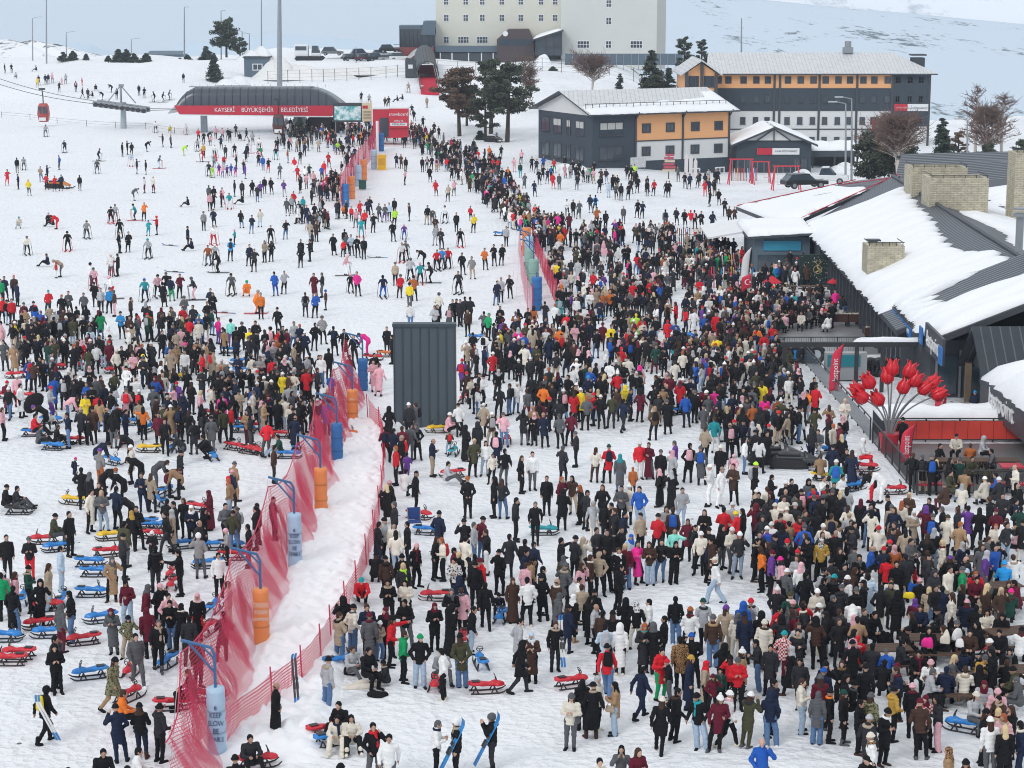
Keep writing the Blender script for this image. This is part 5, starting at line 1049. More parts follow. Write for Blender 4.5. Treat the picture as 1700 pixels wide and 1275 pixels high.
def region(poly, n, dmin, heads=HPAL, knot=.6, poses='ssssshhpkw', face='2222888846793'):
    xs = [p[0] for p in poly]; ys = [p[1] for p in poly]; made = 0
    global _pts
    for _ in range(n * 14):
        if made >= n: break
        p = (RNG.uniform(min(xs), max(xs)), RNG.uniform(min(ys), max(ys)))
        if made > 4 and RNG.rand() < knot:   # people stand in knots
            q = rest[-RNG.randint(1, min(made, 24))]; k = FPX / q['loc'].y; p = (q['px'] + RNG.uniform(-.75, .75) * k, q['py'] + RNG.uniform(-.75, .75) * k * .16)
        if not inside(p, poly) or inside(p, [(880, 388), (914, 435), (926, 492), (888, 506), (876, 440)]): continue
        sc = RNG.uniform(.93, 1.03); g = on_ground(p[0], p[1], 1.74 * sc)
        if np.min(np.hypot(_pts[:made_n[0], 0] - g.x, _pts[:made_n[0], 1] - g.y)) < min(dmin, .5): continue
        _pts[made_n[0]] = (g.x, g.y); made_n[0] += 1; made += 1
        h = heads[RNG.randint(len(heads))]
        top = PAL[RNG.randint(len(PAL))]
        f = face[RNG.randint(len(face))]
        rest.append(dict(px=p[0], py=p[1], pose=poses[RNG.randint(len(poses))], ln='jjjjmmmmml'[RNG.randint(10)], top=top, bot=BPAL[RNG.randint(len(BPAL))], hk=h[0], hc=h[1:], face=f, kid=1, ex={}, sc=sc, loc=g, rot=R(FACING[f] + RNG.uniform(-30, 30))))
_pts = np.zeros((6000, 2)); _all = people + rest
_pts[:len(_all)] = [[d['loc'].x, d['loc'].y] for d in _all]; made_n = [len(_all)]
region([(455, 196), (640, 192), (650, 214), (600, 232), (455, 232)], 140, .6)
region([(640, 195), (690, 200), (770, 232), (830, 255), (860, 305), (905, 345), (935, 385), (890, 385), (850, 352), (800, 310), (745, 262), (690, 230), (640, 215)], 330, .5, knot=.1)
region([(480, 290), (560, 260), (605, 225), (600, 262), (560, 320), (540, 370), (500, 370), (470, 330)], 50, .8)
region([(905, 345), (1000, 362), (1060, 360), (1220, 375), (1240, 430), (1245, 520), (1120, 470), (1000, 480), (930, 500), (925, 470), (900, 400)], 320, .7)
region([(930, 480), (1250, 470), (1300, 560), (1360, 640), (1300, 690), (1150, 600), (1000, 560), (900, 560), (780, 590), (765, 545), (860, 520)], 200, .75)
region([(765, 590), (1000, 575), (1150, 620), (1300, 640), (1420, 700), (1430, 760), (1330, 740), (1200, 700), (1080, 650), (960, 660), (880, 690), (780, 650)], 90, .8)
region([(0, 488), (100, 500), (260, 500), (400, 520), (520, 560), (560, 600), (480, 625), (330, 600), (150, 590), (0, 560)], 170, .62)
region([(0, 575), (560, 600), (548, 690), (430, 712), (200, 690), (0, 640)], 95, .7)
region([(770, 520), (860, 500), (1000, 540), (1300, 560), (1390, 660), (1300, 690), (1000, 640), (880, 670), (770, 640)], 115, .6)
region([(1150, 480), (1250, 470), (1310, 560), (1300, 600), (1180, 560)], 60, .55)
region([(1250, 455), (1400, 462), (1410, 510), (1255, 515)], 40, .6, poses='tttts')
region([(0, 560), (150, 590), (330, 600), (480, 625), (560, 640), (540, 690), (400, 670), (200, 640), (60, 620)], 14, .9)
region([(1240, 790), (1420, 800), (1560, 850), (1700, 850), (1700, 985), (1560, 1000), (1400, 985), (1290, 940)], 70, .65)
region([(1285, 945), (1420, 960), (1450, 1010), (1400, 1060), (1290, 1030)], 10, .7)
region([(1240, 395), (1340, 400), (1345, 440), (1250, 455)], 45, .6)
region([(1255, 462), (1400, 470), (1405, 500), (1260, 505)], 34, .7, poses='ttttss')
region([(905, 270), (1000, 270), (1080, 285), (1190, 272), (1190, 300), (1000, 290)], 22, 1.2)
region([(1540, 740), (1700, 740), (1700, 790), (1560, 790)], 14, .8, poses='tttss')
region([(350, 210), (480, 215), (560, 250), (540, 280), (380, 300), (345, 260)], 10, 1.3)
region([(330, 290), (600, 290), (580, 400), (470, 420), (340, 380)], 12, 1.8)

def low_hands(pose, h=.03):
    J = skeleton(pose); s = SDF(*box_of(J), h); hd, nk = J['head'], J['neck']
    s.ell(hd + v3(0, .0, .02), (.082, .098, .112), .02).cone(hd + v3(0, -.03, 0), hd + v3(0, -.05, -.075), .065, .045, .03).cone(nk, hd, .06, .06, .02)
    for S, q in sides(J): s.cone(S['wri'], S['fin'] - (S['fin'] - S['wri']) * .3, .042, .03, .02)
    return s.skin()
def low_gear():
    """skis underfoot and poles for a skier"""
    b = MB()
    for q in (-1, 1):
        b.box((.17 * q, .05, .035), (.09, 1.55, .025)); b.box((.17 * q, -.78, .075), (.085, .16, .02), M=Matrix.Rotation(R(-35), 3, 'X'))
        b.tube([(.28 * q, -.42, 1.05), (.42 * q, -.30, .02)], .018, 5)
    return np.array(b.v), np.array(b.f, dtype=object)
def crowd_mesh(L):
    Vs, Fs, Cs = [], [], []; off = 0
    skin_c = np.array([.46, .29, .22])
    gb = low_gear()
    gf = np.array([f for f in gb[1] if len(f) == 4], int)
    for d in L:
        D = d['loc'].y; k = 1.0 if D < 120 else 1.5 if D < 190 else 2.0
        p = d['pose'] if d['pose'] != 'L' else 's'
        if p == 's': p = 'sdefv'[RNG.randint(5)]
        q = lambda v: round(v * k, 4)
        parts = [(shp(shape_coat, p, d['ln'], q(.046)), CW[d['top']][0]), (shp(shape_trousers, p, False, q(.042)), CW[d['bot']][0]), (shp(shape_shoes, p, False, q(.036)), CW['bk'][0]), (shp(low_hands, p, q(.03)), skin_c)]
        HV, HF = shp(shape_head, d['hk'], q(.027)); M = np.array(head_frame(p)); parts.append(((HV @ M[:3, :3].T + M[:3, 3], HF), CW.get(d['hc'], CW['bk'])[0]))
        if p in 'sdefvpkw' and RNG.rand() < .14: PV, PF = shp(shape_pack, q(.04)); parts.append(((PV + np.array(skeleton(p)['chest']) + v3(0, .06, -.03), PF), CW[['bk', 'bk', 'ch', 'nv', 'rd', 'pk', 'lg', 'bl'][RNG.randint(8)]][0]))
        if p == 'i': parts.append(((gb[0], gf), CW['ch'][0] if RNG.rand() < .6 else CW['rd'][0]))
        c, s_ = math.cos(d['rot']), math.sin(d['rot']); Rz = np.array([[c, -s_, 0], [s_, c, 0], [0, 0, 1]])
        for (V, F), col in parts:
            if len(V) == 0: continue
            W = (V * d['sc']) @ Rz.T + np.array(d['loc'])
            Vs.append(W); Fs.append(F + off); off += len(V)
            Cs.append(np.broadcast_to(np.array(col) * RNG.uniform(.8, 1.25), (len(V), 3)))
    return np.concatenate(Vs), np.concatenate(Fs), np.clip(np.concatenate(Cs), 0, 1)
cm, cnt_, cb = new_mat('crowd_clothing'); cb.inputs['Roughness'].default_value = .8; cb.inputs['Specular IOR Level'].default_value = .3
_a = N(cnt_, 'ShaderNodeAttribute', attribute_name='tint'); _n = N(cnt_, 'ShaderNodeTexNoise', Scale=6.0, Detail=4.0)
_tc = N(cnt_, 'ShaderNodeTexCoord'); cnt_.links.new(_tc.outputs['Object'], _n.inputs['Vector'])
_mr = N(cnt_, 'ShaderNodeMapRange'); _mr.inputs[3].default_value = .65; _mr.inputs[4].default_value = 1.35; cnt_.links.new(_n.outputs['Fac'], _mr.inputs[0])
_mx = N(cnt_, 'ShaderNodeVectorMath', operation='SCALE'); cnt_.links.new(_a.outputs['Color'], _mx.inputs[0]); cnt_.links.new(_mr.outputs[0], _mx.inputs['Scale']); cnt_.links.new(_mx.outputs[0], cb.inputs['Base Color'])
_V, _F, _C = crowd_mesh(rest)
crowd = bpy.data.objects.new('crowd', np_mesh('crowd', _V, _F, [cm], True, None, _C)); COL.objects.link(crowd)
tag(crowd, 'dense winter crowd of visitors and skiers filling the snowfield further off', 'crowd', kind='stuff')
print('crowd figures', len(rest), 'quads', len(_F))
def world_of(o):
    v = Vector((0, 0, 0))
    while o is not None: v += Vector(o.location); o = o.parent
    return v
def put(mb, name, mats, parent=None, smooth=False):
    """build a mesh written in world metres under an unrotated parent"""
    off = world_of(parent) if parent is not None else Vector((0, 0, 0))
    mb.v = [tuple(Vector(v) - off) for v in mb.v]
    return mb.build(name, mats, parent, smooth=smooth)
def puttext(txt, size, depth, m, parent, loc, rot, **k):
    off = world_of(parent) if parent is not None else Vector((0, 0, 0))
    return text_part(txt, size, depth, m, parent, Vector(loc) - off, rot, **k)

class Face:
    """a vertical wall plane: origin, direction along it and outward normal"""
    def __init__(s, O, u): s.O = Vector(O); s.u = Vector(u).normalized(); s.n = Vector((s.u.y, -s.u.x, 0))
    def p(s, a, z, d=0): q = s.O + s.u * a + s.n * d; return Vector((q.x, q.y, z))
    def box(s, mb, a0, a1, z0, z1, d0, d1, mi=0):
        P = [s.p(a0, z0, d0), s.p(a1, z0, d0), s.p(a1, z0, d1), s.p(a0, z0, d1)]
        return mb.extr(list(reversed(P)), (0, 0, z1 - z0), mi)
    def rot(s): return (R(90), 0, math.atan2(s.u.y, s.u.x))
PANE = glass_mat(); DARKF = mat('dark_window_frame', (.05, .055, .065), .5); WHITEF = mat('white_window_frame', (.78, .79, .80), .5)
def window(face, a, z, w, h, parent, fm=DARKF, bars=1, sill=True, t=.09, rows=1, blind=0):
    f = MB()
    face.box(f, a - w / 2, a - w / 2 + t, z, z + h, .0, .07); face.box(f, a + w / 2 - t, a + w / 2, z, z + h, .0, .07)
    face.box(f, a - w / 2 + t, a + w / 2 - t, z, z + t, .0, .07); face.box(f, a - w / 2 + t, a + w / 2 - t, z + h - t, z + h, .0, .07)
    for i in range(1, bars + 1):
        x = a - w / 2 + w * i / (bars + 1); face.box(f, x - t / 3, x + t / 3, z + t, z + h - t, .0, .055)
    for i in range(1, rows):
        y = z + h * i / rows; face.box(f, a - w / 2 + t, a + w / 2 - t, y - t / 3, y + t / 3, .0, .05)
    if sill: face.box(f, a - w / 2 - .06, a + w / 2 + .06, z - .08, z - .002, .0, .14)
    o = put(f, 'window', fm, parent)
    g = MB(); face.box(g, a - w / 2 + t * .9, a + w / 2 - t * .9, z + t * .9, z + h - t * .9, .004, .03); put(g, 'pane', PANE, o)
    if blind:
        b = MB(); face.box(b, a - w / 2 + t, a + w / 2 - t, z + h * (1 - blind), z + h - t, .031, .036); put(b, 'blind', mat('blind', (.5, .5, .48), .8), o)
    return o

NAVY = mat('navy_grey_render', (.042, .058, .075), .8, 0, .12, .8, .1); ORANGE = mat('apricot_render', (.80, .41, .19), .85, 0, .05, .7, .1)
OFFW = mat('offwhite_render', (.66, .67, .66), .85, 0, .06, .6, .1); CREAM = mat('cream_render', (.68, .67, .585), .85, 0, .06, .25, .08); GREYW = mat('pale_grey_render', (.62, .63, .60), .85, 0, .06, .25, .08)
DGREY = mat('dark_grey_cladding', (.055, .065, .078), .6, 0, .12, 1.2); BLUEG = mat('blue_grey_cladding', (.10, .14, .18), .6, 0, .12, .8)
STEEL = mat('galvanised_steel', (.32, .34, .36), .45, .6, .12, 2); DSTEEL = mat('dark_steel', (.045, .048, .052), .5, .3, .12, 3); REDP = mat('red_paint', (.52, .02, .045), .5, 0, .08, 2)
ROOFL = stripe_mat('pale_seam_roof', (.76, .78, .79), (.56, .58, .60), .55, 'X', .12, .5, .2)
ROOFD = stripe_mat('dark_seam_roof', (.026, .034, .046), (.26, .29, .33), .55, 'Y', .3, .45, .3)
TIMBER = mat('dark_timber', (.05, .03, .022), .7, 0, .25, 5, .3); WOODB = mat('bench_wood', (.09, .05, .032), .7, 0, .3, 6, .3)

C = Vector((9.67, 250, -2.2)); U = Vector((17.6, 9, 0)).normalized(); S = Vector((-6.3, 12.9, 0)).normalized()
LF, LS = 19.6, 14.4
lodge = empty('lodge', C, 0, 'two-storey lodge in navy, apricot and white render with snow sliding off its roof', 'building')
F1 = Face(C, U); F2 = Face(C + S * LS, -S)
def prism_between(mb, a0, a1, z0, z1, grow=0, mi=0):
    q = [F1.p(a0, z0), F1.p(a1, z0), F1.p(a1, z0) + S * LS, F1.p(a0, z0) + S * LS]
    return mb.extr(q, (0, 0, z1 - z0), mi)
b = MB(); prism_between(b, 0, 6.0, -2.6, 6.4); prism_between(b, 6.0, LF, -2.6, .38); put(b, 'navy_wall', NAVY, lodge)
b = MB(); prism_between(b, 6.0, LF, .38, 2.8); put(b, 'white_wall', OFFW, lodge)
b = MB(); prism_between(b, 6.0, LF, 2.8, 6.4); put(b, 'apricot_wall', ORANGE, lodge)
b = MB(); F1.box(b, 6.0, LF, 2.72, 2.86, 0, .07)
for a in (6.0, 12.7, LF - .15): F1.box(b, a - .12, a + .12, .38, 6.3, 0, .10); b.tube([F1.p(a, 5.5, .1), F1.p(a, 6.3, .9)], .09, 4)
put(b, 'timber_trim', DARKF, lodge)
for a in (7.5, 10.9, 14.5, 17.9):
    window(F1, a, 3.75, 1.25, 1.15, lodge, DARKF, 1, False, .2); window(F1, a, .95, 1.25, 1.15, lodge, DARKF, 1, False, .2)
for z in (3.6, .65): window(F1, 2.6, z, 3.3, 1.6, lodge, DARKF, 2, True, .1, 1, .55 if z > 2 else .0)
for a, w_ in ((1.9, 2.2), (5.2, 2.2), (8.2, 1.1), (11.2, 2.2)):
    for z in (3.5, .4): window(F2, a, z, w_, 1.75, lodge, DARKF, 1, True, .1, 1, .5 if (a > 4 and z > 2) else 0)
for a in (14.6, 18.2): window(F1, a, -1.7, 1.4, .9, lodge, WHITEF, 1, False, .16)
ov = .9; ez, rz_ = 6.2, 8.7
e0 = F1.p(-ov, ez, ov); e1 = F1.p(LF + ov, ez, ov); k0 = F1.p(-ov, ez) + S * (LS + ov); k1 = F1.p(LF + ov, ez) + S * (LS + ov)
r0 = F1.p(-ov, rz_) + S * LS / 2; r1 = F1.p(LF + ov, rz_) + S * LS / 2
b = MB(); b.slab([e0, e1, r1, r0], .18, 0, 1); b.slab([r0, r1, k1, k0], .18, 0, 1); roof1 = put(b, 'roof', [ROOFL, DARKF], lodge)
b = MB(); g0 = F2.p(0, 6.4, .02); g1 = F2.p(LS, 6.4, .02)
b.extr([F2.p(0, 6.0, .0), F2.p(LS, 6.0, .0), F2.p(LS, 6.3, 0), F2.p(LS / 2, 8.45, 0), F2.p(0, 6.3, 0)], F2.n * .06); put(b, 'gable', OFFW, lodge)
def roof_at(a, t, lift):   # t: 0 at the front eave, 1 at the ridge
    p = e0.lerp(r0, t); return p + U * a + Vector((0, 0, lift))
def snow_sheet(name, parent, fpt, outline_n, a0, a1, tlo, thi, thick=.25, seed=1, na=46, nt_=10):
    """blanket of snow lying on a roof plane with a ragged upper and lower edge"""
    rs = np.random.RandomState(seed); b = MB(); top = []; bot = []
    lo_ = [tlo(i / na) + rs.uniform(-.016, .016) for i in range(na + 1)]; hi_ = [thi(i / na) + rs.uniform(-.03, .02) + .02 * math.sin(i * .9 + seed) for i in range(na + 1)]
    for i in range(na + 1):
        a = a0 + (a1 - a0) * i / na
        for j in range(nt_ + 1):
            s_ = j / nt_; t = lo_[i] + (hi_[i] - lo_[i]) * s_
            edge = min(1, min(s_, 1 - s_) * 6, min(i, na - i) / na * 14)
            hgt = thick * (max(0, edge) ** .5) * (1 + .22 * math.sin(a * 1.3 + t * 9) + .14 * math.sin(a * 3.1 + 2))
            top.append(fpt(a, t, .02 + hgt)); bot.append(fpt(a, t, .005))
    n = nt_ + 1; m0 = len(top)
    f = []
    for i in range(na):
        for j in range(nt_):
            q = (i * n + j, (i + 1) * n + j, (i + 1) * n + j + 1, i * n + j + 1); f.append(q); f.append(tuple(m0 + k for k in reversed(q)))
    for i in range(na):
        f.append((i * n, m0 + i * n, m0 + (i + 1) * n, (i + 1) * n)); f.append((i * n + nt_, (i + 1) * n + nt_, m0 + (i + 1) * n + nt_, m0 + i * n + nt_))
    for j in range(nt_):
        f.append((j, j + 1, m0 + j + 1, m0 + j)); q = na * n + j; f.append((q, m0 + q, m0 + q + 1, q + 1))
    b.add(top + bot, f); return put(b, name, SNOW_CLEAN, parent, True)
snow_sheet('roof_snow', roof1, roof_at, 0, .3, LF + 1.7, lambda s: .0, lambda s: .36 + .30 * max(0, s - .25) + (.25 if s > .9 else 0), .22, 3)
b = MB()
for i in range(22): p = roof_at(.4 + i * .95, .22, .1); b.tube([p, p + Vector((0, 0, .55))], .05, 4)
b.tube([roof_at(.3, .22, .62), roof_at(20.6, .22, .62)], .05, 4); put(b, 'snow_guard', DARKF, roof1)
def board(name, label, cat, O, u, w, h, z, m, legs=True, depth=.08, group=None):
    r = empty(name, O, 0, label, cat, group); f = Face(O, u); b = MB(); f.box(b, -w / 2, w / 2, z, z + h, -depth / 2, depth / 2); put(b, 'panel', m, r)
    if legs:
        for s_ in (-1, 1): b = MB(); f.box(b, s_ * w * .42 - .04, s_ * w * .42 + .04, O[2], z - .004, -.035, .035); put(b, 'post', STEEL, r)
    return r, f
g = F1.p(5.1, -2.0, 2.2); board('sponsor_board', 'white printed board standing in the snow against the navy base of the lodge', 'board', gpt(g.x, g.y), U, 2.1, 1.25, ground_z(g.x, g.y) + .35, mat('printed_board', (.55, .57, .57), .5, 0, .6, 5))

YB = 311.0; O2 = at(1180, 240, YB); O2.z = -4
blk = empty('hotel_block', O2, 0, 'long four-storey hotel block banded apricot, navy and white under a pale roof', 'building')
F3 = Face(O2, (1, 0, 0)); bw = 32.6; pa = lambda px: (px - 1180) / FPX * YB
def f3wall(name, m, a0, a1, z0, z1):
    b = MB(); F3.box(b, a0, a1, z0, z1, -13.5, 0); return put(b, name, m, blk)
aR = pa(1477)
f3wall('white_wall', OFFW, 0, bw, -4, 2.98); f3wall('navy_wall', NAVY, 0, aR, 2.98, 6.24); f3wall('apricot_wall', ORANGE, 0, aR, 6.24, 8.5); b = MB(); F3.box(b, aR, bw, .6, 8.5, -13.45, .03); put(b, 'navy_end_wall', NAVY, blk)
b = MB()
for px in (1283, 1292, 1357, 1419, 1477, 1538): a = pa(px); F3.box(b, a - .16, a + .16, -3, 8.4, 0, .12)
F3.box(b, 0, aR, .1, .28, 0, .06); F3.box(b, 0, aR, 2.9, 3.02, 0, .06); F3.box(b, 0, aR, 6.16, 6.28, 0, .06); put(b, 'timber_trim', DARKF, blk)
for px in (1191, 1207, 1232, 1253, 1272, 1305, 1326, 1347, 1367, 1388, 1407, 1429, 1447, 1469, 1486, 1506, 1524):
    for z in (6.95, 4.15, .95, -2.0):
        if z < -1 and px > 1480: continue
        if z < 1 and px < 1215: continue
        window(F3, pa(px), z, .95 if z > 6 else .8, 1.05, blk, DARKF, 1, z < 6, .11, 2)
ez2, rz2 = 8.45, 11.3
p0, p1 = F3.p(-1, ez2, .9), F3.p(bw + .8, ez2, .9); q0, q1 = F3.p(0, rz2, -7), F3.p(bw - 4.6, rz2, -7); s0, s1 = F3.p(-1, ez2, -14.2), F3.p(bw + .8, ez2, -14.2)
b = MB(); b.slab([p0, p1, q1, q0], .2, 0, 1); b.slab([q0, q1, s1, s0], .2, 0, 1); b.extr([p1, s1, q1], (0, 0, -.2), 1); put(b, 'roof', [ROOFL, DGREY], blk)
ch = MB(); F3.box(ch, bw - 2.0, bw - .2, 8.2, 10.6, -6.5, -4.2); ch.extr([F3.p(bw - 2.2, 10.9, -4.0), F3.p(bw, 10.9, -4.0), F3.p(bw, 10.9, -6.7), F3.p(bw - 2.2, 10.9, -6.7)][::-1], (0, 0, .22)); put(ch, 'chimney', DGREY, blk)
u_ = MB(); F3.box(u_, pa(1406), pa(1422), 11.2, 12.1, -7.4, -6.2); u_.tube([F3.p(pa(1414), 12.1, -6.8), F3.p(pa(1414), 13.0, -6.8)], .5, 8); put(u_, 'roof_vent', STEEL, blk)
wg = MB(); a0, a1 = pa(1131), pa(1183); F3.box(wg, a0, a1, -4, 6.1, -10, 5.0); put(wg, 'wing_wall', NAVY, blk)
wg = MB(); F3.box(wg, a0, a1, 6.1, 8.6, -10, 5.0); wg.extr([F3.p(a0, 8.6, 4.99), F3.p(a1, 8.6, 4.99), F3.p((a0 + a1) / 2, 10.2, 4.99)], F3.n * -14); put(wg, 'wing_gable', ORANGE, blk)
wg = MB(); am = (a0 + a1) / 2
for aa, zz in ((a0 - .7, 8.35), (a1 + .7, 8.35)): wg.extr([F3.p(aa, zz, 5.9), F3.p(am, 10.45, 5.9), F3.p(am, 10.68, 5.9), F3.p(aa, zz + .22, 5.9)], F3.n * -16)
put(wg, 'wing_roof', ROOFL, blk)
wg = MB()
for aa in (a0 + .2, am + .1, a1 - .15): F3.box(wg, aa - .22, aa + .22, -3, 8.9 if aa != am + .1 else 10.3, 5.0, 5.5)
put(wg, 'wing_posts', DARKF, blk)
F3b = Face(F3.p(0, 0, 5.0), (1, 0, 0))
for aa in ((a0 + am) / 2 + .1, (am + a1) / 2): window(F3b, aa, 6.7, 1.5, 1.6, blk, DARKF, 2, True, .12)
sg = MB(); F3.box(sg, pa(1481), pa(1503), 2.9, 3.95, .06, .16); sgn = put(sg, 'red_sign_panel', REDP, blk)
sg = MB(); F3.box(sg, pa(1503), pa(1537), 2.9, 3.95, .06, .155); put(sg, 'white_sign_panel', mat('sign_white', (.75, .76, .77), .5), blk)
puttext('KAYAK EĞİTİM MERKEZİ', .36, .01, mat('sign_ink', (.05, .05, .07), .6), blk, F3.p(pa(1519), 3.3, .17), F3.rot(), sx=.75); puttext('T.C. MİLLİ EĞİTİM', .26, .01, mat('sign_white', (.75, .76, .77), .5), blk, F3.p(pa(1493), 3.4, .17), F3.rot(), sx=.8)
bn = MB(); F3.box(bn, pa(1444), pa(1449), -.4, 1.8, .7, .76); fl_ = put(bn, 'banner', REDP); tag(fl_, 'narrow red banner hanging down the white storeys of the long block', 'banner')

YE = 258.0; OE = at(1222, 285, YE); OE.z = -3; hall = empty('entrance_hall', OE, 0, 'low navy entrance hall with a snowy gable roof and a long sign board', 'building')
FE = Face(OE, (1, 0, 0)); we = 9.3; pe = lambda px: (px - 1222) / FPX * YE
b = MB(); FE.box(b, 0, we, -3.4, 2.3, -9, 0); b.extr([FE.p(0, 2.3, -.1), FE.p(we, 2.3, -.1), FE.p(we / 2, 4.2, -.1)], FE.n * -8.8); put(b, 'wall', NAVY, hall)
b = MB(); b.extr([FE.p(.6, 2.5, 0), FE.p(we - .6, 2.5, 0), FE.p(we / 2, 4.0, 0)], FE.n * -.08); put(b, 'gable', OFFW, hall)
b = MB(); b.slab([FE.p(-.7, 2.0, .8), FE.p(we / 2, 4.25, .8), FE.p(we / 2, 4.25, -9.5), FE.p(-.7, 2.0, -9.5)], .25); b.slab([FE.p(we / 2, 4.25, .8), FE.p(we + .7, 2.0, .8), FE.p(we + .7, 2.0, -9.5), FE.p(we / 2, 4.25, -9.5)], .25)
for a in (2.4, 4.6, 6.8): b.tube([FE.p(4.6, 3.9, .1), FE.p(a, 2.4, .1)], .09, 4)
hr = put(b, 'roof', DARKF, hall)
for k, (A, B) in enumerate(((-.7, we / 2), (we / 2, we + .7))):
    z0, z1 = (2.0, 4.25) if k == 0 else (4.25, 2.0)
    snow_sheet('roof_snow', hr, lambda a, t, l, A=A, B=B, z0=z0, z1=z1: FE.p(A + (B - A) * t, z0 + (z1 - z0) * t + l, .8 - a), 0, 0, 10.2, lambda s: .0, lambda s: .99, .35, 5 + k, 20, 10)
b = MB(); FE.box(b, pe(1256), pe(1326), .75, 1.55, .03, .12); put(b, 'sign_board', mat('sign_white', (.75, .76, .77), .5), hall); b = MB(); FE.box(b, pe(1256), pe(1281), .74, 1.56, .122, .15); put(b, 'sign_emblem', REDP, hall)
puttext('KAYAK EĞİTİM MERKEZİ', .30, .01, mat('sign_ink', (.05, .05, .07), .6), hall, FE.p(pe(1304), 1.15, .13), FE.rot(), sx=.8)
for px in (1243, 1322, 1334): window(FE, pe(px), -1.0, .8, 1.3, hall, DARKF, 1, True, .1)
b = MB(); FE.box(b, pe(1272), pe(1300), -3.2, -.4, .0, .06); put(b, 'door', DARKF, hall)
OC = at(1347, 270, 266); OC.z = -2.8; cano = empty('entrance_canopy', OC, 0, 'snow-laden dark canopy on posts in front of the long hotel block', 'canopy'); FC = Face(OC, (1, 0, 0))
b = MB(); FC.box(b, 0, 6.2, -.2, .55, -4, 0); put(b, 'fascia', DGREY, cano)
for a in (.2, 3.0, 5.9): b = MB(); FC.box(b, a - .1, a + .1, -3, -.2, -.3, -.1); put(b, 'post', DARKF, cano)
b = MB(); FC.box(b, .02, 6.18, -3, -.25, -4, -3.9); put(b, 'back_wall', DARKF, cano)
snow_sheet('roof_snow', cano, lambda a, t, l: FC.p(a, .56 + l + t * .8, -4 * t), 0, .05, 6.1, lambda s: .02, lambda s: .99, .4, 9, 20, 8)

YH = 440.0; OH = at(724, 105, YH); OH.z = 4; hot = empty('tall_hotel', OH, 0, 'tall cream and pale grey hotel whose top runs out of the picture', 'building')
FH = Face(OH, (1, 0, 0)); ph = lambda px: (px - 724) / FPX * YH
b = MB(); FH.box(b, 0, ph(931), 4, 42, -16, 0); put(b, 'cream_wing', CREAM, hot)
b = MB(); FH.box(b, ph(928), ph(1097), 4, 42, -14, 5.0); put(b, 'grey_wing', GREYW, hot)
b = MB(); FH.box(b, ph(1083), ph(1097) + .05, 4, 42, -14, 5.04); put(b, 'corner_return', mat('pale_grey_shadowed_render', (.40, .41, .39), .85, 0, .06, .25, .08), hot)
FH2 = Face(FH.p(0, 0, 5.0), (1, 0, 0))
zof = lambda py, Y: CAM_Z - Y * (py + 30) / FPX
for r in range(-1, 2):
    z = zof(33.5, YH) + 3.35 * r * -1
    for px in (741, 773, 800, 832, 863, 896, 919):
        if r == 1 and px > 850: continue
        wide = r == 1 and px in (773, 800)
        window(FH, ph(px - (4 if wide and px == 773 else 0)), z - (1.2 if r == 1 else 0), 2.4 if wide else 1.2, 1.5, hot, WHITEF, 3 if wide else 1, False, .13, 2)
for k, z in enumerate((zof(11, 435), zof(39, 435), zof(77, 435))):
    window(FH2, ph(1005), z, 1.25, 1.6, hot, WHITEF, 1, False, .13, 2)
    if k == 2:
        for px in (964, 1050): window(FH2, ph(px), z, 2.6, 1.6, hot, WHITEF, 3, False, .13, 2)
b = MB(); FH.box(b, ph(719), ph(872), zof(82, YH), zof(72.5, YH), -1, 4.0); put(b, 'blue_grey_band', BLUEG, hot)
b = MB(); FH.box(b, ph(731), ph(872), 4, zof(83, YH), -1, 3.6); put(b, 'garage_front', DGREY, hot)
b = MB()
for px in (732, 751, 778, 799, 818, 846, 871): FH.box(b, ph(px) - .12, ph(px) + .12, 4, zof(83, YH), 3.6, 3.75)
put(b, 'white_posts', WHITEF, hot)
lob = MB(); al, ar = ph(824), ph(884); FH.box(lob, al, ar, 4, zof(62, YH), .0, 6); lob.extr([FH.p(al, zof(62, YH), 6), FH.p(ar, zof(62, YH), 6), FH.p(ar - 1, zof(45, YH), 6), FH.p(al + 2.5, zof(45, YH), 6)], FH.n * -5.9); put(lob, 'lobby', mat('brown_roof', (.07, .05, .05), .6), hot)
lob = MB(); FH.box(lob, al + .6, ar - .6, zof(71, YH), zof(60.5, YH), 6.0, 6.06); put(lob, 'lobby_glass', PANE, hot)
lob = MB(); lob.tube([FH.p(ph(838), zof(52, YH), 6.05), FH.p(ph(838), zof(52, YH), 6.2)], .55, 20); put(lob, 'round_emblem', WHITEF, hot)
lob = MB(); lob.extr([FH.p(ph(886), zof(86, YH), 9), FH.p(ph(929), zof(86, YH), 9), FH.p(ph(929), zof(46, YH), 9), FH.p(ph(886), zof(60, YH), 9)], FH.n * -8); put(lob, 'glass_gable', PANE, hot)
lob = MB(); lob.slab([FH.p(ph(880), zof(61, YH), 9.6), FH.p(ph(931), zof(45, YH), 9.6), FH.p(ph(931), zof(45, YH), 0), FH.p(ph(880), zof(61, YH), 0)], .3)
for px in (887, 903, 916, 928): FH.box(lob, ph(px) - .1, ph(px) + .1, zof(86, YH), zof(60 - (px - 886) * .32, YH), 9, 9.1)
FH.box(lob, ph(886), ph(929), zof(73, YH), zof(72, YH), 9, 9.1); put(lob, 'glass_gable_frame', DARKF, hot)
snow_sheet('gable_snow', hot, lambda a, t, l: FH.p(ph(880) + (ph(931) - ph(880)) * t, zof(61, YH) + (zof(45, YH) - zof(61, YH)) * t + l + .02, 9.6 - a), 0, 0, 9, lambda s: .05, lambda s: .97, .35, 4, 14, 8)
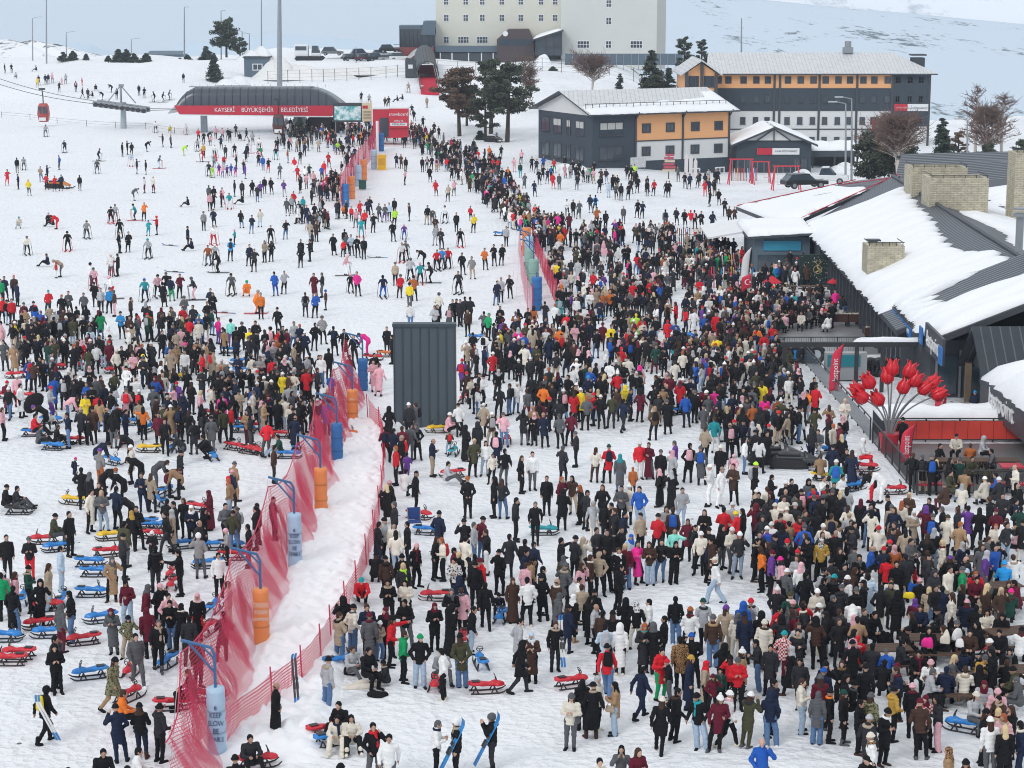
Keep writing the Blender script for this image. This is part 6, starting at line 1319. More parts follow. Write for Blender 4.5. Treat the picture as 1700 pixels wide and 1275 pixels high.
YK = 436.0; OK_ = at(662, 88, YK); OK_.z = 5; cafe = empty('glass_cafe', OK_, 0, 'dark glass cafe with a busy red terrace beside the tall hotel', 'building'); FK = Face(OK_, (1, 0, 0)); pk = lambda px: (px - 662) / FPX * YK
b = MB(); FK.box(b, pk(663), pk(700), zof(46, YK), zof(40, YK), -8, 0); b.extr([FK.p(pk(698), zof(55, YK), .3), FK.p(pk(722), zof(55, YK), .3), FK.p(pk(722), zof(33, YK), .3), FK.p(pk(703), zof(33, YK), .3)], FK.n * -9); put(b, 'roof', BLUEG, cafe)
b = MB(); FK.box(b, pk(664), pk(722), 5, zof(46, YK), -7.5, -.3); put(b, 'glazing', PANE, cafe)
b = MB()
for px in (664, 671, 678, 685, 692, 699, 710, 721): FK.box(b, pk(px) - .1, pk(px) + .1, 5, zof(46, YK), -.3, 0)
put(b, 'mullions', DARKF, cafe)
b = MB(); FK.box(b, pk(655), pk(720), 5, zof(75, YK), .5, 3.0); put(b, 'terrace_front', mat('terrace_red', (.22, .05, .05), .7), cafe)
b = MB(); b.tube([FK.p(pk(655), zof(70, YK), 3), FK.p(pk(720), zof(70, YK), 3)], .06, 4); put(b, 'rail', DSTEEL, cafe)
top, bot = on_ground(706, 112), on_ground(714, 158); stair = empty('covered_stairs', bot, 0, 'red carpeted stairway climbing the bank into a dark tunnel', 'stairs')
dv = top - bot; L_ = dv.length; dn = dv.normalized(); sdv = Vector((dn.y, -dn.x, 0)).normalized(); nst = 40; b = MB()
for i in range(nst):
    p = bot + dv * (i + .5) / nst; b.box((p.x, p.y, p.z + .25), (3.0, L_ / nst * 1.02, .5), -math.atan2(dn.x, dn.y))
put(b, 'steps', mat('red_carpet', (.55, .02, .05), .9), stair)
b = MB()
for q in (-1, 1): b.tube([bot + sdv * 1.6 * q + Vector((0, 0, 1.1)), top + sdv * 1.6 * q + Vector((0, 0, 1.1))], .12, 6)
put(b, 'rails', DSTEEL, stair)
b = MB(); arch = [(1.9 * math.cos(math.pi * k / 12), 2.6 * math.sin(math.pi * k / 12) + .9) for k in range(13)]
for i in range(12):
    for (s0_, s1_) in ((.45, 1.15),):
        A, B_ = bot + dv * s0_, bot + dv * s1_
        (x0, z0), (x1, z1) = arch[i], arch[i + 1]; b.poly([A + sdv * x0 + Vector((0, 0, z0)), A + sdv * x1 + Vector((0, 0, z1)), B_ + sdv * x1 + Vector((0, 0, z1)), B_ + sdv * x0 + Vector((0, 0, z0))])
tn = put(b, 'tunnel', mat('tunnel_sheeting', (.05, .055, .06), .6), stair); so_ = tn.modifiers.new('skin', 'SOLIDIFY'); so_.thickness = .15
g = on_ground(682, 128); b = MB(); b.box((g.x, g.y, g.z + 1.5), (1.9, 1.6, 3.0)); b.extr([(g.x - .95, g.y - .8, g.z + 3), (g.x + .95, g.y - .8, g.z + 3), (g.x + .7, g.y - .8, g.z + 3.35), (g.x - .7, g.y - .8, g.z + 3.35)], (0, 1.6, 0)); b.box((g.x, g.y - .83, g.z + 1.9), (.8, .06, .7), 0, 1)
tag(put(b, 'ticket_hut', [DGREY, WHITEF]), 'small dark hut at the mouth of the covered red stairs', 'hut')
g = at(696, 104, 420); cn = empty('grey_canopy', g, 0, 'pale grey arched canopy over the top landing of the red stairs', 'canopy'); b = MB()
ar_ = [(-2.2 + 4.4 * k / 8, 1.0 + 1.5 * math.sin(math.pi * k / 8)) for k in range(9)]
for i in range(8): (x0, z0), (x1, z1) = ar_[i], ar_[i + 1]; b.poly([(g.x + x0, g.y - 5, g.z + z0 - .6), (g.x + x1, g.y - 5, g.z + z1 - .6), (g.x + x1 - .6, g.y + 12, g.z + z1), (g.x + x0 - .6, g.y + 12, g.z + z0)])
o = put(b, 'roof', mat('pale_canopy', (.42, .43, .42), .7), cn); o.modifiers.new('skin', 'SOLIDIFY').thickness = .1
for q in (-1, 1): b = MB(); b.box((g.x + 2.1 * q, g.y - 4, g.z - .4), (.15, .15, 2.4)); put(b, 'post', DSTEEL, cn)
g = at(273, 98, 560); sh = empty('blue_shed', g, 0, 'long low blue-grey shed on the left skyline', 'building'); b = MB(); b.box((g.x, g.y + 5, g.z), (9.4, 10, 2.2)); put(b, 'wall', BLUEG, sh); b = MB(); b.extr([(g.x - 4.9, g.y - .2, g.z + 1.1), (g.x + 4.9, g.y - .2, g.z + 1.1), (g.x + 4.5, g.y + 4.5, g.z + 1.9), (g.x - 4.5, g.y + 4.5, g.z + 1.9)], (0, 0, .15)); put(b, 'roof', BLUEG, sh)
g = at(427, 131, 375); ct = empty('control_hut', g, 0, 'blue-grey metal hut with one white framed window above the lift station', 'hut'); FCt = Face(g + Vector((-2.3, 0, 0)), (1, 0, 0))
b = MB(); FCt.box(b, 0, 4.5, g.z - .6, g.z + 3.7, -3.5, 0); put(b, 'wall', BLUEG, ct); b = MB(); FCt.box(b, -.2, 4.7, g.z + 3.7, g.z + 3.95, -3.7, .25); put(b, 'roof', DGREY, ct); window(FCt, 2.4, g.z + 1.5, 1.8, 1.2, ct, WHITEF, 1, False, .14)
YL = 290.0; g = at(430, 225, YL); OL = at(293, 225, YL); OL.z = .6
lift = empty('lift_station', OL, 0, 'red and black gondola lift station with white lettering along its red band', 'lift station')
FL = Face(OL, (1, 0, 0)); pl = lambda px: (px - 293) / FPX * YL; zl = lambda py: zof(py, YL)
wL = pl(567); D_ = 7.0
def canopy_pts(a): # height of the top along the length: rounded left nose, sloping right end
    l = min(1, max(0, a / 3.0)); r = min(1, max(0, (wL - a) / 5.0))
    return zl(170) + (zl(141) - zl(170)) * min(math.sin(l * math.pi / 2) ** .7 if l < 1 else 1, math.sin(r * math.pi / 2) ** .8 if r < 1 else 1)
na = 60; b = MB(); prof = [(0, .0), (.12, .55), (.45, .86), (1.1, .97), (2.2, 1.0)]
prof = prof + [(D_ - d, h) for d, h in reversed(prof)]
rows = []
for i in range(na + 1):
    a = wL * i / na; zt = canopy_pts(a); zb = zl(170)
    rows.append([FL.p(a, zb + (zt - zb) * h, -d) for d, h in prof])
n = len(prof); b.v = [tuple(p) for r in rows for p in r]
for i in range(na):
    for j in range(n - 1): b.f.append((i * n + j, (i + 1) * n + j, (i + 1) * n + j + 1, i * n + j + 1)); b.mi.append(0)
put(b, 'canopy', mat('dark_canopy_glass', (.055, .065, .085), .25, 0, .3, .5, spec=.6), lift, True)
b = MB()
for i in range(0, 19):
    a = 1.4 + i * (wL - 3.6) / 18; zt = canopy_pts(a); zb = zl(170)
    b.tube([FL.p(a, zb + (zt - zb) * h, -d + .04) for d, h in prof[:5]], .05, 4)
put(b, 'glazing_bars', mat('black_bar', (.02, .022, .025), .5), lift)
b = MB(); b.tube([FL.p(1.6 + (wL - 5.6) * k / 20, zl(141) + .05, -2.4) for k in range(21)], .09, 5)
for k in range(18): b.tube([FL.p(2 + k * 1.1, zl(141), -2.4), FL.p(2 + k * 1.1, zl(141) + .35, -2.4)], .04, 4)
put(b, 'roof_rail', STEEL, lift)
b = MB(); b.extr([FL.p(-.2, zl(170), .15), FL.p(.5, zl(184), .15), FL.p(wL * .94, zl(187), .15), FL.p(wL, zl(170), .15)], FL.n * -(D_ + .3)); band = put(b, 'red_band', REDP, lift)
b = MB(); b.extr([FL.p(.5, zl(184) - .02, .1), FL.p(wL * .94, zl(187) - .02, .1), FL.p(wL * .92, zl(189), .1), FL.p(.9, zl(186), .1)], FL.n * -D_); put(b, 'white_edge', WHITEF, lift)
WHT = mat('sign_white', (.75, .76, .77), .5)
for t_, px in (('KAYSERİ', 374), ('BÜYÜKŞEHİR', 428), ('BELEDİYESİ', 489)): puttext(t_, .86, .015, WHT, lift, FL.p(pl(px), zl(177.3), .17), (R(90), 0, R(-.6)), sx=.85)
for px, w_, dd in ((333, .8, -3.5), (493, 1.6, -3.5)):
    b = MB(); FL.box(b, pl(px) - w_ / 2, pl(px) + w_ / 2, -1, zl(186), dd - .6, dd + .6); put(b, 'pillar', mat('pale_pillar', (.30, .34, .38), .6), lift)
b = MB(); FL.box(b, pl(505), pl(560), .4, 2.9, -7, -4.5); put(b, 'platform_block', mat('platform_dark', (.06, .05, .055), .7), lift)
for k in range(6): b = MB(); b.tube([FL.p(.3 - k * .12, zl(180) + .1 * k, -1 - k), FL.p(-1.2, zl(183) + .1 * k, -1 - k)], .12, 5); put(b, 'rope_guide', mat('rope_guide', (.4, .42, .44), .5), lift)
tb = on_ground(205, 213); tw = empty('lift_tower', tb, 0, 'grey steel lift tower with a wide cross head of rope wheels', 'lift tower'); Yt = tb.y
zt_ = lambda py: zof(py, Yt); b = MB(); b.tube([tb - Vector((0, 0, .5)), Vector((tb.x + .1, Yt, zt_(168)))], [.45, .38], 14); put(b, 'column', mat('tower_grey', (.36, .42, .46), .6), tw)
b = MB(); xw = lambda px: (px - 850) / FPX * Yt
for dy in (-1.5, 1.5):
    b.tube([(xw(163), Yt + dy, zt_(163)), (xw(250), Yt + dy, zt_(175))], .2, 6); b.tube([(xw(163), Yt + dy, zt_(169)), (xw(250), Yt + dy, zt_(180))], .16, 6)
    for k in range(13): t = k / 12; x = xw(163) + (xw(250) - xw(163)) * t; b.tube([(x, Yt + dy, zt_(163 + 12 * t)), (x, Yt + dy, zt_(169 + 11 * t))], .06, 4)
b.box((xw(206), Yt, zt_(168)), (.8, 3.4, .5)); put(b, 'cross_head', STEEL, tw)
b = MB()
for s_ in (-1, 1): b.tube([(xw(206), Yt, zt_(137)), (xw(206 + 24 * s_), Yt, zt_(166))], .09, 5)
b.tube([(xw(206), Yt, zt_(166)), (xw(206), Yt, zt_(137))], .16, 6); b.tube([(xw(203), Yt, zt_(137)), (xw(211), Yt, zt_(137))], .2, 6); put(b, 'lifting_frame', STEEL, tw)
for dy in (-1.5, 1.5):
    for k in range(10): b = MB(); t = (k + .5) / 10; x = xw(163) + (xw(250) - xw(163)) * t; z = zt_(167 + 11.5 * t); b.tube([(x, Yt + dy - .25, z), (x, Yt + dy + .25, z)], .3, 12); put(b, 'rope_wheel', mat('rubber_wheel', (.04, .04, .045), .7), tw)
ropem = mat('steel_rope', (.10, .11, .12), .5)
for dy, p0 in ((-1.5, (-40, 127)), (1.5, (-40, 117))):
    A = at(p0[0], p0[1], Yt + dy); Bq = Vector((xw(163), Yt + dy, zt_(166 if dy < 0 else 164))); Cq = Vector((xw(250), Yt + dy, zt_(177 if dy < 0 else 176))); Dq = FL.p(.3, zl(178 if dy < 0 else 177), -2)
    b = MB(); b.tube([A.lerp(Bq, k / 12) - Vector((0, 0, .55 * math.sin(math.pi * k / 12))) for k in range(13)] + [Cq, Dq], .045, 5)
    tag(put(b, 'haul_rope', ropem), 'steel haul rope running %s side of the lift tower to the station' % ('along the near' if dy < 0 else 'along the far'), 'rope')
def gondola(px, ytop, ybot, Y, label, m):
    c = at(px, ybot, Y); h = (ybot - ytop) / FPX * Y; w_ = h * .62; r = empty('gondola_cabin', c, 0, label, 'gondola', 'gondola cabins')
    def ring(z, s): return [(c.x + sx * w_ * s * .5, c.y + sy * w_ * s * .5, c.z + z) for sx, sy in ((-.7, -1), (.7, -1), (1, -.6), (1, .6), (.7, 1), (-.7, 1), (-1, .6), (-1, -.6))]
    lv = [(0, .72), (h * .12, .86), (h * .42, 1.0), (h * .85, .86), (h, .62)]; b = MB()
    for (z0, s0_), (z1, s1_) in zip(lv, lv[1:]):
        A, B_ = ring(z0, s0_), ring(z1, s1_); 
        for k in range(8): b.add([A[k], A[(k + 1) % 8], B_[(k + 1) % 8], B_[k]], [(0, 1, 2, 3)])
    b.poly(ring(0, .72)[::-1]); b.poly(ring(h, .62)); put(b, 'shell', m, r)
    b = MB()
    for sx in (-1, 1): b.add([(c.x + sx * .05 * w_, c.y - w_ * .51, c.z + h * .45), (c.x + sx * .44 * w_, c.y - w_ * .46, c.z + h * .45), (c.x + sx * .37 * w_, c.y - w_ * .44, c.z + h * .84), (c.x + sx * .05 * w_, c.y - w_ * .46, c.z + h * .84)], [(0, 1, 2, 3)])
    o = put(b, 'window', PANE, r); o.modifiers.new('skin', 'SOLIDIFY').thickness = -.05
    b = MB(); top = c + Vector((0, 0, h)); b.tube([top, top + Vector((0, 0, .9)), top + Vector((-.1, 0, 2.0))], .09, 6); b.box(top + Vector((-.1, 0, 2.05)), (.9, .3, .25)); put(b, 'hanger_arm', DSTEEL, r)
    b = MB(); b.box((c.x, c.y - w_ * .55, c.z + h * .16), (w_ * .6, .12, h * .18)); put(b, 'ski_rack', WHT, r)
gondola(73, 172, 202, 300, 'red gondola cabin hanging from the rope left of the lift tower', mat('cabin_red', (.42, .06, .05), .4)); gondola(463, 190, 222, 287, 'dark red gondola cabin parked under the lift station', mat('cabin_dark', (.10, .03, .03), .35))
r, f = board('piste_map_screen', 'large dark framed piste map board beside the lift station', 'map board', at(578, 232, 284), (1, 0, 0), 4.0, 2.6, zof(197, 284), DARKF, True, .3)
b = MB(); f.box(b, -1.8, 1.8, zof(194, 284), zof(171, 284), .16, .19)
pm, pnt, pb = new_mat('piste_map'); tcn = N(pnt, 'ShaderNodeTexCoord'); nz = N(pnt, 'ShaderNodeTexNoise', Scale=1.6, Detail=8.0); pnt.links.new(tcn.outputs['Object'], nz.inputs['Vector']); cr = N(pnt, 'ShaderNodeValToRGB'); cr.color_ramp.elements[0].color = (.08, .38, .40, 1); cr.color_ramp.elements[1].color = (.75, .85, .86, 1); cr.color_ramp.elements[0].position = .4; cr.color_ramp.elements[1].position = .6
pnt.links.new(nz.outputs['Fac'], cr.inputs[0]); pnt.links.new(cr.outputs[0], pb.inputs['Base Color']); put(b, 'map', pm, r)
r, f = board('price_board', 'tall cream and red price board between the piste map and the ticket kiosk', 'board', at(610, 232, 281), (1, 0, 0), 1.35, 2.5, zof(196, 281), mat('poster_cream', (.68, .60, .42), .6)); b = MB(); f.box(b, -.6, .1, zof(175, 281), zof(170, 281), .05, .07); put(b, 'red_patch', REDP, r); b = MB()
for k in range(6): f.box(b, -.5, .5, zof(192, 281) + k * .2, zof(192, 281) + k * .2 + .07, .05, .065)
put(b, 'printed_lines', mat('poster_ink', (.2, .17, .13), .7), r)
OKi = at(619, 225, 276); ki = empty('ticket_kiosk', OKi, 0, 'red snowboard ticket kiosk with a white strip of lettering', 'kiosk'); fk = Face(OKi, (1, 0, 0)); zk = lambda py: zof(py, 276); pq = lambda px: (px - 619) / FPX * 276
b = MB(); fk.box(b, 0, pq(677), OKi.z - .3, zk(176), -3, 0); put(b, 'wall', REDP, ki); b = MB(); fk.box(b, pq(646), pq(678), zk(206), zk(175), 0, .3); put(b, 'front_panel', mat('kiosk_red', (.56, .03, .05), .5), ki)
b = MB(); fk.box(b, -.1, pq(678), zk(176), zk(174), -3.1, .1); put(b, 'roof', WHT, ki); puttext('snowboard', .62, .01, WHT, ki, fk.p(pq(662), zk(184), .31), fk.rot(), sx=.9); puttext('DERS VE', .34, .01, WHT, ki, fk.p(pq(662), zk(195), .31), fk.rot())
b = MB(); fk.box(b, pq(648), pq(676), zk(203), zk(198), .3, .34); put(b, 'white_strip', WHT, ki); puttext('KİRALAMA', .34, .01, mat('sign_ink', (.05, .05, .07), .6), ki, fk.p(pq(662), zk(200.5), .35), fk.rot())
b = MB(); fk.box(b, pq(631), pq(645), zk(222), zk(190), 0, .06); put(b, 'counter_window', PANE, ki)

def lamp(px, ytop, ybot, Y, arm, label, name='street_lamp', cat='street lamp', r0=.09, g=None):
    base = at(px, ybot, Y); top = at(px, ytop, Y); r = empty(name, base, 0, label, cat, 'street lamps' if name == 'street_lamp' else None)
    b = MB(); b.tube([base - Vector((0, 0, 1)), base.lerp(top, .5), top], [r0 * 1.4, r0 * 1.15, r0 * .8], 8); put(b, 'pole', STEEL, r)
    if arm:
        e = top + Vector((arm, 0, abs(arm) * .18)); b = MB(); b.tube([top, e], r0 * .6, 5); put(b, 'arm', STEEL, r)
        b = MB(); b.box(e + Vector((math.copysign(.3, arm), 0, 0)), (.9, .3, .14)); put(b, 'lamp_head', mat('lamp_head', (.45, .46, .47), .5), r)
lamp(54, 30, 95, 425, 1.2, 'left lamp of the pair on the left skyline'); lamp(110, 54, 84, 440, 1.1, 'short lamp right of the tall bare pole on the left skyline'); lamp(218, 65, 92, 440, 1.0, 'small lamp standing among the bushes on the left skyline')
lamp(77, -8, 100, 420, 0, 'tall bare pole on the left skyline running out of the picture', 'floodlight_mast', 'mast', .12); lamp(306, 12, 95, 425, .25, 'tall slim mast right of the blue shed', 'floodlight_mast', 'mast', .12); lamp(367, 18, 92, 425, .2, 'mast rising behind the tall skyline pine', 'floodlight_mast', 'mast', .1)
lamp(402, 52, 85, 430, -.8, 'lamp just right of the tall skyline pine'); lamp(414, 56, 84, 432, -.8, 'second lamp right of the tall skyline pine'); lamp(464, -30, 141, 345, 0, 'thick grey mast rising behind the lift station out of the picture', 'floodlight_mast', 'mast', .33); lamp(434, -30, 72, 430, 0, 'thin white flagpole left of the thick grey mast', 'flagpole', 'flagpole', .1)
lamp(1231, 30, 90, 330, 0, 'slim mast behind the ridge of the long hotel block', 'floodlight_mast', 'mast', .1); lamp(591, 78, 100, 428, 0, 'thin pole between the parked cars', 'floodlight_mast', 'mast', .07)
lamp(1404, 172, 298, 222, -1.1, 'nearer lamp in front of the white storeys of the long block'); lamp(1414, 164, 285, 228, -1.1, 'taller lamp just behind the nearer one'); lamp(1606, 199, 270, 215, -.6, 'lamp standing before the bare birches on the right')
fb = empty('bank_fence', on_ground(560, 133), 0, 'thin wire fence on posts along the snow bank below the parked cars', 'fence'); prv = None; fw = MB()
for px, py in ((445, 139), (462, 138), (478, 137), (498, 137), (518, 136), (537, 136), (556, 135), (576, 134), (596, 133), (616, 132), (641, 130), (660, 128), (676, 127)):
    p = on_ground(px, py); b = MB(); b.tube([p, p + Vector((0, 0, 2.2))], .05, 5); put(b, 'post', DSTEEL, fb)
    if prv is not None:
        for hh in (.3, .9, 1.5, 2.1): fw.tube([prv + Vector((0, 0, hh)), p + Vector((0, 0, hh))], .015, 4)
    prv = p
put(fw, 'wires', DSTEEL, fb)
fb = empty('rope_fence', on_ground(120, 205), 0, 'low rope fence on thin poles across the piste below the lift rope', 'fence'); prv = None; fw = MB()
for px, py in ((3, 195), (50, 199), (95, 205), (144, 210), (192, 213), (242, 214), (290, 222), (310, 224)):
    p = on_ground(px, py); b = MB(); b.tube([p, p + Vector((0, 0, .9))], .035, 5); put(b, 'post', DSTEEL, fb)
    if prv is not None: fw.tube([prv + Vector((0, 0, .8)), p + Vector((0, 0, .8))], .02, 4); fw.tube([prv + Vector((0, 0, .45)), p + Vector((0, 0, .45))], .015, 4)
    prv = p
put(fw, 'rope', ropem, fb)
pf = empty('panel_fence', at(1030, 105, 418), 0, 'dark blue-grey panel fence along the bank below the tall hotel', 'fence'); Yp = 418; b = MB(); xa, xb = (937 - 850) / FPX * Yp, (1130 - 850) / FPX * Yp
b.b2((xa, Yp, zof(104, Yp)), (xb, Yp + .1, zof(85.5, Yp))); put(b, 'panels', BLUEG, pf)
for k in range(17): x = xa + (xb - xa) * k / 16; b = MB(); b.b2((x - .06, Yp - .08, zof(112, Yp)), (x + .06, Yp - .003, zof(85, Yp))); put(b, 'post', STEEL, pf)
pf = empty('wire_fence', at(880, 123, 395), 0, 'tall wire mesh fence on posts across the bank above the lodge', 'fence'); prv = None; fw = MB()
for px in (727, 760, 790, 822, 856, 900, 932, 972, 1012, 1052, 1090): 
    p = at(px, 124, 392); p.z = ground_z(p.x, p.y); b = MB(); b.tube([p, p + Vector((0, 0, 2.6))], .05, 5); put(b, 'post', DSTEEL, pf)
    if prv is not None:
        for hh in (.2, .9, 1.7, 2.5): fw.tube([prv + Vector((0, 0, hh)), p + Vector((0, 0, hh))], .018, 4)
    prv = p
put(fw, 'wires', DSTEEL, pf)
def leaf_mat(name, c1, c2):
    m, nt, b = new_mat(name); b.inputs['Roughness'].default_value = .8
    tc = N(nt, 'ShaderNodeTexCoord'); nz = N(nt, 'ShaderNodeTexNoise', Scale=1.1, Detail=5.0); nt.links.new(tc.outputs['Object'], nz.inputs['Vector'])
    cr = N(nt, 'ShaderNodeValToRGB'); cr.color_ramp.elements[0].color = (*c1, 1); cr.color_ramp.elements[1].color = (*c2, 1); cr.color_ramp.elements[0].position = .35; cr.color_ramp.elements[1].position = .65
    nt.links.new(nz.outputs['Fac'], cr.inputs[0]); nt.links.new(cr.outputs[0], b.inputs['Base Color']); return m
PINE_L = leaf_mat('pine_needles', (.034, .048, .032), (.085, .098, .062)); PINE_R = leaf_mat('rusty_pine_needles', (.085, .062, .042), (.19, .115, .078)); FIR_L = leaf_mat('fir_needles', (.028, .044, .034), (.065, .085, .060))
BARK = mat('bark', (.055, .042, .034), .9, 0, .3, 4, .4); BIRCHB = mat('birch_bark', (.52, .47, .43), .8, 0, .35, 6); TWIG = mat('reddish_twigs', (.16, .105, .088), .9, 0, .3, 5)
def needle_cloud(b, c, r, n, size, rs, flat=.55):
    for _ in range(n):
        d = rs.normal(size=3); d /= np.linalg.norm(d); p = Vector(c) + Vector((d[0] * r, d[1] * r, d[2] * r * flat)) * (rs.rand() ** .45)
        a = Vector(rs.normal(size=3)).normalized(); e = a.orthogonal().normalized(); s_ = size * rs.uniform(.55, 1.3)
        b.add([p + a * s_, p + e * s_ * .42, p - a * s_ * .6, p - e * s_ * .42], [(0, 1, 2, 3)])
def conifer(name, label, base, H, W, kind='pine', lm=PINE_L, seed=0, group=None, trunk_free=.35, dens=1.0):
    rs = np.random.RandomState(seed); r = empty(name, base, 0, label, 'tree', group); t = MB(); c = MB(); base = Vector(base)
    lean = Vector((rs.uniform(-.04, .04), 0, 1)); tr = H * .022 + .06
    t.tube([base - Vector((0, 0, .4)), base + lean * H * .5, base + lean * H * .96], [tr * 1.2, tr * .75, tr * .2], 8)
    if kind == 'pine':
        nb = int(20 + H * 2.2)
        for k in range(nb):
            f = trunk_free + (1 - trunk_free) * (k + rs.rand()) / nb; ang = rs.rand() * 6.283; env = math.sin(min(1, (1 - f) / (1 - trunk_free) * 1.25 + .18) * math.pi * .62) ** .8
            ln = W * .5 * env * rs.uniform(.55, 1.1); p0 = base + lean * H * f; p1 = p0 + Vector((math.cos(ang) * ln, math.sin(ang) * ln, ln * rs.uniform(-.05, .35)))
            t.tube([p0, p0.lerp(p1, .6) + Vector((0, 0, -.03 * ln)), p1], [tr * .35, tr * .22, tr * .08], 5)
            for q in (.5, .78, 1.0): needle_cloud(c, p0.lerp(p1, q) + Vector((0, 0, .12)), W * .105 * rs.uniform(.6, 1.3), int(46 * dens), W * .034 + .07, rs, .7)
        needle_cloud(c, base + lean * H * .97, W * .1, int(60 * dens), W * .03 + .06, rs, 1.1)
    else:
        nl = int(10 + H * 1.6)
        for k in range(nl):
            f = .06 + .92 * k / nl; rr = W * .5 * (1 - f) ** .85 + .12
            for j in range(max(4, int(9 * (1 - f) + 3))):
                ang = rs.rand() * 6.283; ln = rr * rs.uniform(.6, 1.08); p0 = base + lean * H * f; p1 = p0 + Vector((math.cos(ang) * ln, math.sin(ang) * ln, -ln * .22))
                if j % 3 == 0: t.tube([p0, p1], [tr * .25, tr * .06], 4)
                for q in (.45, .75, 1): needle_cloud(c, p0.lerp(p1, q), rr * .24 + .1, int(17 * dens), W * .034 + .06, rs, .5)
    put(t, 'trunk', BARK, r); put(c, 'crown', lm, r); return r
def bare_tree(name, label, base, H, W, seed=0, bm=BIRCHB, tm=TWIG, stems=1, dens=1.0, group=None):
    rs = np.random.RandomState(seed); r = empty(name, base, 0, label, 'tree', group); t = MB(); c = MB(); base = Vector(base)
    for s_ in range(stems):
        out = Vector((rs.uniform(-1, 1) * .32 * (stems > 1), rs.uniform(-.3, .3) * (stems > 1), 1)); tip = base + Vector((out.x * H * .55, out.y * H * .5, H * rs.uniform(.85, 1)))
        mid = base.lerp(tip, .5) + Vector((rs.uniform(-.1, .1), 0, 0)) * H * .2; t.tube([base - Vector((0, 0, .3)), mid, tip], [H * .02 + .04, H * .013 + .03, .03], 7)
        for k in range(int(22 * dens)):
            f = rs.uniform(.25, .97); p0 = base.lerp(mid, f * 2) if f < .5 else mid.lerp(tip, f * 2 - 1); ang = rs.rand() * 6.283; ln = W * .5 * math.sin(math.pi * min(1, f * .8 + .15)) * rs.uniform(.5, 1.1)
            p1 = p0 + Vector((math.cos(ang) * ln, math.sin(ang) * ln, ln * rs.uniform(.3, 1.0))); (t if f < .45 else c).tube([p0, p0.lerp(p1, .5) + Vector((0, 0, .05 * ln)), p1], [.05 + H * .003, .035, .02], 4)
            for j in range(16):
                q = p0.lerp(p1, rs.uniform(.3, 1)); d = Vector(rs.normal(size=3)) * W * .10; d.z = abs(d.z) * .8; c.tube([q, q + d * .5, q + d + Vector((0, 0, .05))], [.034, .026, .014], 3)
    put(t, 'trunk', bm, r); put(c, 'branches', tm, r); return r
def tree_at(px, yb, ytop, Y=None):
    g = on_ground(px, yb) if Y is None else at(px, yb, Y)
    return g, (yb - ytop) / FPX * g.y, g.y / FPX
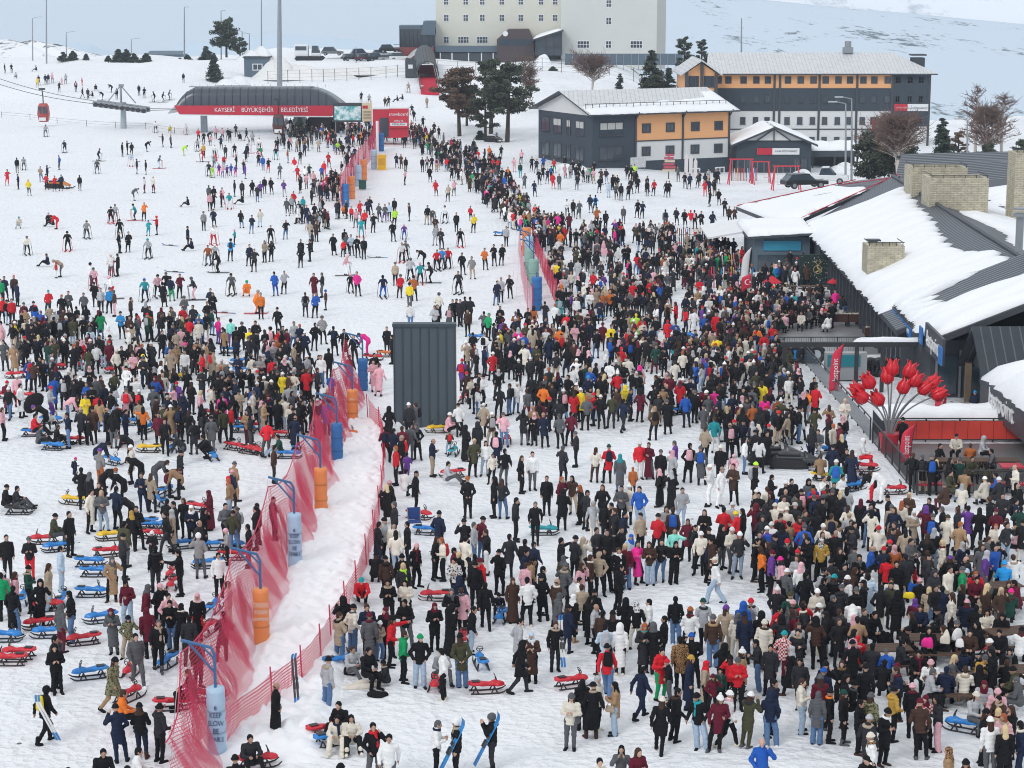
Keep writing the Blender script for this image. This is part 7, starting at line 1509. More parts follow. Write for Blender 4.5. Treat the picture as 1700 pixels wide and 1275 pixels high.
for i, (px, yb, yt, wpx, Y, kind, lm, lab, nm) in enumerate([
    (376, 92, 35, 46, 424, 'pine', PINE_L, 'tallest pine on the left skyline with forked bushy crown', 'pine_tree'), (399, 95, 62, 24, 420, 'pine', PINE_L, 'smaller pine leaning on the right of the tallest skyline pine', 'pine_tree'), (343, 100, 72, 26, 415, 'fir', FIR_L, 'young conifer left of the tallest skyline pine', 'fir_tree'),
    (356, 133, 82, 26, 368, 'fir', FIR_L, 'pointed dark fir left of the blue-grey hut', 'fir_tree'), (105, 99, 82, 17, 420, 'fir', FIR_L, 'left one of two young firs on the left skyline', 'fir_tree'), (121, 99, 80, 18, 421, 'fir', FIR_L, 'right one of two young firs on the left skyline', 'fir_tree'),
    (143, 99, 85, 9, 421, 'fir', FIR_L, 'tiny fir alone on the left skyline', 'fir_tree'), (197, 102, 77, 24, 418, 'fir', FIR_L, 'broad fir left in the dark skyline clump', 'fir_tree'), (210, 102, 77, 20, 419, 'fir', FIR_L, 'pointed fir in the middle of the dark skyline clump', 'fir_tree'), (222, 102, 84, 18, 417, 'fir', FIR_L, 'low fir right in the dark skyline clump', 'fir_tree'),
    (243, 102, 84, 20, 418, 'fir', FIR_L, 'rounded fir just left of the blue shed', 'fir_tree'), (180, 101, 88, 10, 419, 'fir', FIR_L, 'little bush left of the dark skyline clump', 'fir_tree'), (311, 101, 87, 16, 418, 'fir', FIR_L, 'small fir at the foot of the slim mast', 'fir_tree'), (299, 101, 92, 8, 418, 'fir', FIR_L, 'smallest bush at the foot of the slim mast', 'fir_tree'),
    (763, 226, 121, 62, None, 'pine', PINE_R, 'rusty pine in front of the bank with a clear bare trunk', 'pine_tree'), (775, 209, 150, 34, None, 'pine', PINE_R, 'low rusty pine tucked behind the rusty pine', 'pine_tree'), (815, 222, 108, 60, None, 'pine', PINE_L, 'tall dark green pine nearest the lodge gable', 'pine_tree'), (842, 236, 112, 66, None, 'pine', PINE_L, 'dark pine in front overlapping the lodge corner', 'pine_tree'), (806, 192, 150, 40, 285, 'pine', PINE_L, 'low dark pine between the two tall ones', 'pine_tree'),
    (918, 124, 106, 15, 395, 'fir', FIR_L, 'small fir on the bank behind the lodge gable', 'fir_tree'), (1030, 146, 115, 23, 330, 'fir', FIR_L, 'middle sized fir behind the lodge ridge', 'fir_tree'), (1084, 148, 76, 62, 322, 'fir', PINE_L, 'big broad conifer behind the right end of the lodge', 'fir_tree'), (1110, 150, 105, 40, 326, 'fir', FIR_L, 'dark conifer squeezed against the apricot gable wing', 'fir_tree'),
    (1137, 105, 62, 24, 345, 'pine', PINE_L, 'left pine rising behind the apricot gable wing', 'pine_tree'), (1164, 98, 65, 20, 350, 'pine', PINE_L, 'right pine rising behind the apricot gable wing', 'pine_tree'),
    (1450, 300, 226, 80, 232, 'pine', PINE_L, 'dark pine bushing out beside the street lamps', 'pine_tree'), (1486, 300, 232, 60, 226, 'pine', PINE_L, 'dark pine just behind the restaurant roof', 'pine_tree'), (1566, 275, 186, 54, 245, 'fir', FIR_L, 'pointed dark fir right of the long hotel block', 'fir_tree'), (1592, 276, 215, 26, 250, 'pine', PINE_R, 'rusty conifer behind the right street lamp', 'pine_tree'), (1645, 276, 236, 40, 240, 'pine', PINE_L, 'dark pine at the right edge below the bare birches', 'pine_tree'), (1696, 275, 228, 30, 236, 'pine', PINE_L, 'dark pine cut by the right edge', 'pine_tree'),
    (797, 232, 216, 14, None, 'fir', FIR_L, 'knee high fir in the snow below the pines', 'fir_tree'), (497, 210, 188, 22, 289, 'fir', FIR_L, 'decorated fir under the lift station', 'fir_tree')]):
    g, H, k = tree_at(px, yb, yt, Y)
    if Y is not None: g.z = max(g.z - 3, float(ground_z(g.x, g.y))) if Y < 400 else g.z; H = zof(yt, Y) - g.z
    conifer(nm, lab, g, H, wpx * k * (1.25 if kind == 'pine' else 1.1), kind, lm, 20 + i, 'pines and firs round the resort', (.36 if px in (763, 815, 842) else .2) if kind == 'pine' else .06, 1.0)
for i, (px, yb, yt, wpx, Y, st, lab) in enumerate([(872, 160, 96, 44, 320, 1, 'bare birch on the bank above the lodge gable'), (983, 148, 103, 62, 325, 3, 'spreading bare reddish bush behind the lodge roof'), (880, 165, 118, 26, 318, 2, 'thin bare sapling beside the bank birch'), (1490, 285, 195, 76, 224, 4, 'multi stemmed white birch beside the restaurant roof'), (1618, 276, 145, 46, 262, 1, 'tall bare birch on the right, left one of the pair'), (1662, 276, 150, 52, 262, 1, 'tall bare birch on the right, right one of the pair'), (1640, 276, 180, 60, 258, 3, 'low reddish bare tree between the two birches'), (1460, 290, 200, 60, 236, 3, 'bare reddish tree against the navy end wall')]):
    g = at(px, yb, Y); bare_tree('bare_tree', lab, g, (yb - yt) / FPX * Y * 1.06, wpx / FPX * Y * 1.3, 60 + i, BIRCHB, TWIG, st, 1.5, 'bare winter trees')
def heap(px, yb, ytop, wpx, label, seed, Y=None, dirty=False):
    g = on_ground(px, yb) if Y is None else at(px, yb, Y); k = g.y / FPX; W_, H = wpx * k, (yb - ytop) * k; rs = np.random.RandomState(seed); ph_ = rs.rand(8) * 6.28; n = 34; b = MB()
    for i in range(n + 1):
        for j in range(n + 1):
            x, y = i / n * 2 - 1, j / n * 2 - 1; rr = math.hypot(x, y); e = max(0, 1 - rr ** 2.2)
            nz = sum(math.sin(x * (2 + q) * 1.7 + ph_[q] + y * (3 + q)) / (1.5 + q) for q in range(6))
            b.v.append((g.x + x * W_ / 2, g.y + y * min(W_ / 2, 7), g.z - .25 + H * e * (.75 + .25 * nz)))
    for i in range(n):
        for j in range(n): b.f.append((i * (n + 1) + j, (i + 1) * (n + 1) + j, (i + 1) * (n + 1) + j + 1, i * (n + 1) + j + 1)); b.mi.append(0)
    return tag(put(b, 'snow_heap', SNOW_D if dirty else SNOW, None, True), label, 'snow heap', 'ploughed snow heaps')
SNOW_D = snow_mat('dirty_ploughed_snow', True, (.82, .82, .81), (.45, .43, .40))
heap(460, 128, 84, 110, 'big ploughed snow heap right of the blue-grey hut', 1, None, True); heap(600, 120, 106, 190, 'long low heap of ploughed snow in front of the parked cars', 2, None, True); heap(520, 128, 104, 150, 'ploughed snow heap below the white minibus', 3, None, True); heap(425, 100, 72, 70, 'snow heap behind the blue-grey hut', 4, 420); heap(900, 108, 87, 40, 'pointed snow heap in front of the glass gable of the hotel', 5, 412); heap(388, 138, 122, 60, 'snow hump left of the blue-grey hut', 8)
heap(940, 284, 266, 90, 'snow bank at the foot of the lodge gable side', 9); heap(1400, 285, 262, 60, 'cleared snow heap beside the hotel canopy', 6); heap(1330, 290, 276, 44, 'snow heap behind the red swing frames', 7)
RO = Vector((20.9, 100, 0)); RU = Vector((.0345, 1, 0)).normalized(); RR = Vector((RU.y, -RU.x, 0))
def rp(s, r, z): q = RO + RU * s + RR * r; return Vector((q.x, q.y, z))
def quad(mb, s0, s1, r0, r1, z0, z1, mi=0):   # upright box in the row's own directions
    return mb.extr([rp(s0, r0, z0), rp(s0, r1, z0), rp(s1, r1, z0), rp(s1, r0, z0)], (0, 0, z1 - z0), mi)
STONE_M = None
def stone_mat():
    m, nt, b = new_mat('coursed_limestone'); b.inputs['Roughness'].default_value = .9
    tc = N(nt, 'ShaderNodeTexCoord'); sx = N(nt, 'ShaderNodeSeparateXYZ'); nt.links.new(tc.outputs['Object'], sx.inputs[0])
    ad = N(nt, 'ShaderNodeMath', operation='ADD'); nt.links.new(sx.outputs[0], ad.inputs[0]); nt.links.new(sx.outputs[1], ad.inputs[1])
    cb_ = N(nt, 'ShaderNodeCombineXYZ'); nt.links.new(ad.outputs[0], cb_.inputs[0]); nt.links.new(sx.outputs[2], cb_.inputs[1])
    br = N(nt, 'ShaderNodeTexBrick', Scale=1.0); br.inputs['Brick Width'].default_value = .5; br.inputs['Row Height'].default_value = .13; br.inputs['Mortar Size'].default_value = .018
    br.inputs['Color1'].default_value = (.55, .50, .37, 1); br.inputs['Color2'].default_value = (.46, .42, .32, 1); br.inputs['Mortar'].default_value = (.33, .30, .23, 1)
    nt.links.new(cb_.outputs[0], br.inputs['Vector']); nz = N(nt, 'ShaderNodeTexNoise', Scale=2.5, Detail=6.0); nt.links.new(tc.outputs['Object'], nz.inputs['Vector'])
    mx = N(nt, 'ShaderNodeMixRGB', blend_type='OVERLAY'); mx.inputs[0].default_value = .5; nt.links.new(br.outputs['Color'], mx.inputs[1]); nt.links.new(nz.outputs['Fac'], mx.inputs[2]); nt.links.new(mx.outputs[0], b.inputs['Base Color'])
    bp = N(nt, 'ShaderNodeBump', Strength=.6, Distance=.05); nt.links.new(br.outputs['Fac'], bp.inputs['Height']); bp.invert = True; nt.links.new(bp.outputs[0], b.inputs['Normal']); return m
STONE_M = stone_mat()
resto = empty('restaurant', rp(30, 4, 0), 0, 'long dark restaurant with a broad snow covered roof and stone chimneys', 'building')
EZ, RZ, RW = 2.8, 6.0, 8.1
b = MB(); quad(b, 14, 63, .35, 14, -.8, 2.6); put(b, 'wall', DGREY, resto)
b = MB()
for k in range(22):
    s0 = 15 + k * 1.75; quad(b, s0, s0 + 1.35, .31, .36, .35, 2.3)
put(b, 'window_band', PANE, resto)
b = MB()
for k in range(23): s0 = 14.75 + k * 1.75; quad(b, s0, s0 + .2, .2, .34, 0, 2.6)
quad(b, 14, 56, .18, .345, 2.3, 2.6); put(b, 'window_frames', DARKF, resto)
b = MB()
b.slab([rp(13.5, 0, EZ), rp(13.5, RW, RZ), rp(72, RW, RZ), rp(63, 0, EZ)], .3, 0, 1); b.slab([rp(13.5, RW, RZ), rp(13.5, 20, 2.8), rp(72, 20, 2.8), rp(72, RW, RZ)], .3, 0, 1)
roofA = put(b, 'roof', [ROOFD, DARKF], resto)
rA = lambda a, t, l: rp(a, RW * t, EZ + (RZ - EZ) * t + l)
snow_sheet('roof_snow', roofA, rA, 0, 19.5, 63.5, lambda s: -.012, lambda s: float(np.interp(s, [0, .1, .26, .6, 1], [.95, .92, .73, .85, .97])) + .012 * math.sin(s * 90), .42, 21, 120, 16)
snow_sheet('roof_snow', roofA, lambda a, t, l: rp(a, RW + 12 * t, RZ - 3.2 * t + l), 0, 16, 70, lambda s: .16 + .05 * math.sin(s * 19), lambda s: .97, .35, 23, 80, 8)
b = MB(); b.tube([rp(13.5, RW, RZ + .06), rp(72, RW, RZ + .06)], .14, 6); put(b, 'ridge_cap', DARKF, roofA)
def chimney(label, x, Y, w_, d_, z0, z1):
    r = empty('stone_chimney', (x, Y, z0), 0, label, 'chimney', 'square stone chimneys'); b = MB(); t = .28
    for (ax, ay, sx, sy) in ((0, -d_ / 2 + t / 2, w_, t), (0, d_ / 2 - t / 2, w_, t), (-w_ / 2 + t / 2, 0, t, d_ - 2 * t), (w_ / 2 - t / 2, 0, t, d_ - 2 * t)): b.box((x + ax, Y + ay, (z0 + z1) / 2), (sx, sy, z1 - z0))
    put(b, 'stonework', STONE_M, r); b = MB(); b.box((x, Y, z1 - .5), (w_ - 2 * t - .01, d_ - 2 * t - .01, .1)); put(b, 'flue_cover', DSTEEL, r)
    b = MB()
    for k in range(6): xx = x - w_ / 2 + .1 + (w_ - .2) * k / 5; b.tube([(xx, Y - d_ / 2 + .1, z1), (xx, Y - d_ / 2 + .1, z1 + .22)], .03, 4)
    b.tube([(x - w_ / 2, Y - d_ / 2 + .1, z1 + .22), (x + w_ / 2, Y - d_ / 2 + .1, z1 + .22)], .03, 4); b.tube([(x - w_ / 2 + .1, Y - d_ / 2, z1 + .22), (x - w_ / 2 + .1, Y + d_ / 2, z1 + .22)], .03, 4); b.tube([(x + w_ / 2 - .1, Y - d_ / 2, z1 + .22), (x + w_ / 2 - .1, Y + d_ / 2, z1 + .22)], .03, 4); put(b, 'guard_bars', DSTEEL, r)
chimney('small square stone chimney standing in the middle of the big snowy roof', 23.9, 132.5, 2.35, 2.1, 2.6, 5.25); chimney('nearer of the two large stone chimneys on the ridge', 32.3, 151, 4.2, 3.2, 4.2, 7.9); chimney('farther of the two large stone chimneys on the ridge', 32.4, 158.5, 4.2, 3.2, 4.2, 8.0); chimney('stone chimney cut by the right edge of the picture', 37.8, 152, 2.4, 2.4, 3.0, 9.6)
b = MB(); p = rA(40, .28, 0); b.box((p.x, p.y, p.z + .5), (.5, .5, .7)); b.box((p.x, p.y, p.z + .9), (.9, .8, .1)); put(b, 'roof_cowl', DSTEEL, roofA)
b = MB(); p = at(1692, 400, 118); b.tube([p + Vector((0, 0, -.6)), p + Vector((0, 0, 1.4))], .22, 12); b.tube([p + Vector((0, 0, 1.4)), p + Vector((0, 0, 1.6))], .42, 12); b.tube([p + Vector((0, 0, 1.8)), p + Vector((0, 0, 1.9))], .42, 12); put(b, 'steel_flue', STEEL, roofA)
b = MB(); b.slab([Vector((21.6, 162.6, 2.9)), Vector((32.1, 171.5, 6.05)), Vector((31.5, 190, 3.9)), Vector((19.4, 179, 2.7))], .3, 0, 1); rD = put(b, 'far_roof', [stripe_mat('plum_seam_roof', (.13, .13, .15), (.24, .22, .24), .5, 'X', .16, .5, .3), DARKF], resto)
b = MB(); b.tube([(21.7, 163, 3.0), (32.1, 172, 6.15)], .05, 5); b.tube([(25, 183.5, 3.4), (26.5, 167.8, 4.4)], .05, 5); b.tube([(29.8, 187, 3.85), (31.4, 171.4, 5.9)], .05, 5); b.tube([(19.5, 179, 2.8), (31.5, 190, 4.0)], .05, 5); put(b, 'red_seams', REDP, rD)
rDf = lambda a, t, l: Vector((21.6, 162.6, 2.9)).lerp(Vector((32.1, 171.5, 6.05)), a).lerp(Vector((19.4, 179, 2.7)).lerp(Vector((31.5, 190, 3.9)), a), t) + Vector((0, 0, l))
snow_sheet('far_roof_snow', rD, rDf, 0, 0, .74, lambda s: .03 + .03 * math.sin(s * 20), lambda s: .98 - .12 * s, .3, 31, 40, 10)
anx = empty('annex', (21, 160, 0), 0, 'blue-grey annex with a teal sign under the edge of the snowy roof', 'building'); FA = Face((18.6, 158.2, 0), (1, 0, 0))
b = MB(); FA.box(b, 0, 4.3, -1.0, 2.55, -7, 0); put(b, 'wall', BLUEG, anx); b = MB(); FA.box(b, .7, 3.6, 1.55, 2.3, 0, .12); put(b, 'sign', mat('teal_sign', (.03, .26, .40), .5), anx)
puttext('SKI & FUN', .42, .01, mat('sign_pale', (.45, .62, .68), .5), anx, FA.p(2.15, 1.92, .13), FA.rot()) if False else None
b = MB(); FA.box(b, .3, 4.0, -.9, 1.2, .002, .05); put(b, 'doors', PANE, anx); b = MB(); b.slab([Vector((18.0, 157.4, 2.65)), Vector((23.3, 157.4, 2.95)), Vector((23.3, 166, 3.2)), Vector((18.0, 166, 2.7))], .15); ra = put(b, 'roof', DGREY, anx)
snow_sheet('roof_snow', ra, lambda a, t, l: Vector((18.05 + 5.2 * a, 157.5 + 8.2 * t, 2.67 + .3 * a + .2 * t + l)), 0, 0, 1, lambda s: 0, lambda s: 1, .35, 33, 20, 10)
aw = empty('awning', (17, 165, 0), 0, 'flat white topped awning on posts left of the annex', 'awning'); b = MB(); b.slab([Vector((15.3, 161, 2.2)), Vector((18.5, 161, 2.75)), Vector((18.5, 168, 2.9)), Vector((15.3, 168, 2.35))], .14); put(b, 'roof', WHT, aw)
for x, y in ((15.5, 161.3), (18.3, 161.3), (15.5, 167.6)): b = MB(); b.tube([(x, y, -1), (x, y, 2.1)], .06, 6); put(b, 'post', DSTEEL, aw)
dp = empty('deer_panel', (22, 150, 0), 0, 'dark green wall panel with white snowflake dots and a gold deer head', 'panel'); FD = Face((20.9, 149.6, 0), (1, 0, 0)); b = MB(); FD.box(b, 0, 2.6, -.3, 2.35, -.2, 0); put(b, 'board', mat('dark_green_board', (.014, .034, .030), .6), dp)
rs = np.random.RandomState(4); b = MB()
for _ in range(60): a, z, q = rs.uniform(.08, 2.5), rs.uniform(.3, 2.28), rs.uniform(.012, .04); b.tube([FD.p(a, z, 0), FD.p(a, z, .012)], q, 6)
put(b, 'snow_dots', WHT, dp)
GOLD = mat('gold_paint', (.55, .42, .2), .5); b = MB(); c = FD.p(1.35, 1.25, .02); P_ = lambda x, z: FD.p(1.35 + x, 1.25 + z, .03)
b.tube([P_(.3 * math.cos(t / 14 * 6.2832), .3 * math.sin(t / 14 * 6.2832)) for t in range(15)], .022, 5); b.tube([P_(-.05, .28), P_(.02, .1), P_(.18, -.02), P_(.2, -.12), P_(.05, -.1), P_(-.12, -.2)], [.05, .07, .06, .03, .05, .06], 6)
for sg in (-1, 1): b.tube([P_(.02, .3), P_(.02 + .16 * sg, .5), P_(.02 + .14 * sg, .72)], .02, 5); b.tube([P_(.02 + .13 * sg, .46), P_(.02 + .30 * sg, .6)], .018, 5); b.tube([P_(.02 + .16 * sg, .55), P_(.02 + .04 * sg, .66)], .016, 5)
put(b, 'deer_emblem', GOLD, dp)
r2 = empty('ski_hire_building', rp(6, 4, 0), 0, 'nearer dark building with blue fascia signs and a half bare snowy roof', 'building'); E2, R2z = 3.35, 6.35
b = MB(); quad(b, 8.6, 19.3, 1.1, 14, -.3, 3.1); put(b, 'wall', DARKF, r2); b = MB(); b.slab([rp(6.8, .7, E2), rp(6.8, RW, R2z), rp(19.6, RW, R2z), rp(19.6, .7, E2)], .35, 0, 1); b.slab([rp(6.8, RW, R2z), rp(6.8, 16, 3.6), rp(19.6, 16, 3.6), rp(19.6, RW, R2z)], .35, 0, 1); roofB = put(b, 'roof', [ROOFD, DARKF], r2)
rB = lambda a, t, l: rp(a, .7 + (RW - .7) * t, E2 + (R2z - E2) * t + l)
snow_sheet('roof_snow', roofB, rB, 0, 7.0, 13.3, lambda s: -.01 + .02 * math.sin(s * 9), lambda s: 1.0, .45, 41, 50, 14); snow_sheet('roof_snow', roofB, rB, 0, 17.8, 19.5, lambda s: .0, lambda s: .3 + .4 * s, .3, 43, 14, 8)
snow_sheet('roof_snow', roofB, rB, 0, 13.3, 17.8, lambda s: -.005, lambda s: .20 + .10 * math.sin(s * 17), .22, 44, 20, 4)
b = MB(); [quad(b, 8.5, 8.56, r_, r_ + 1.0, .2, 2.3) for r_ in (1.5, 2.8, 4.1, 5.4, 6.7)]; put(b, 'end_windows', PANE, r2); b = MB(); [quad(b, 8.42, 8.5, r_, r_ + .12, 0, 2.6) for r_ in (1.35, 2.6, 3.9, 5.2, 6.5, 7.8)]; put(b, 'end_frames', STEEL, r2)
FBL = Face(rp(19.6, .62, 0), -RU)      # the fascia faces the slope, reading from far to near
b = MB(); FBL.box(b, 0, 11, 2.45, 3.2, -.1, 0); put(b, 'fascia', DARKF, r2); BLUES = mat('blue_sign', (.02, .17, .50), .5)
for a, w_ in ((.3, 1.6), (2.4, 2.2), (5.0, 2.4)): b = MB(); FBL.box(b, a, a + w_, 2.55, 3.1, .002, .06); put(b, 'blue_sign', BLUES, r2)
for a, tx in ((1.1, 'KAYAK'), (3.5, 'KİRALAMA'), (6.2, 'SKI RENT')): puttext(tx, .36, .01, WHT, r2, FBL.p(a, 2.82, .065), FBL.rot())
b = MB(); FBL.box(b, 11.2, 16.6, 2.7, 4.1, -.25, -.1); put(b, 'sign_board', DARKF, r2); puttext('lastpoint', 1.15, .03, WHT, r2, FBL.p(13.9, 3.4, -.06), FBL.rot(), sx=.95)
for a in (10.9, 17.0): b = MB(); FBL.box(b, a - .45, a + .45, 2.9, 3.8, .02, .1); put(b, 'blue_sign', BLUES, r2)
gp = empty('gable_porch', (24, 104, 0), 0, 'dark gabled porch with standing seams at the entrance of the nearest building', 'porch'); xg = 24.0
b = MB(); b.slab([Vector((xg - .4, 104.9, 4.45)), Vector((xg - .4, 102.0, 2.0)), Vector((36, 102.0, 2.0)), Vector((36, 104.9, 4.45))], .2); b.slab([Vector((xg - .4, 107.9, 2.0)), Vector((xg - .4, 104.9, 4.45)), Vector((36, 104.9, 4.45)), Vector((36, 107.9, 2.0))], .2); put(b, 'roof', stripe_mat('porch_seams', (.045, .055, .068), (.12, .135, .155), .5, 'X', .14, .45, .3), gp)
b = MB(); b.extr([Vector((xg + .3, 102.4, 2.05)), Vector((xg + .3, 107.5, 2.05)), Vector((xg + .3, 104.9, 4.2))], (.15, 0, 0)); put(b, 'gable', DGREY, gp)
for y in (102.6, 107.3): b = MB(); b.b2((xg - .1, y - .15, 0), (xg + .2, y + .15, 2.1)); put(b, 'post', mat('stone_post', (.24, .17, .11), .8, 0, .3, 5), gp)
b = MB(); b.b2((xg + 1.4, 102.6, 0), (xg + 1.5, 107.3, 2.2)); put(b, 'glass_door', PANE, gp)
r3 = empty('lastpoint_building', (27, 95, 0), 0, 'nearest building at the right edge with white letters on its eaves', 'building'); FR3 = Face(Vector((23.5, 102.0, 0)), (.02, -1, 0))
b = MB(); b.b2((24.8, 84, -.1), (34, 102.3, 1.7)); put(b, 'wall', DARKF, r3); b = MB(); b.slab([Vector((23.45, 102.0, 2.35)), Vector((23.8, 82, 2.35)), Vector((33, 82, 5.1)), Vector((33, 102.0, 5.1))], .3); rC = put(b, 'roof', DGREY, r3)
snow_sheet('roof_snow', rC, lambda a, t, l: Vector((23.5 + .017 * a + 9.3 * t, 102.0 - a, 2.36 + 2.75 * t + l)), 0, 0.1, 19.5, lambda s: .0, lambda s: 1, .65, 51, 40, 12)
b = MB(); FR3.box(b, 0, 18, .9, 2.32, -.15, 0); put(b, 'fascia', DARKF, r3); puttext('lastpoint', 1.35, .04, WHT, r3, FR3.p(4.3, 1.75, .04), FR3.rot(), sx=1.0)
bk = empty('rear_roofs', (40, 170, 3), 0, 'snow covered rear building beyond the stone chimneys at the right edge', 'building'); b = MB(); b.slab([Vector((36, 160, 4.2)), Vector((60, 160, 6.6)), Vector((60, 181, 6.6)), Vector((36, 181, 4.2))], .4, 0, 0); b.b2((36.6, 161, -1), (58, 180, 3.6)); rr_ = put(b, 'roof', DGREY, bk)
snow_sheet('roof_snow', rr_, lambda a, t, l: Vector((36.2 + 23 * t, 160.2 + a, 4.22 + 2.3 * t + l)), 0, 0, 14, lambda s: .1, lambda s: .98, .4, 61, 24, 12)
b = MB(); b.slab([Vector((33, 180, 3.9)), Vector((64, 176, 5.9)), Vector((64, 190, 7.0)), Vector((36, 192, 6.2))], .3); put(b, 'dark_roof', ROOFD, bk)

def flat(name, pts, z, m, kind='structure'):
    b = MB(); P = [(x, y, z if z is not None else float(ground_z(x, y)) + .02) for x, y in pts]; b.slab([Vector(p) for p in P], .05); return tag(put(b, name, m), kind=kind)
WET = mat('wet_stone_paving', (.24, .245, .25), .35, 0, .3, .7, .15); flat('terrace_paving', [(14.6, 121.5), (22.3, 121.5), (22.4, 134), (15.6, 134)], .06, WET)
flat('cafe_terrace', [(17.6, 87.3), (27.5, 87.3), (27.5, 96.9), (17.6, 96.9)], .08, mat('dark_terrace_paving', (.13, .135, .14), .5, 0, .3, .6))
def railing(label, A, B, m, name='railing', panel=None, h=1.1, step=1.6):
    A, B = Vector(A), Vector(B); r = empty(name, A.lerp(B, .5), 0, label, 'railing' if name == 'railing' else 'fence'); L = (B - A).length; n = max(2, round(L / step)); d = (B - A).normalized(); b = MB()
    for k in range(n + 1): p = A.lerp(B, k / n); q = MB(); q.box(p + Vector((0, 0, h / 2)), (.07, .07, h), -math.atan2(d.x, d.y)); put(q, 'post', m, r)
    b.tube([A + Vector((0, 0, h)), B + Vector((0, 0, h))], .035, 6); b.tube([A + Vector((0, 0, .12)), B + Vector((0, 0, .12))], .025, 5); put(b, 'rail', m, r)
    if panel is None:
        b = MB()
        for k in range(int(L / .14)): p = A + d * (.07 + k * .14); b.tube([p + Vector((0, 0, .12)), p + Vector((0, 0, h))], .011, 4)
        put(b, 'bars', m, r)
    else:
        sd_ = Vector((d.y, -d.x, 0)) * .02
        b = MB(); b.extr([A + Vector((0, 0, .15)) + sd_, B + Vector((0, 0, .15)) + sd_, B + Vector((0, 0, h - .12)) + sd_, A + Vector((0, 0, h - .12)) + sd_], sd_); put(b, 'panels', panel, r)
    return r
SMOKE = mat('smoked_panel', (.10, .12, .14), .2, 0, .3, .6)
railing('long dark railing with smoked panels running from the pergola to the terrace corner', (17.0, 119.5, 0), (17.35, 98, 0), DSTEEL, 'railing', SMOKE); railing('dark railing beside the tulip sculpture at the cafe terrace corner', (17.35, 97.3, 0), (17.45, 87.4, 0), DSTEEL); railing('front bar railing of the cafe terrace', (17.5, 87.0, 0), (27.5, 87.0, 0), DSTEEL); railing('bar railing at the rear of the wet terrace', (14.6, 121.2, 0), (20.9, 121.2, 0), DSTEEL)
railing('red panelled fence closing the back of the cafe terrace', (18.3, 97.4, .05), (28, 97.4, .05), DSTEEL, 'panel_fence', stripe_mat('red_panels', (1, .10, .07), (.55, .03, .03), .62, 'X', .05, .5, .3), 1.15)
lw = empty('snowy_ledge', (22, 99, 0), 0, 'low wall topped with thick snow behind the red panelled fence', 'wall'); b = MB(); b.b2((17.9, 98.0, -.1), (28.5, 100.6, .95)); put(b, 'wall', DGREY, lw); snow_sheet('snow_cap', lw, lambda a, t, l: Vector((17.9 + a, 98.0 + 2.6 * t, .96 + l)), 0, 0, 10.6, lambda s: .02, lambda s: .98, .4, 71, 40, 8)
pg = empty('pergola', (20, 110, 0), 0, 'dark steel pergola frame with snow along its front beam', 'pergola'); b = MB(); b.b2((14.5, 109.9, 2.5), (24.2, 110.15, 2.75)); put(b, 'beam', DSTEEL, pg)
for x, y in ((14.7, 110), (18.6, 110), (20.0, 110), (24.0, 110)): b = MB(); b.b2((x - .1, y - .1, -.1), (x + .1, y + .1, 2.49)); put(b, 'post', DSTEEL, pg)
snow_sheet('beam_snow', pg, lambda a, t, l: Vector((18.4 + a, 109.9 + .26 * t, 2.752 + l)), 0, 0, 5.6, lambda s: .02, lambda s: .98, .2, 73, 24, 4)
tb_ = empty('teal_board', (18.6, 113, 0), 0, 'teal blank board on a grey cabinet under the pergola', 'board'); b = MB(); b.b2((17.4, 113, .1), (19.7, 113.6, 1.6)); put(b, 'cabinet', mat('grey_cabinet', (.32, .34, .35), .6), tb_); b = MB(); b.b2((17.5, 112.93, .85), (19.3, 112.998, 1.5)); put(b, 'panel', mat('teal_panel', (.01, .20, .25), .5), tb_)
TC = [(.62, .5, .05), (.02, .12, .45), (.5, .03, .05), (.45, .5, .55), (.02, .25, .6)]; WORDS = ['yellow', 'blue', 'red', 'grey', 'bright blue']
tb0 = None
for k in range(15):
    x = 15.2 + k * .62 if k < 5 else 19.6 + (k - 5) * .52; y = 118.5 if k < 5 else 114.4; c = k * 7 % 5
    r = empty('snow_tube', (x, y, .55), 0, '%s hooped black snow tube, %s in its row under the pergola' % (WORDS[c], ['first', 'second', 'third', 'fourth', 'fifth', 'sixth', 'seventh', 'eighth', 'ninth', 'tenth', 'eleventh', 'twelfth', 'thirteenth', 'fourteenth', 'fifteenth'][k] + ' from the left'), 'snow tube', 'snow tubes racked under the pergola')
    b = MB(); R0 = .42; b.tube([(x + R0 * math.cos(t / 20 * 6.2832), y, .55 + R0 * math.sin(t / 20 * 6.2832)) for t in range(21)], .16, 10); put(b, 'tyre', mat('black_vinyl', (.02, .02, .024), .4), r, True); b = MB(); b.tube([(x, y - .06, .55), (x, y + .02, .55)], .3, 16); put(b, 'seat_cover', mat('tube_cover_%d' % c, TC[c], .5), r)
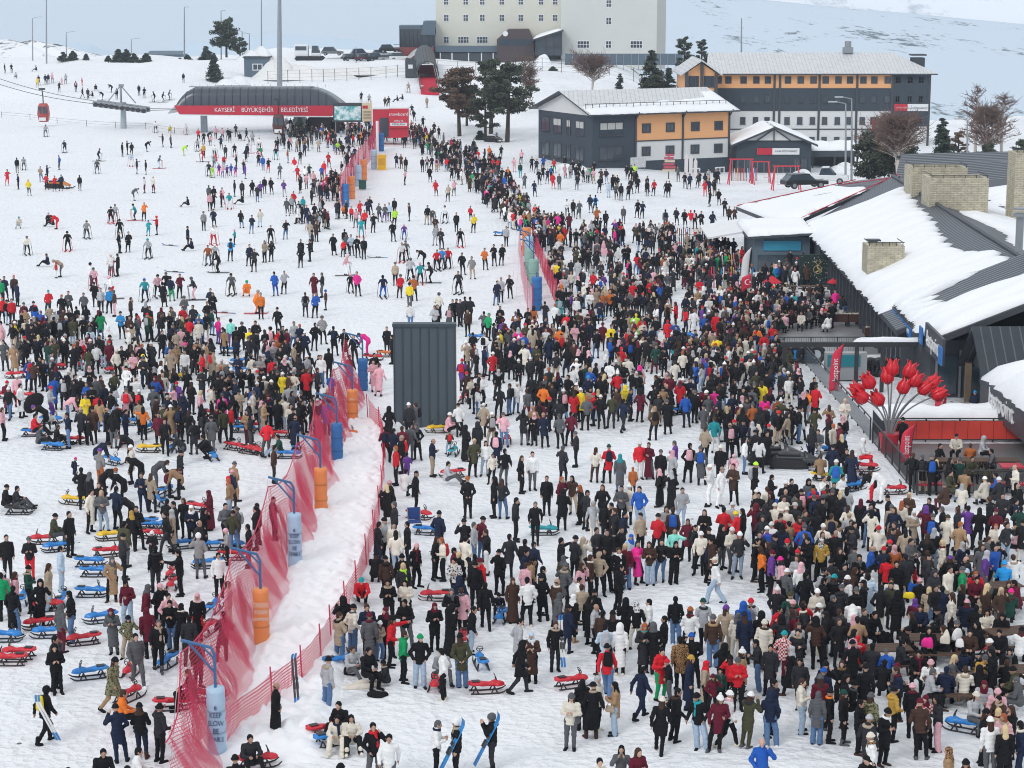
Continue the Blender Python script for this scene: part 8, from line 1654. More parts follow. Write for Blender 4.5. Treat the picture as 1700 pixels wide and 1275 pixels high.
def planter(px, py, w_, label):
    g = on_ground(px, py); r = empty('planter', g, 0, label, 'planter', 'long planters on the wet terrace'); b = MB(); b.box(g + Vector((0, 0, .62)), (w_, .6, .5)); put(b, 'trough', mat('planter_wood', (.07, .03, .025), .7, 0, .3, 3), r)
    b = MB(); rs = np.random.RandomState(int(px)); 
    for s_ in (-1, 1):
        for t_ in (-1, 1): b.box(g + Vector((s_ * w_ * .44, t_ * .24, .18)), (.08, .08, .38))
    put(b, 'legs', DSTEEL, r); b = MB()
    for _ in range(int(w_ * 26)): p = g + Vector((rs.uniform(-.47, .47) * w_, rs.uniform(-.24, .24), .88)); q = rs.uniform(.05, .1); b.box(p, (q, q, q * .8), rs.rand() * 3)
    put(b, 'white_pebbles', mat('white_pebbles', (.7, .68, .62), .8), r)
    b = MB()
    for _ in range(int(w_ * 14)): p = g + Vector((rs.uniform(-.45, .45) * w_, rs.uniform(-.2, .2), .88)); b.tube([p, p + Vector((rs.uniform(-.12, .12), 0, rs.uniform(.15, .4)))], [.014, .006], 4)
    put(b, 'dry_plants', mat('dry_stems', (.24, .2, .11), .9), r)
planter(1297, 545, 2.6, 'longest planter trough left of the lattice gate'); planter(1388, 543, 1.5, 'planter trough just right of the lattice gate'); planter(1425, 543, 1.45, 'planter trough nearest the restaurant wall'); planter(1460, 566, 1.9, 'low planter trough in front of the restaurant glazing')
lg = on_ground(1350, 541); b = MB()
for k in range(9): b.tube([lg + Vector((-.7 + k * .175, 0, 0)), lg + Vector((-.7 + k * .175, 0, 1.35))], .025, 4); b.tube([lg + Vector((-.7, .02, .05 + k * .16)), lg + Vector((.7, .02, .05 + k * .16))], .025, 4)
tag(put(b, 'lattice_gate', TIMBER), 'brown lattice gate standing between the planters', 'gate')
ts = Vector((17.75, 95.2, 0)); tu = empty('tulip_sculpture', ts, 0, 'giant red tulip sculpture on grey stems rising from a red pot', 'sculpture'); b = MB(); b.lathe(ts, [(.36, 0), (.42, .5), (.48, .95), (.40, .95)], 20); put(b, 'pot', REDP, tu); TUL = mat('glossy_red_petal', (.66, .012, .025), .3, 0, .12, 2)
for px, py in ((1440, 662), (1449, 641), (1434, 652), (1465, 669), (1474, 634), (1481, 621), (1505, 624), (1512, 638), (1525, 649), (1537, 640), (1546, 656), (1495, 650)):
    e = at(px, py + 4, ts.y - .3 + .6 * ((px * 7) % 10) / 10); out = Vector(((e.x - ts.x), (e.y - ts.y), 0)); b = MB(); m1 = ts + out * .12 + Vector((0, 0, 2.0)); pts = []
    for k in range(11): t = k / 10; p = (ts + Vector((out.x * .1, out.y * .3, .9))) * (1 - t) ** 2 + m1 * 2 * t * (1 - t) + e * t * t; pts.append(p)
    b.tube(pts, .035, 6); st = put(b, 'stem', mat('stem_grey', (.2, .21, .22), .5), tu); ax = (pts[-1] - pts[-3]).normalized(); a1 = ax.orthogonal().normalized(); a2 = ax.cross(a1); b = MB()
    for k in range(6):
        ang = k / 6 * 6.2832; d1 = a1 * math.cos(ang) + a2 * math.sin(ang); d2 = ax.cross(d1); q = []
        for (l_, rr, ww) in ((0, .06, .06), (.17, .26, .18), (.44, .28, .19), (.66, .20, .13), (.84, .28, .015)): q += [e + ax * l_ + d1 * rr * (1 if k % 2 else .9) - d2 * ww, e + ax * l_ + d1 * rr * 1.12, e + ax * l_ + d1 * rr + d2 * ww]
        b.add(q, [(i * 3 + j, i * 3 + j + 1, i * 3 + j + 4, i * 3 + j + 3) for i in range(4) for j in range(2)])
    fl = put(b, 'petals', TUL, st, True); fl.modifiers.new('skin', 'SOLIDIFY').thickness = .02
def drum(px, py, label):
    g = on_ground(px, py); r = empty('oil_drum', g, 0, label, 'drum', 'red drums by the terrace'); b = MB(); b.lathe(g, [(.29, 0), (.30, .02), (.29, .05), (.29, .32), (.305, .34), (.29, .36), (.29, .66), (.305, .68), (.29, .7), (.29, .98), (.30, 1.0), (.27, 1.0), (.27, .97)], 24); put(b, 'drum_body', REDP, r, True); puttext('Coca-Cola', .15, .004, WHT, r, g + Vector((-.0, -.32, .55)), (R(90), R(-70), 0), sx=1, shear=.2)
drum(1561, 683, 'red drum with white script standing upright on the snow behind the ledge')
def feather(px, pb, pt_, label, txt):
    g = on_ground(px, pb); H = (pb - pt_) / FPX * g.y; r = empty('feather_flag', g, 0, label, 'flag', 'tall feather flags'); b = MB(); n = 14; po = [g + Vector((.10 * (k / n) ** 3 * 2, 0, H * k / n)) for k in range(n + 1)]; b.tube(po, .022, 6); put(b, 'pole', DSTEEL, r); b = MB()
    for k in range(n + 1):
        t = k / n; w_ = .52 * (1 - max(0, (t - .72) / .28) ** 2 * .9); p = g + Vector((.10 * (.16 + .84 * t) ** 3 * 2, 0, H * (.16 + .84 * t))); b.v += [tuple(p), tuple(p + Vector((-w_ * .5, -.04 * math.sin(t * 7), -.03))), tuple(p + Vector((-w_, .03 * math.sin(t * 9), -.10)))]
    for k in range(n):
        for j in range(2): b.f.append((k * 3 + j, k * 3 + j + 1, (k + 1) * 3 + j + 1, (k + 1) * 3 + j)); b.mi.append(0)
    s_ = put(b, 'sail', mat('flag_red', (.66, .03, .07), .7) if txt else mat('flag_white', (.7, .7, .7), .7), r, True); s_.modifiers.new('skin', 'SOLIDIFY').thickness = .01
    if txt: puttext(txt, .42, .006, WHT, s_, g + Vector((-.22, -.07, H * .52)), (R(90), R(-90), 0), sx=H * .28)
feather(1392, 662, 566, 'red feather flag with white lettering beside the pergola post', 'lastpoint'); feather(1511, 778, 698, 'leaning red feather flag with white lettering in front of the tulip pot', 'lastpoint'); feather(1241, 500, 408, 'slim white feather flag behind the star and crescent flag', '')
g = on_ground(1246, 522); r = empty('crescent_flag', g, 0, 'red flag with white crescent and star on a pole beside the terrace', 'flag'); zt2 = zof(448, g.y); b = MB(); b.tube([g, (g.x, g.y, zt2 + .2)], .035, 6); put(b, 'pole', STEEL, r); b = MB(); nx_ = 12
for i in range(nx_ + 1):
    for j in range(7): u_, v_ = i / nx_, j / 6; b.v.append((g.x - .02 - .62 * u_, g.y - .08 * math.sin(u_ * 6 + v_ * 2), zt2 - .95 * v_ - .35 * u_))
for i in range(nx_):
    for j in range(6): q = i * 7 + j; b.f.append((q, q + 7, q + 8, q + 1)); b.mi.append(0)
fc = put(b, 'cloth', mat('flag_red', (.66, .03, .07), .7), r, True); fc.modifiers.new('skin', 'SOLIDIFY').thickness = .012
b = MB(); cx, cz = g.x - .27, zt2 - .60
b.add([(cx + .19 * math.cos(t), g.y - .14, cz + .19 * math.sin(t)) for t in np.linspace(.7, 5.58, 17)] + [(cx + .045 + .155 * math.cos(t), g.y - .14, cz + .155 * math.sin(t)) for t in np.linspace(.85, 5.43, 17)], [(i, i + 1, 18 + i, 17 + i) for i in range(16)])
b.add([(cx + .19 + (.09 if k % 2 == 0 else .036) * math.cos(k / 10 * 6.2832), g.y - .14, cz + (.09 if k % 2 == 0 else .036) * math.sin(k / 10 * 6.2832)) for k in range(10)], [tuple(range(10))]); put(b, 'crescent_and_star', WHT, fc)
def parasol(px, py, label, m, H=2.3, Rr=1.1, cat='parasol'):
    g = on_ground(px, py); r = empty('parasol', g, 0, label, cat, 'closed and open terrace parasols'); b = MB(); b.tube([g, g + Vector((0, 0, H))], .03, 6); put(b, 'pole', DSTEEL, r); b = MB(); b.v = [tuple(g + Vector((0, 0, H)))] + [tuple(g + Vector((Rr * math.cos(k / 8 * 6.2832), Rr * math.sin(k / 8 * 6.2832), H - .5))) for k in range(8)]
    for k in range(8): b.f.append((0, 1 + k, 1 + (k + 1) % 8)); b.mi.append(0)
    o = put(b, 'canopy', m, r); o.modifiers.new('skin', 'SOLIDIFY').thickness = .03
MAR = mat('maroon_canvas', (.20, .03, .05), .8); parasol(1325, 440, 'maroon parasol in front of the annex', MAR); parasol(1389, 492, 'bright red parasol beside the deer panel', mat('red_canvas', (.6, .02, .04), .8), 1.5, .75); parasol(1281, 492, 'small red parasol left of the wet terrace tables', mat('red_canvas', (.6, .02, .04), .8), 1.5, .7)
p = on_ground(655, 708); q = on_ground(757, 708); scr = empty('screen_wall', (p + q) / 2, 0, 'tall slate grey metal clad panel standing alone in the crowd', 'panel'); hS = 5.15; b = MB(); b.b2((p.x, p.y, -.1), (q.x, p.y + .5, hS)); put(b, 'cladding', mat('slate_metal', (.075, .10, .12), .5, .15, .07, .5), scr)
b = MB(); wS = q.x - p.x
for k in range(8): x = p.x + wS * k / 7; b.b2((x - .025, p.y - .05, 0), (x + .025, p.y - .002, hS - .12))
b.b2((p.x - .06, p.y - .08, hS - .12), (q.x + .06, p.y + .56, hS + .04)); put(b, 'seams_and_cap', mat('slate_trim', (.05, .07, .085), .5, .2), scr)
b = MB(); b.b2((q.x + .003, p.y + .02, 0), (q.x + .05, p.y + .48, hS - .14)); put(b, 'timber_edge', mat('raw_timber', (.42, .32, .2), .8), scr)
heap(708, 712, 700, 118, 'low ridge of snow along the foot of the slate panel', 12)
NETR = net_mat('red_netting', (.66, .03, .10), .085, .19); NETD = net_mat('dense_red_netting', (.60, .03, .09), .04, .42); NETG = net_mat('gathered_red_netting', (.60, .04, .10), .075, .20); NETL = net_mat('low_red_netting', (.66, .02, .08), .085, .34); NETP = net_mat('pale_pink_netting', (.72, .40, .45), .05, .34); ROPER = mat('red_rope', (.55, .03, .08), .7); PADB = {'lb': (.42, .58, .74), 'or': (.80, .27, .08), 'bl': (.03, .16, .42), 'gn': (.25, .42, .36)}
def curtain(name, tops, bots, m, parent, per=14, nv=12, wr=.10, sag=.25, seed=0, umax=None):
    """netting hung between two polylines, with sag and folds; UVs in metres"""
    rs = np.random.RandomState(seed); V, UV = [], []; n = len(tops) - 1; u = 0; prev = None
    for i in range(n * per + 1):
        k = min(i // per, n - 1); t = i / per - k; T = Vector(tops[k]).lerp(Vector(tops[k + 1]), t) - Vector((0, 0, sag * math.sin(math.pi * t))); B = Vector(bots[k]).lerp(Vector(bots[k + 1]), t)
        if prev is not None: u += (B - prev).length
        prev = B; h = (T - B).length
        for j in range(nv + 1):
            v = j / nv; p = B.lerp(T, v) - Vector((0, 0, .10 * h * math.sin(math.pi * v)))
            w_ = wr * math.sin(math.pi * (.15 + .7 * v)) * (math.sin(u * 1.9 + v * 1.2 + seed) + .6 * math.sin(u * 4.3 - v * 1.1) + .3 * math.sin(u * 9 + 2 * v))
            V.append(p + Vector((w_, w_ * .3, .2 * w_))); UV.append((u, v * h))
    me = bpy.data.meshes.new(name); F = []
    for i in range(n * per):
        for j in range(nv): F.append((i * (nv + 1) + j, (i + 1) * (nv + 1) + j, (i + 1) * (nv + 1) + j + 1, i * (nv + 1) + j + 1))
    off = world_of(parent) if parent is not None else Vector((0, 0, 0)); me.from_pydata([tuple(v - off) for v in V], [], F); ul = me.uv_layers.new(name='UVMap')
    ul.data.foreach_set('uv', np.array([UV[me.loops[l].vertex_index] for l in range(len(me.loops))], np.float32).ravel()); me.materials.append(m); o = bpy.data.objects.new(name, me); COL.objects.link(o); o.parent = parent; return o
def padded_post(x, y, c, h, label, arm=None, txt=None, rad=.27):
    g = gpt(x, y); r = empty('padded_post', g, 0, label, 'padded post', 'padded posts along the nets'); b = MB(); rs = np.random.RandomState(int(y * 7))
    prof = [(rad * .9, 0)] + [(rad * (1 + .05 * math.sin(k * 2.1 + y) + rs.uniform(-.02, .02)), h * k / 16) for k in range(1, 16)] + [(rad * .97, h), (rad * .3, h + .01)]
    b.lathe(g, prof, 20); put(b, 'pad', mat('pad_' + c, PADB[c], .5, 0, .1, 2, .3), r, True); b = MB()
    for z in (h * .33, h * .66): b.lathe(g + Vector((0, 0, z)), [(rad * 1.03, -.03), (rad * 1.03, .03)], 20)
    put(b, 'straps', mat('pad_strap', tuple(v * .7 for v in PADB[c]), .6), r)
    AB = mat('blue_arm_paint', (.04, .14, .30), .45, 0, .12, 3)
    b = MB(); b.tube([g + Vector((0, 0, h)), g + Vector((0, 0, h + 1.0)), g + Vector((-.10, 0, h + 1.2)), g + Vector((-.95, 0, h + 1.42))] if arm else [g + Vector((0, 0, h)), g + Vector((0, 0, h + .35))], .045, 8); put(b, 'arm' if arm else 'pole_top', AB, r)
    if arm: b = MB(); b.tube([g + Vector((0, 0, h + .45)), g + Vector((-.75, 0, h + 1.36))], .035, 6); b.tube([g + Vector((-.0, 0, h + .85)), g + Vector((-.35, 0, h + 1.24))], .03, 6); put(b, 'brace', AB, r); b = MB(); b.tube([g + Vector((-.95, 0, h + 1.42)), g + Vector((-1.25, -.4, .1))], .012, 4); put(b, 'guy_rope', mat('pale_cord', (.6, .6, .58), .8), r)
    if txt:
        for k, (ln, sz) in enumerate(txt): puttext(ln, sz, .006, mat('pad_ink_white', (.75, .74, .72), .6) if c == 'or' else mat('pad_ink_navy', (.03, .05, .16), .6), r, g + Vector((.02, -rad * 1.04, h * .74 - k * .24)), (R(90), 0, 0), sx=.72)
    return g + Vector((-.95, 0, h + 1.3)) if arm else g + Vector((0, 0, h))
post_rows = [(-8.5, 56.6, 'lb', 1.95, 'nearest pale blue padded post at the bottom of the picture', [('e', .26), ('KEEP', .23), ('SLOW', .23), ('BE', .23), ('STABLE', .19)]), (-8.4, 66.6, 'or', 1.9, 'orange padded post lettered check your equipment', [('CHECK', .22), ('YOUR', .22), ('EQUIPMENT!', .14)]), (-8.2, 75.6, 'lb', 2.15, 'pale blue padded post second from the bottom with navy letters', [('e', .28), ('KEEP', .23), ('SLOW', .23), ('BE', .23), ('STABLE', .19)]),
             (-7.95, 83.7, 'or', 2.0, 'plain orange padded post halfway up the net lane', None), (-8.05, 93, 'bl', 1.9, 'dark blue padded post above the plain orange one', None), (-8.0, 101.8, 'or', 1.75, 'orange padded post at the top of the trodden lane', [('------', .16), ('DİKKAT', .12), ('------', .16)][1:2]), (-8.1, 110.5, 'bl', 1.75, 'farthest dark blue padded post of the lane net', None)]
tips = []
for i, (x, y, c, h, lab, tx) in enumerate(post_rows): tips.append(padded_post(x, y, c, h, lab, True, tx))
net = empty('safety_net', gpt(-8.4, 80), 0, 'long red safety net hung from blue arms on the left of the trodden lane', 'safety net'); tp = [tips[0] + Vector((.1, -3.6, -1.6))] + [t + Vector((0, 0, -.25)) for t in tips]; bt = [gpt(-8.4, 52.6, .1)] + [gpt(x - .32, y + .1, .1) for x, y, *_ in post_rows]
tp = [q for a_, b_ in zip(tp, tp[1:]) for q in (a_, a_.lerp(b_, .5) - Vector((-.1, 0, .5)))] + [tp[-1]]; bt = [q for a_, b_ in zip(bt, bt[1:]) for q in (a_, a_.lerp(b_, .5) + Vector((.75, 0, 0)))] + [bt[-1]]
curtain('netting', tp, bt, NETR, net, 12, 14, .16, .12, 1); curtain('gathered_netting', [t.lerp(b_, .25) + Vector((-.1, 0, 0)) for t, b_ in zip(tp, bt)], [t.lerp(b_, .95) + Vector((-.25, .2, 0)) for t, b_ in zip(tp, bt)], NETG, net, 12, 10, .26, .1, 5)
b = MB()
for k in range(len(tp) - 1): b.tube([tp[k].lerp(tp[k + 1], j / 10) - Vector((0, 0, .12 * math.sin(math.pi * j / 10))) for j in range(11)], .022, 5)
put(b, 'edge_rope', ROPER, net)
low = [(-8.3, 57.2), (-7.3, 60.2), (-6.6, 62.3), (-6.2, 64.5), (-6.06, 66.6), (-5.8, 69.4), (-5.6, 72), (-5.5, 75.7), (-5.45, 79.3), (-5.5, 83.3), (-5.6, 87), (-5.8, 91.4), (-6.1, 96), (-6.5, 99.5), (-7.3, 102.7)]
lf = empty('low_net_fence', gpt(-6, 75), 0, 'low red net fence on thin red stakes along the right of the trodden lane', 'net fence'); curtain('netting', [gpt(x, y, 1.18) for x, y in low], [gpt(x, y, .04) for x, y in low], NETL, lf, 8, 8, .05, .10, 9)
for x, y in low[1:]: g = gpt(x, y, -.2); b = MB(); b.tube([g, g + Vector((-.06, 0, 1.55))], .024, 6); put(b, 'stake', ROPER, lf)
_lx = np.linspace(-8.6, -5.3, 46); _ly = np.concatenate([np.arange(55.5, 80, .09), np.arange(80, 104, .14)]); LX, LY = np.meshgrid(_lx, _ly, indexing='ij'); _w = np.clip(np.minimum(LX + 8.6, -5.3 - LX) / .5, 0, 1) * np.clip(np.minimum(LY - 55.5, 104 - LY) / 2.5, 0, 1); _rs = np.random.RandomState(3); _nz = np.zeros(LX.shape)
for k in range(26): a_ = _rs.rand() * 6.28; f_ = _rs.uniform(2.5, 11); _nz += np.sin((LX * math.cos(a_) + LY * math.sin(a_)) * f_ + _rs.rand() * 6.28 + 1.2 * np.sin(LY * _rs.uniform(.5, 2) + LX)) / f_ ** .7
LZ = ground_z(LX, LY) - .03 + _w * (.26 + .085 * np.abs(_nz)); _i = (np.arange(45)[:, None] * len(_ly) + np.arange(len(_ly) - 1)[None, :]).ravel()
_o = bpy.data.objects.new('snow_lane', np_mesh('snow_lane', np.stack([LX, LY, LZ], -1).reshape(-1, 3), np.stack([_i, _i + len(_ly), _i + len(_ly) + 1, _i + 1], 1), [SNOW_CLEAN])); COL.objects.link(_o); tag(_o, kind='structure')
def net_run(label, pts, h, m, seed, stakes=True, name='net_fence'):
    P = [on_ground(*p_) for p_ in pts]; r = empty(name, P[len(P) // 2], 0, label, 'net fence'); curtain('netting', [p_ + Vector((0, 0, h)) for p_ in P], [p_ + Vector((0, 0, .05)) for p_ in P], m, r, 10, 6, .10, .12, seed)
    for p_ in P: b = MB(); b.tube([p_, p_ + Vector((0, 0, h + .2))], .03, 5); put(b, 'stake', ROPER, r)
net_run('tall red net fence climbing from the queue towards the white pole', [(566, 345), (574, 330), (584, 312), (596, 295), (608, 278), (618, 262), (627, 250)], 3.3, NETD, 3); net_run('bright red net fence on the right of the middle snow lane', [(886, 412), (893, 432), (901, 452), (909, 472), (917, 492), (924, 508)], 1.7, NETD, 6); net_run('faded pink net hanging on the left of the middle padded posts', [(863, 425), (866, 455), (870, 485), (876, 512), (884, 525)], 2.0, NETP, 8)
for px, py, c, lab in ((633, 251, 'bl', 'topmost blue padded post beside the white pole'), (621, 281, 'lb', 'pale blue padded post below the white pole'), (604, 299, 'or', 'orange padded post beside the climbing red net'), (595, 309, 'lb', 'pale blue padded post in the climbing red net'), (584, 330, 'or', 'lower orange padded post of the climbing red net'), (574, 344, 'bl', 'lowest blue padded post of the climbing red net'), (874, 424, 'or', 'orange padded post at the top of the middle lane'), (878, 441, 'lb', 'pale blue padded post in the middle lane row'), (879, 478, 'gn', 'grey green padded post in the middle lane row'), (886, 498, 'gn', 'second grey green padded post in the middle lane row'), (891, 515, 'bl', 'blue padded post at the foot of the middle lane')):
    g = on_ground(px, py); padded_post(g.x, g.y, c, 2.3 if c != 'gn' else 2.9, lab, c == 'gn', None, .36)
g = on_ground(627, 272); b = MB(); b.tube([g, g + Vector((0, 0, 5.2))], .17, 10); tag(put(b, 'white_pole', WHT), 'thick white pole rising beside the climbing red net', 'pole')
g = on_ground(634, 282); yb = empty('yellow_box', g, 0, 'bright yellow upright box with a panel at the foot of the white pole', 'cabinet'); b = MB(); b.box(g + Vector((0, 0, .85)), (1.0, .7, 1.7)); b.box(g + Vector((0, 0, 1.74)), (1.1, .8, .08)); put(b, 'cabinet', mat('yellow_paint', (.78, .45, .02), .5), yb); b = MB(); b.box(g + Vector((0, -.37, 1.0)), (.7, .03, .8)); put(b, 'panel', mat('yellow_panel', (.6, .32, .02), .5), yb)
g = on_ground(602, 315); bi = empty('waste_bin', g, 0, 'dark green wheeled bin in front of the climbing red net', 'bin'); b = MB(); b.extr([g + Vector((-.38, -.3, .1)), g + Vector((.38, -.3, .1)), g + Vector((.38, .3, .1)), g + Vector((-.38, .3, .1))], (0, 0, .85)); put(b, 'tub', mat('green_plastic', (.02, .10, .07), .5), bi); b = MB(); b.box(g + Vector((0, 0, 1.0)), (.86, .7, .09)); put(b, 'lid', mat('green_plastic', (.02, .10, .07), .5), bi)

def sled_shell():
    s = SDF((-.42, -.80, .08), (.42, .80, .62), .017)
    s.ell((0, .36, .38), (.20, .34, .085), .03).cone((0, .15, .34), (0, -.3, .33), .10, .085, .07).ell((0, -.40, .34), (.14, .30, .11), .05).cone((0, -.5, .32), (0, -.74, .19), .10, .055, .06).cone((0, -.28, .40), (0, -.38, .47), .08, .05, .05)
    for q in (-1, 1): s.cone((.16 * q, .15, .37), (.17 * q, .58, .40), .05, .05, .03).cone((.12 * q, -.45, .30), (.05 * q, -.70, .22), .07, .05, .05)
    P = s._pts(tuple(slice(None) for _ in range(3))); s.d = np.maximum(s.d, (.26 + .06 * np.abs(P[..., 1])) - P[..., 2] - .03)
    s.ell((0, .40, .57), (.17, .24, .10), .04, 's'); s.ell((0, .08, .56), (.11, .2, .07), .04, 's')
    return s.skin()
_sv, _sf = sled_shell(); SLED_ME = np_mesh('shell', _sv, _sf, [REDP]); BLACKP = mat('black_plastic', (.018, .018, .02), .45, 0, .2, 6)
SLEDC = {'rd': ((.60, .018, .035), 'red'), 'bl': ((.02, .22, .62), 'blue'), 'ye': ((.82, .52, .02), 'yellow'), 'bk': ((.02, .02, .022), 'black'), 'te': ((.02, .35, .40), 'teal'), 'or': ((.75, .18, .03), 'orange')}
def runner_me(q):
    b = MB(); x = .23 * q; b.tube([(x, .60, .05), (x, .3, .025), (x, -.45, .025), (x, -.66, .07), (x * .9, -.80, .17)], [.03, .032, .032, .03, .02], 7)
    for y in (.42, -.30): b.tube([(x, y - .12, .03), (x * .75, y, .26)], .028, 6); b.tube([(x, y + .12, .03), (x * .75, y, .26)], .028, 6)
    return b.mesh('runner', BLACKP, True)
RUN = [runner_me(-1), runner_me(1)]
b = MB(); b.tube([(.13 * math.cos(t / 14 * 6.2832), -.36 + .05 * math.sin(t / 14 * 6.2832), .62 + .12 * math.sin(t / 14 * 6.2832)) for t in range(15)], .016, 6); b.tube([(0, -.38, .44), (0, -.35, .62)], .02, 6); b.tube([(-.12, -.36, .62), (.12, -.36, .62)], .014, 5); WHEEL = b.mesh('steering_wheel', BLACKP, True)
b = MB(); b.box((0, .38, .475), (.24, .30, .02)); SEAT = b.mesh('seat_pad', BLACKP)
sleds = []
def make_sled(loc, rz, c, tilt=0):
    r = empty('steering_sled', loc, rz); r.scale = (.84,) * 3
    clad('shell', SLED_ME, mat('sled_plastic_' + c, SLEDC[c][0], .32, 0, .1, 3), r)
    for me, nm in ((RUN[0], 'runner'), (RUN[1], 'runner'), (WHEEL, 'steering_wheel'), (SEAT, 'seat_pad')): o = bpy.data.objects.new(nm, me); COL.objects.link(o); o.parent = r
    return r
SLEDS = {(0, 955): "600 140 bl 0;675 310 bl 200;560 455 rd 200;330 410 bl 185;270 350 rd 200;70 590 rd 180;130 548 rd 175;30 435 bl 0;1140 85 rd 270;600 680 bl 200;870 655 rd 260;850 825 rd 60;1135 885 rd 10;1410 240 bl 80;1370 385 rd 255;310 235 rd 20;150 185 bl 95;1110 600 bl 250;410 195 bl 85;1375 830 rd 10",
 (425, 955): "550 605 bl 25;1190 745 rd 265;1490 605 bl 100;1520 775 rd 10;500 1120 bl 30;450 1060 rd 30;1195 165 rd 180;1620 300 bl 260;1375 445 rd 265;10 1268 rd 20", (850, 955): "390 740 rd 25;1410 775 rd 0", (1275, 955): "1300 1030 bl 150;1365 540 rd 190",
 (0, 640): "20 85 rd 340;160 90 rd 0;610 130 rd 10;570 190 rd 350;740 195 rd 350;215 335 bl 0;335 250 bl 0;350 425 bl 350;480 385 rd 10;990 440 ye 175;870 262 bl 20;970 305 bl 60;1180 330 rd 90;830 400 rd 90;1150 435 bl 90;1410 490 bl 290;1550 425 rd 330;1650 450 rd 330;1590 255 rd 160;1400 205 rd 0;1690 290 rd 10;1610 310 bl 0;740 520 bl 320;1060 790 bl 120;1095 720 bl 70;960 930 bl 170;1030 955 bl 0;1000 1010 rd 345;740 1020 ye 195;590 1195 bl 0;625 1260 bl 0;710 1130 rd 20;300 1045 rd 185;385 1095 bl 200;1420 1085 bl 180;1520 1085 bl 0;1380 1205 bl 190;1540 1150 rd 0;490 785 ye 160;120 850 bk 0;1215 1075 bl 200;1140 1268 rd 265;600 60 bl 0;430 45 bk 350;1440 75 rd 0;1310 830 rd 340",
 (425, 640): "170 345 rd 0;265 430 bl 90;215 480 bl 0;5 450 rd 300;1205 310 ye 190;1305 605 rd 190;1075 880 rd 340;1130 985 bl 0;1305 460 te 80;1660 380 rd 90;1375 100 rd 260;600 350 or 30", (850, 640): "205 985 te 0;1100 190 bl 30;1620 110 bl 0", (1275, 640): "385 450 bl 350;365 625 ye 350;640 565 rd 0;590 650 bl 35;560 690 bl 30;830 715 rd 10",
 (0, 320): "560 1165 rd 190;765 1195 rd 190;290 1210 bl 185;110 1225 rd 190;1590 1135 bl 190;1590 1195 bl 180;370 1170 rd 0;850 1115 rd 10;1165 1240 ye 10;700 1145 rd 0;1520 1060 bl 0;880 1200 rd 60", (425, 320): "860 1085 or 0;770 1110 rd 0;240 1140 bl 0;350 1245 rd 0;240 1200 rd 0;1610 285 bl 0;1460 975 bl 0", (850, 320): "760 950 rd 0;1140 965 bl 0;560 845 bl 20;1245 520 bl 10;1290 545 rd 0;1350 520 bl 340"}
from collections import Counter
_sl = []
for (ox, oy), rows in SLEDS.items():
    for rw in rows.split(';'):
        x, y, c, a = rw.split(); px, py = ox + float(x) / 3.984, oy + float(y) / 3.984; g = on_ground(px, py); _sl.append((g, c, float(a), px, py))
_used = set(); _nk = Counter(nick(d) for d in people + rest)
for g, c, a, px, py in _sl:
    g = gpt(g.x, g.y); r = make_sled(g, R(a + 90), c)
    lab = None
    for e in sorted(people + rest[:800], key=lambda e: (e['loc'] - g).length * (1 + .5 * (_nk[nick(e)] - 1))):
        dx = e['px'] - px; rel = 'in front of' if abs(dx) < 12 and e['loc'].y > g.y else 'behind' if abs(dx) < 12 else 'left of' if dx > 0 else 'right of'
        t = '%s plastic steering sled just %s the %s and %s' % (SLEDC[c][1], rel, nick(e), hword(e))
        if t not in _used and len(t.split()) <= 16: lab = t; break
    _used.add(lab); tag(r, lab, 'sled', 'plastic steering sleds for hire')
def picnic(px, py, rz, label):
    g = on_ground(px, py); r = empty('picnic_table', g, rz, label, 'picnic table', 'dark wooden picnic tables'); b = MB()
    for k in range(5): b.box((0, -.32 + k * .16, .74), (1.9, .145, .045))
    b.build('table_top', WOODB, r)
    for s_ in (-1, 1): b = MB(); b.box((0, .74 * s_, .44), (1.9, .15, .045)); b.box((0, .74 * s_ + .16 * s_, .44), (1.9, .14, .045)); b.build('bench', WOODB, r)
    for s_ in (-1, 1): b = MB(); b.tube([(.7 * s_, -.7, 0), (.7 * s_, -.2, .71)], .04, 4); b.tube([(.7 * s_, .7, 0), (.7 * s_, .2, .71)], .04, 4); b.box((.7 * s_, 0, .40), (.06, 1.7, .08)); b.build('trestle', WOODB, r)
    return g
for px, py, rz, lab in ((1548, 1094, 0, 'picnic table stacked with bags beside the pink backpack'), (1462, 1112, .1, 'picnic table behind the striped child near the black coats'), (1580, 1162, 0, 'picnic table with its back row of seated coats'), (1650, 1005, .25, 'picnic table of the sitters in brown right of the aisle'), (1682, 1082, .3, 'picnic table at the right edge by the black bucket bag'), (1600, 960, .2, 'picnic table farthest back among the crowd'), (1668, 1150, .2, 'picnic table beside the yellow jacket on the right'), (1655, 790, 0, 'dark table on the cafe terrace near the red fence'), (1590, 790, 0, 'dark table on the cafe terrace behind the front railing'), (1300, 492, 0, 'table at the left of the wet terrace'), (1350, 492, 0, 'table in the middle of the wet terrace'), (1390, 512, 0, 'table nearest the lattice gate on the wet terrace'), (1330, 512, .1, 'table among seated guests behind the long planter')): picnic(px, py, rz, lab)
g = on_ground(1678, 800); rt = empty('red_table', g, 0, 'bright red square table on the cafe terrace', 'table'); b = MB(); b.box(g + Vector((0, 0, .74)), (1.0, .9, .05)); put(b, 'table_top', REDP, rt); b = MB(); b.tube([g, g + Vector((0, 0, .71))], .05, 6); b.box(g + Vector((0, 0, .03)), (.6, .6, .05)); put(b, 'pedestal', REDP, rt)
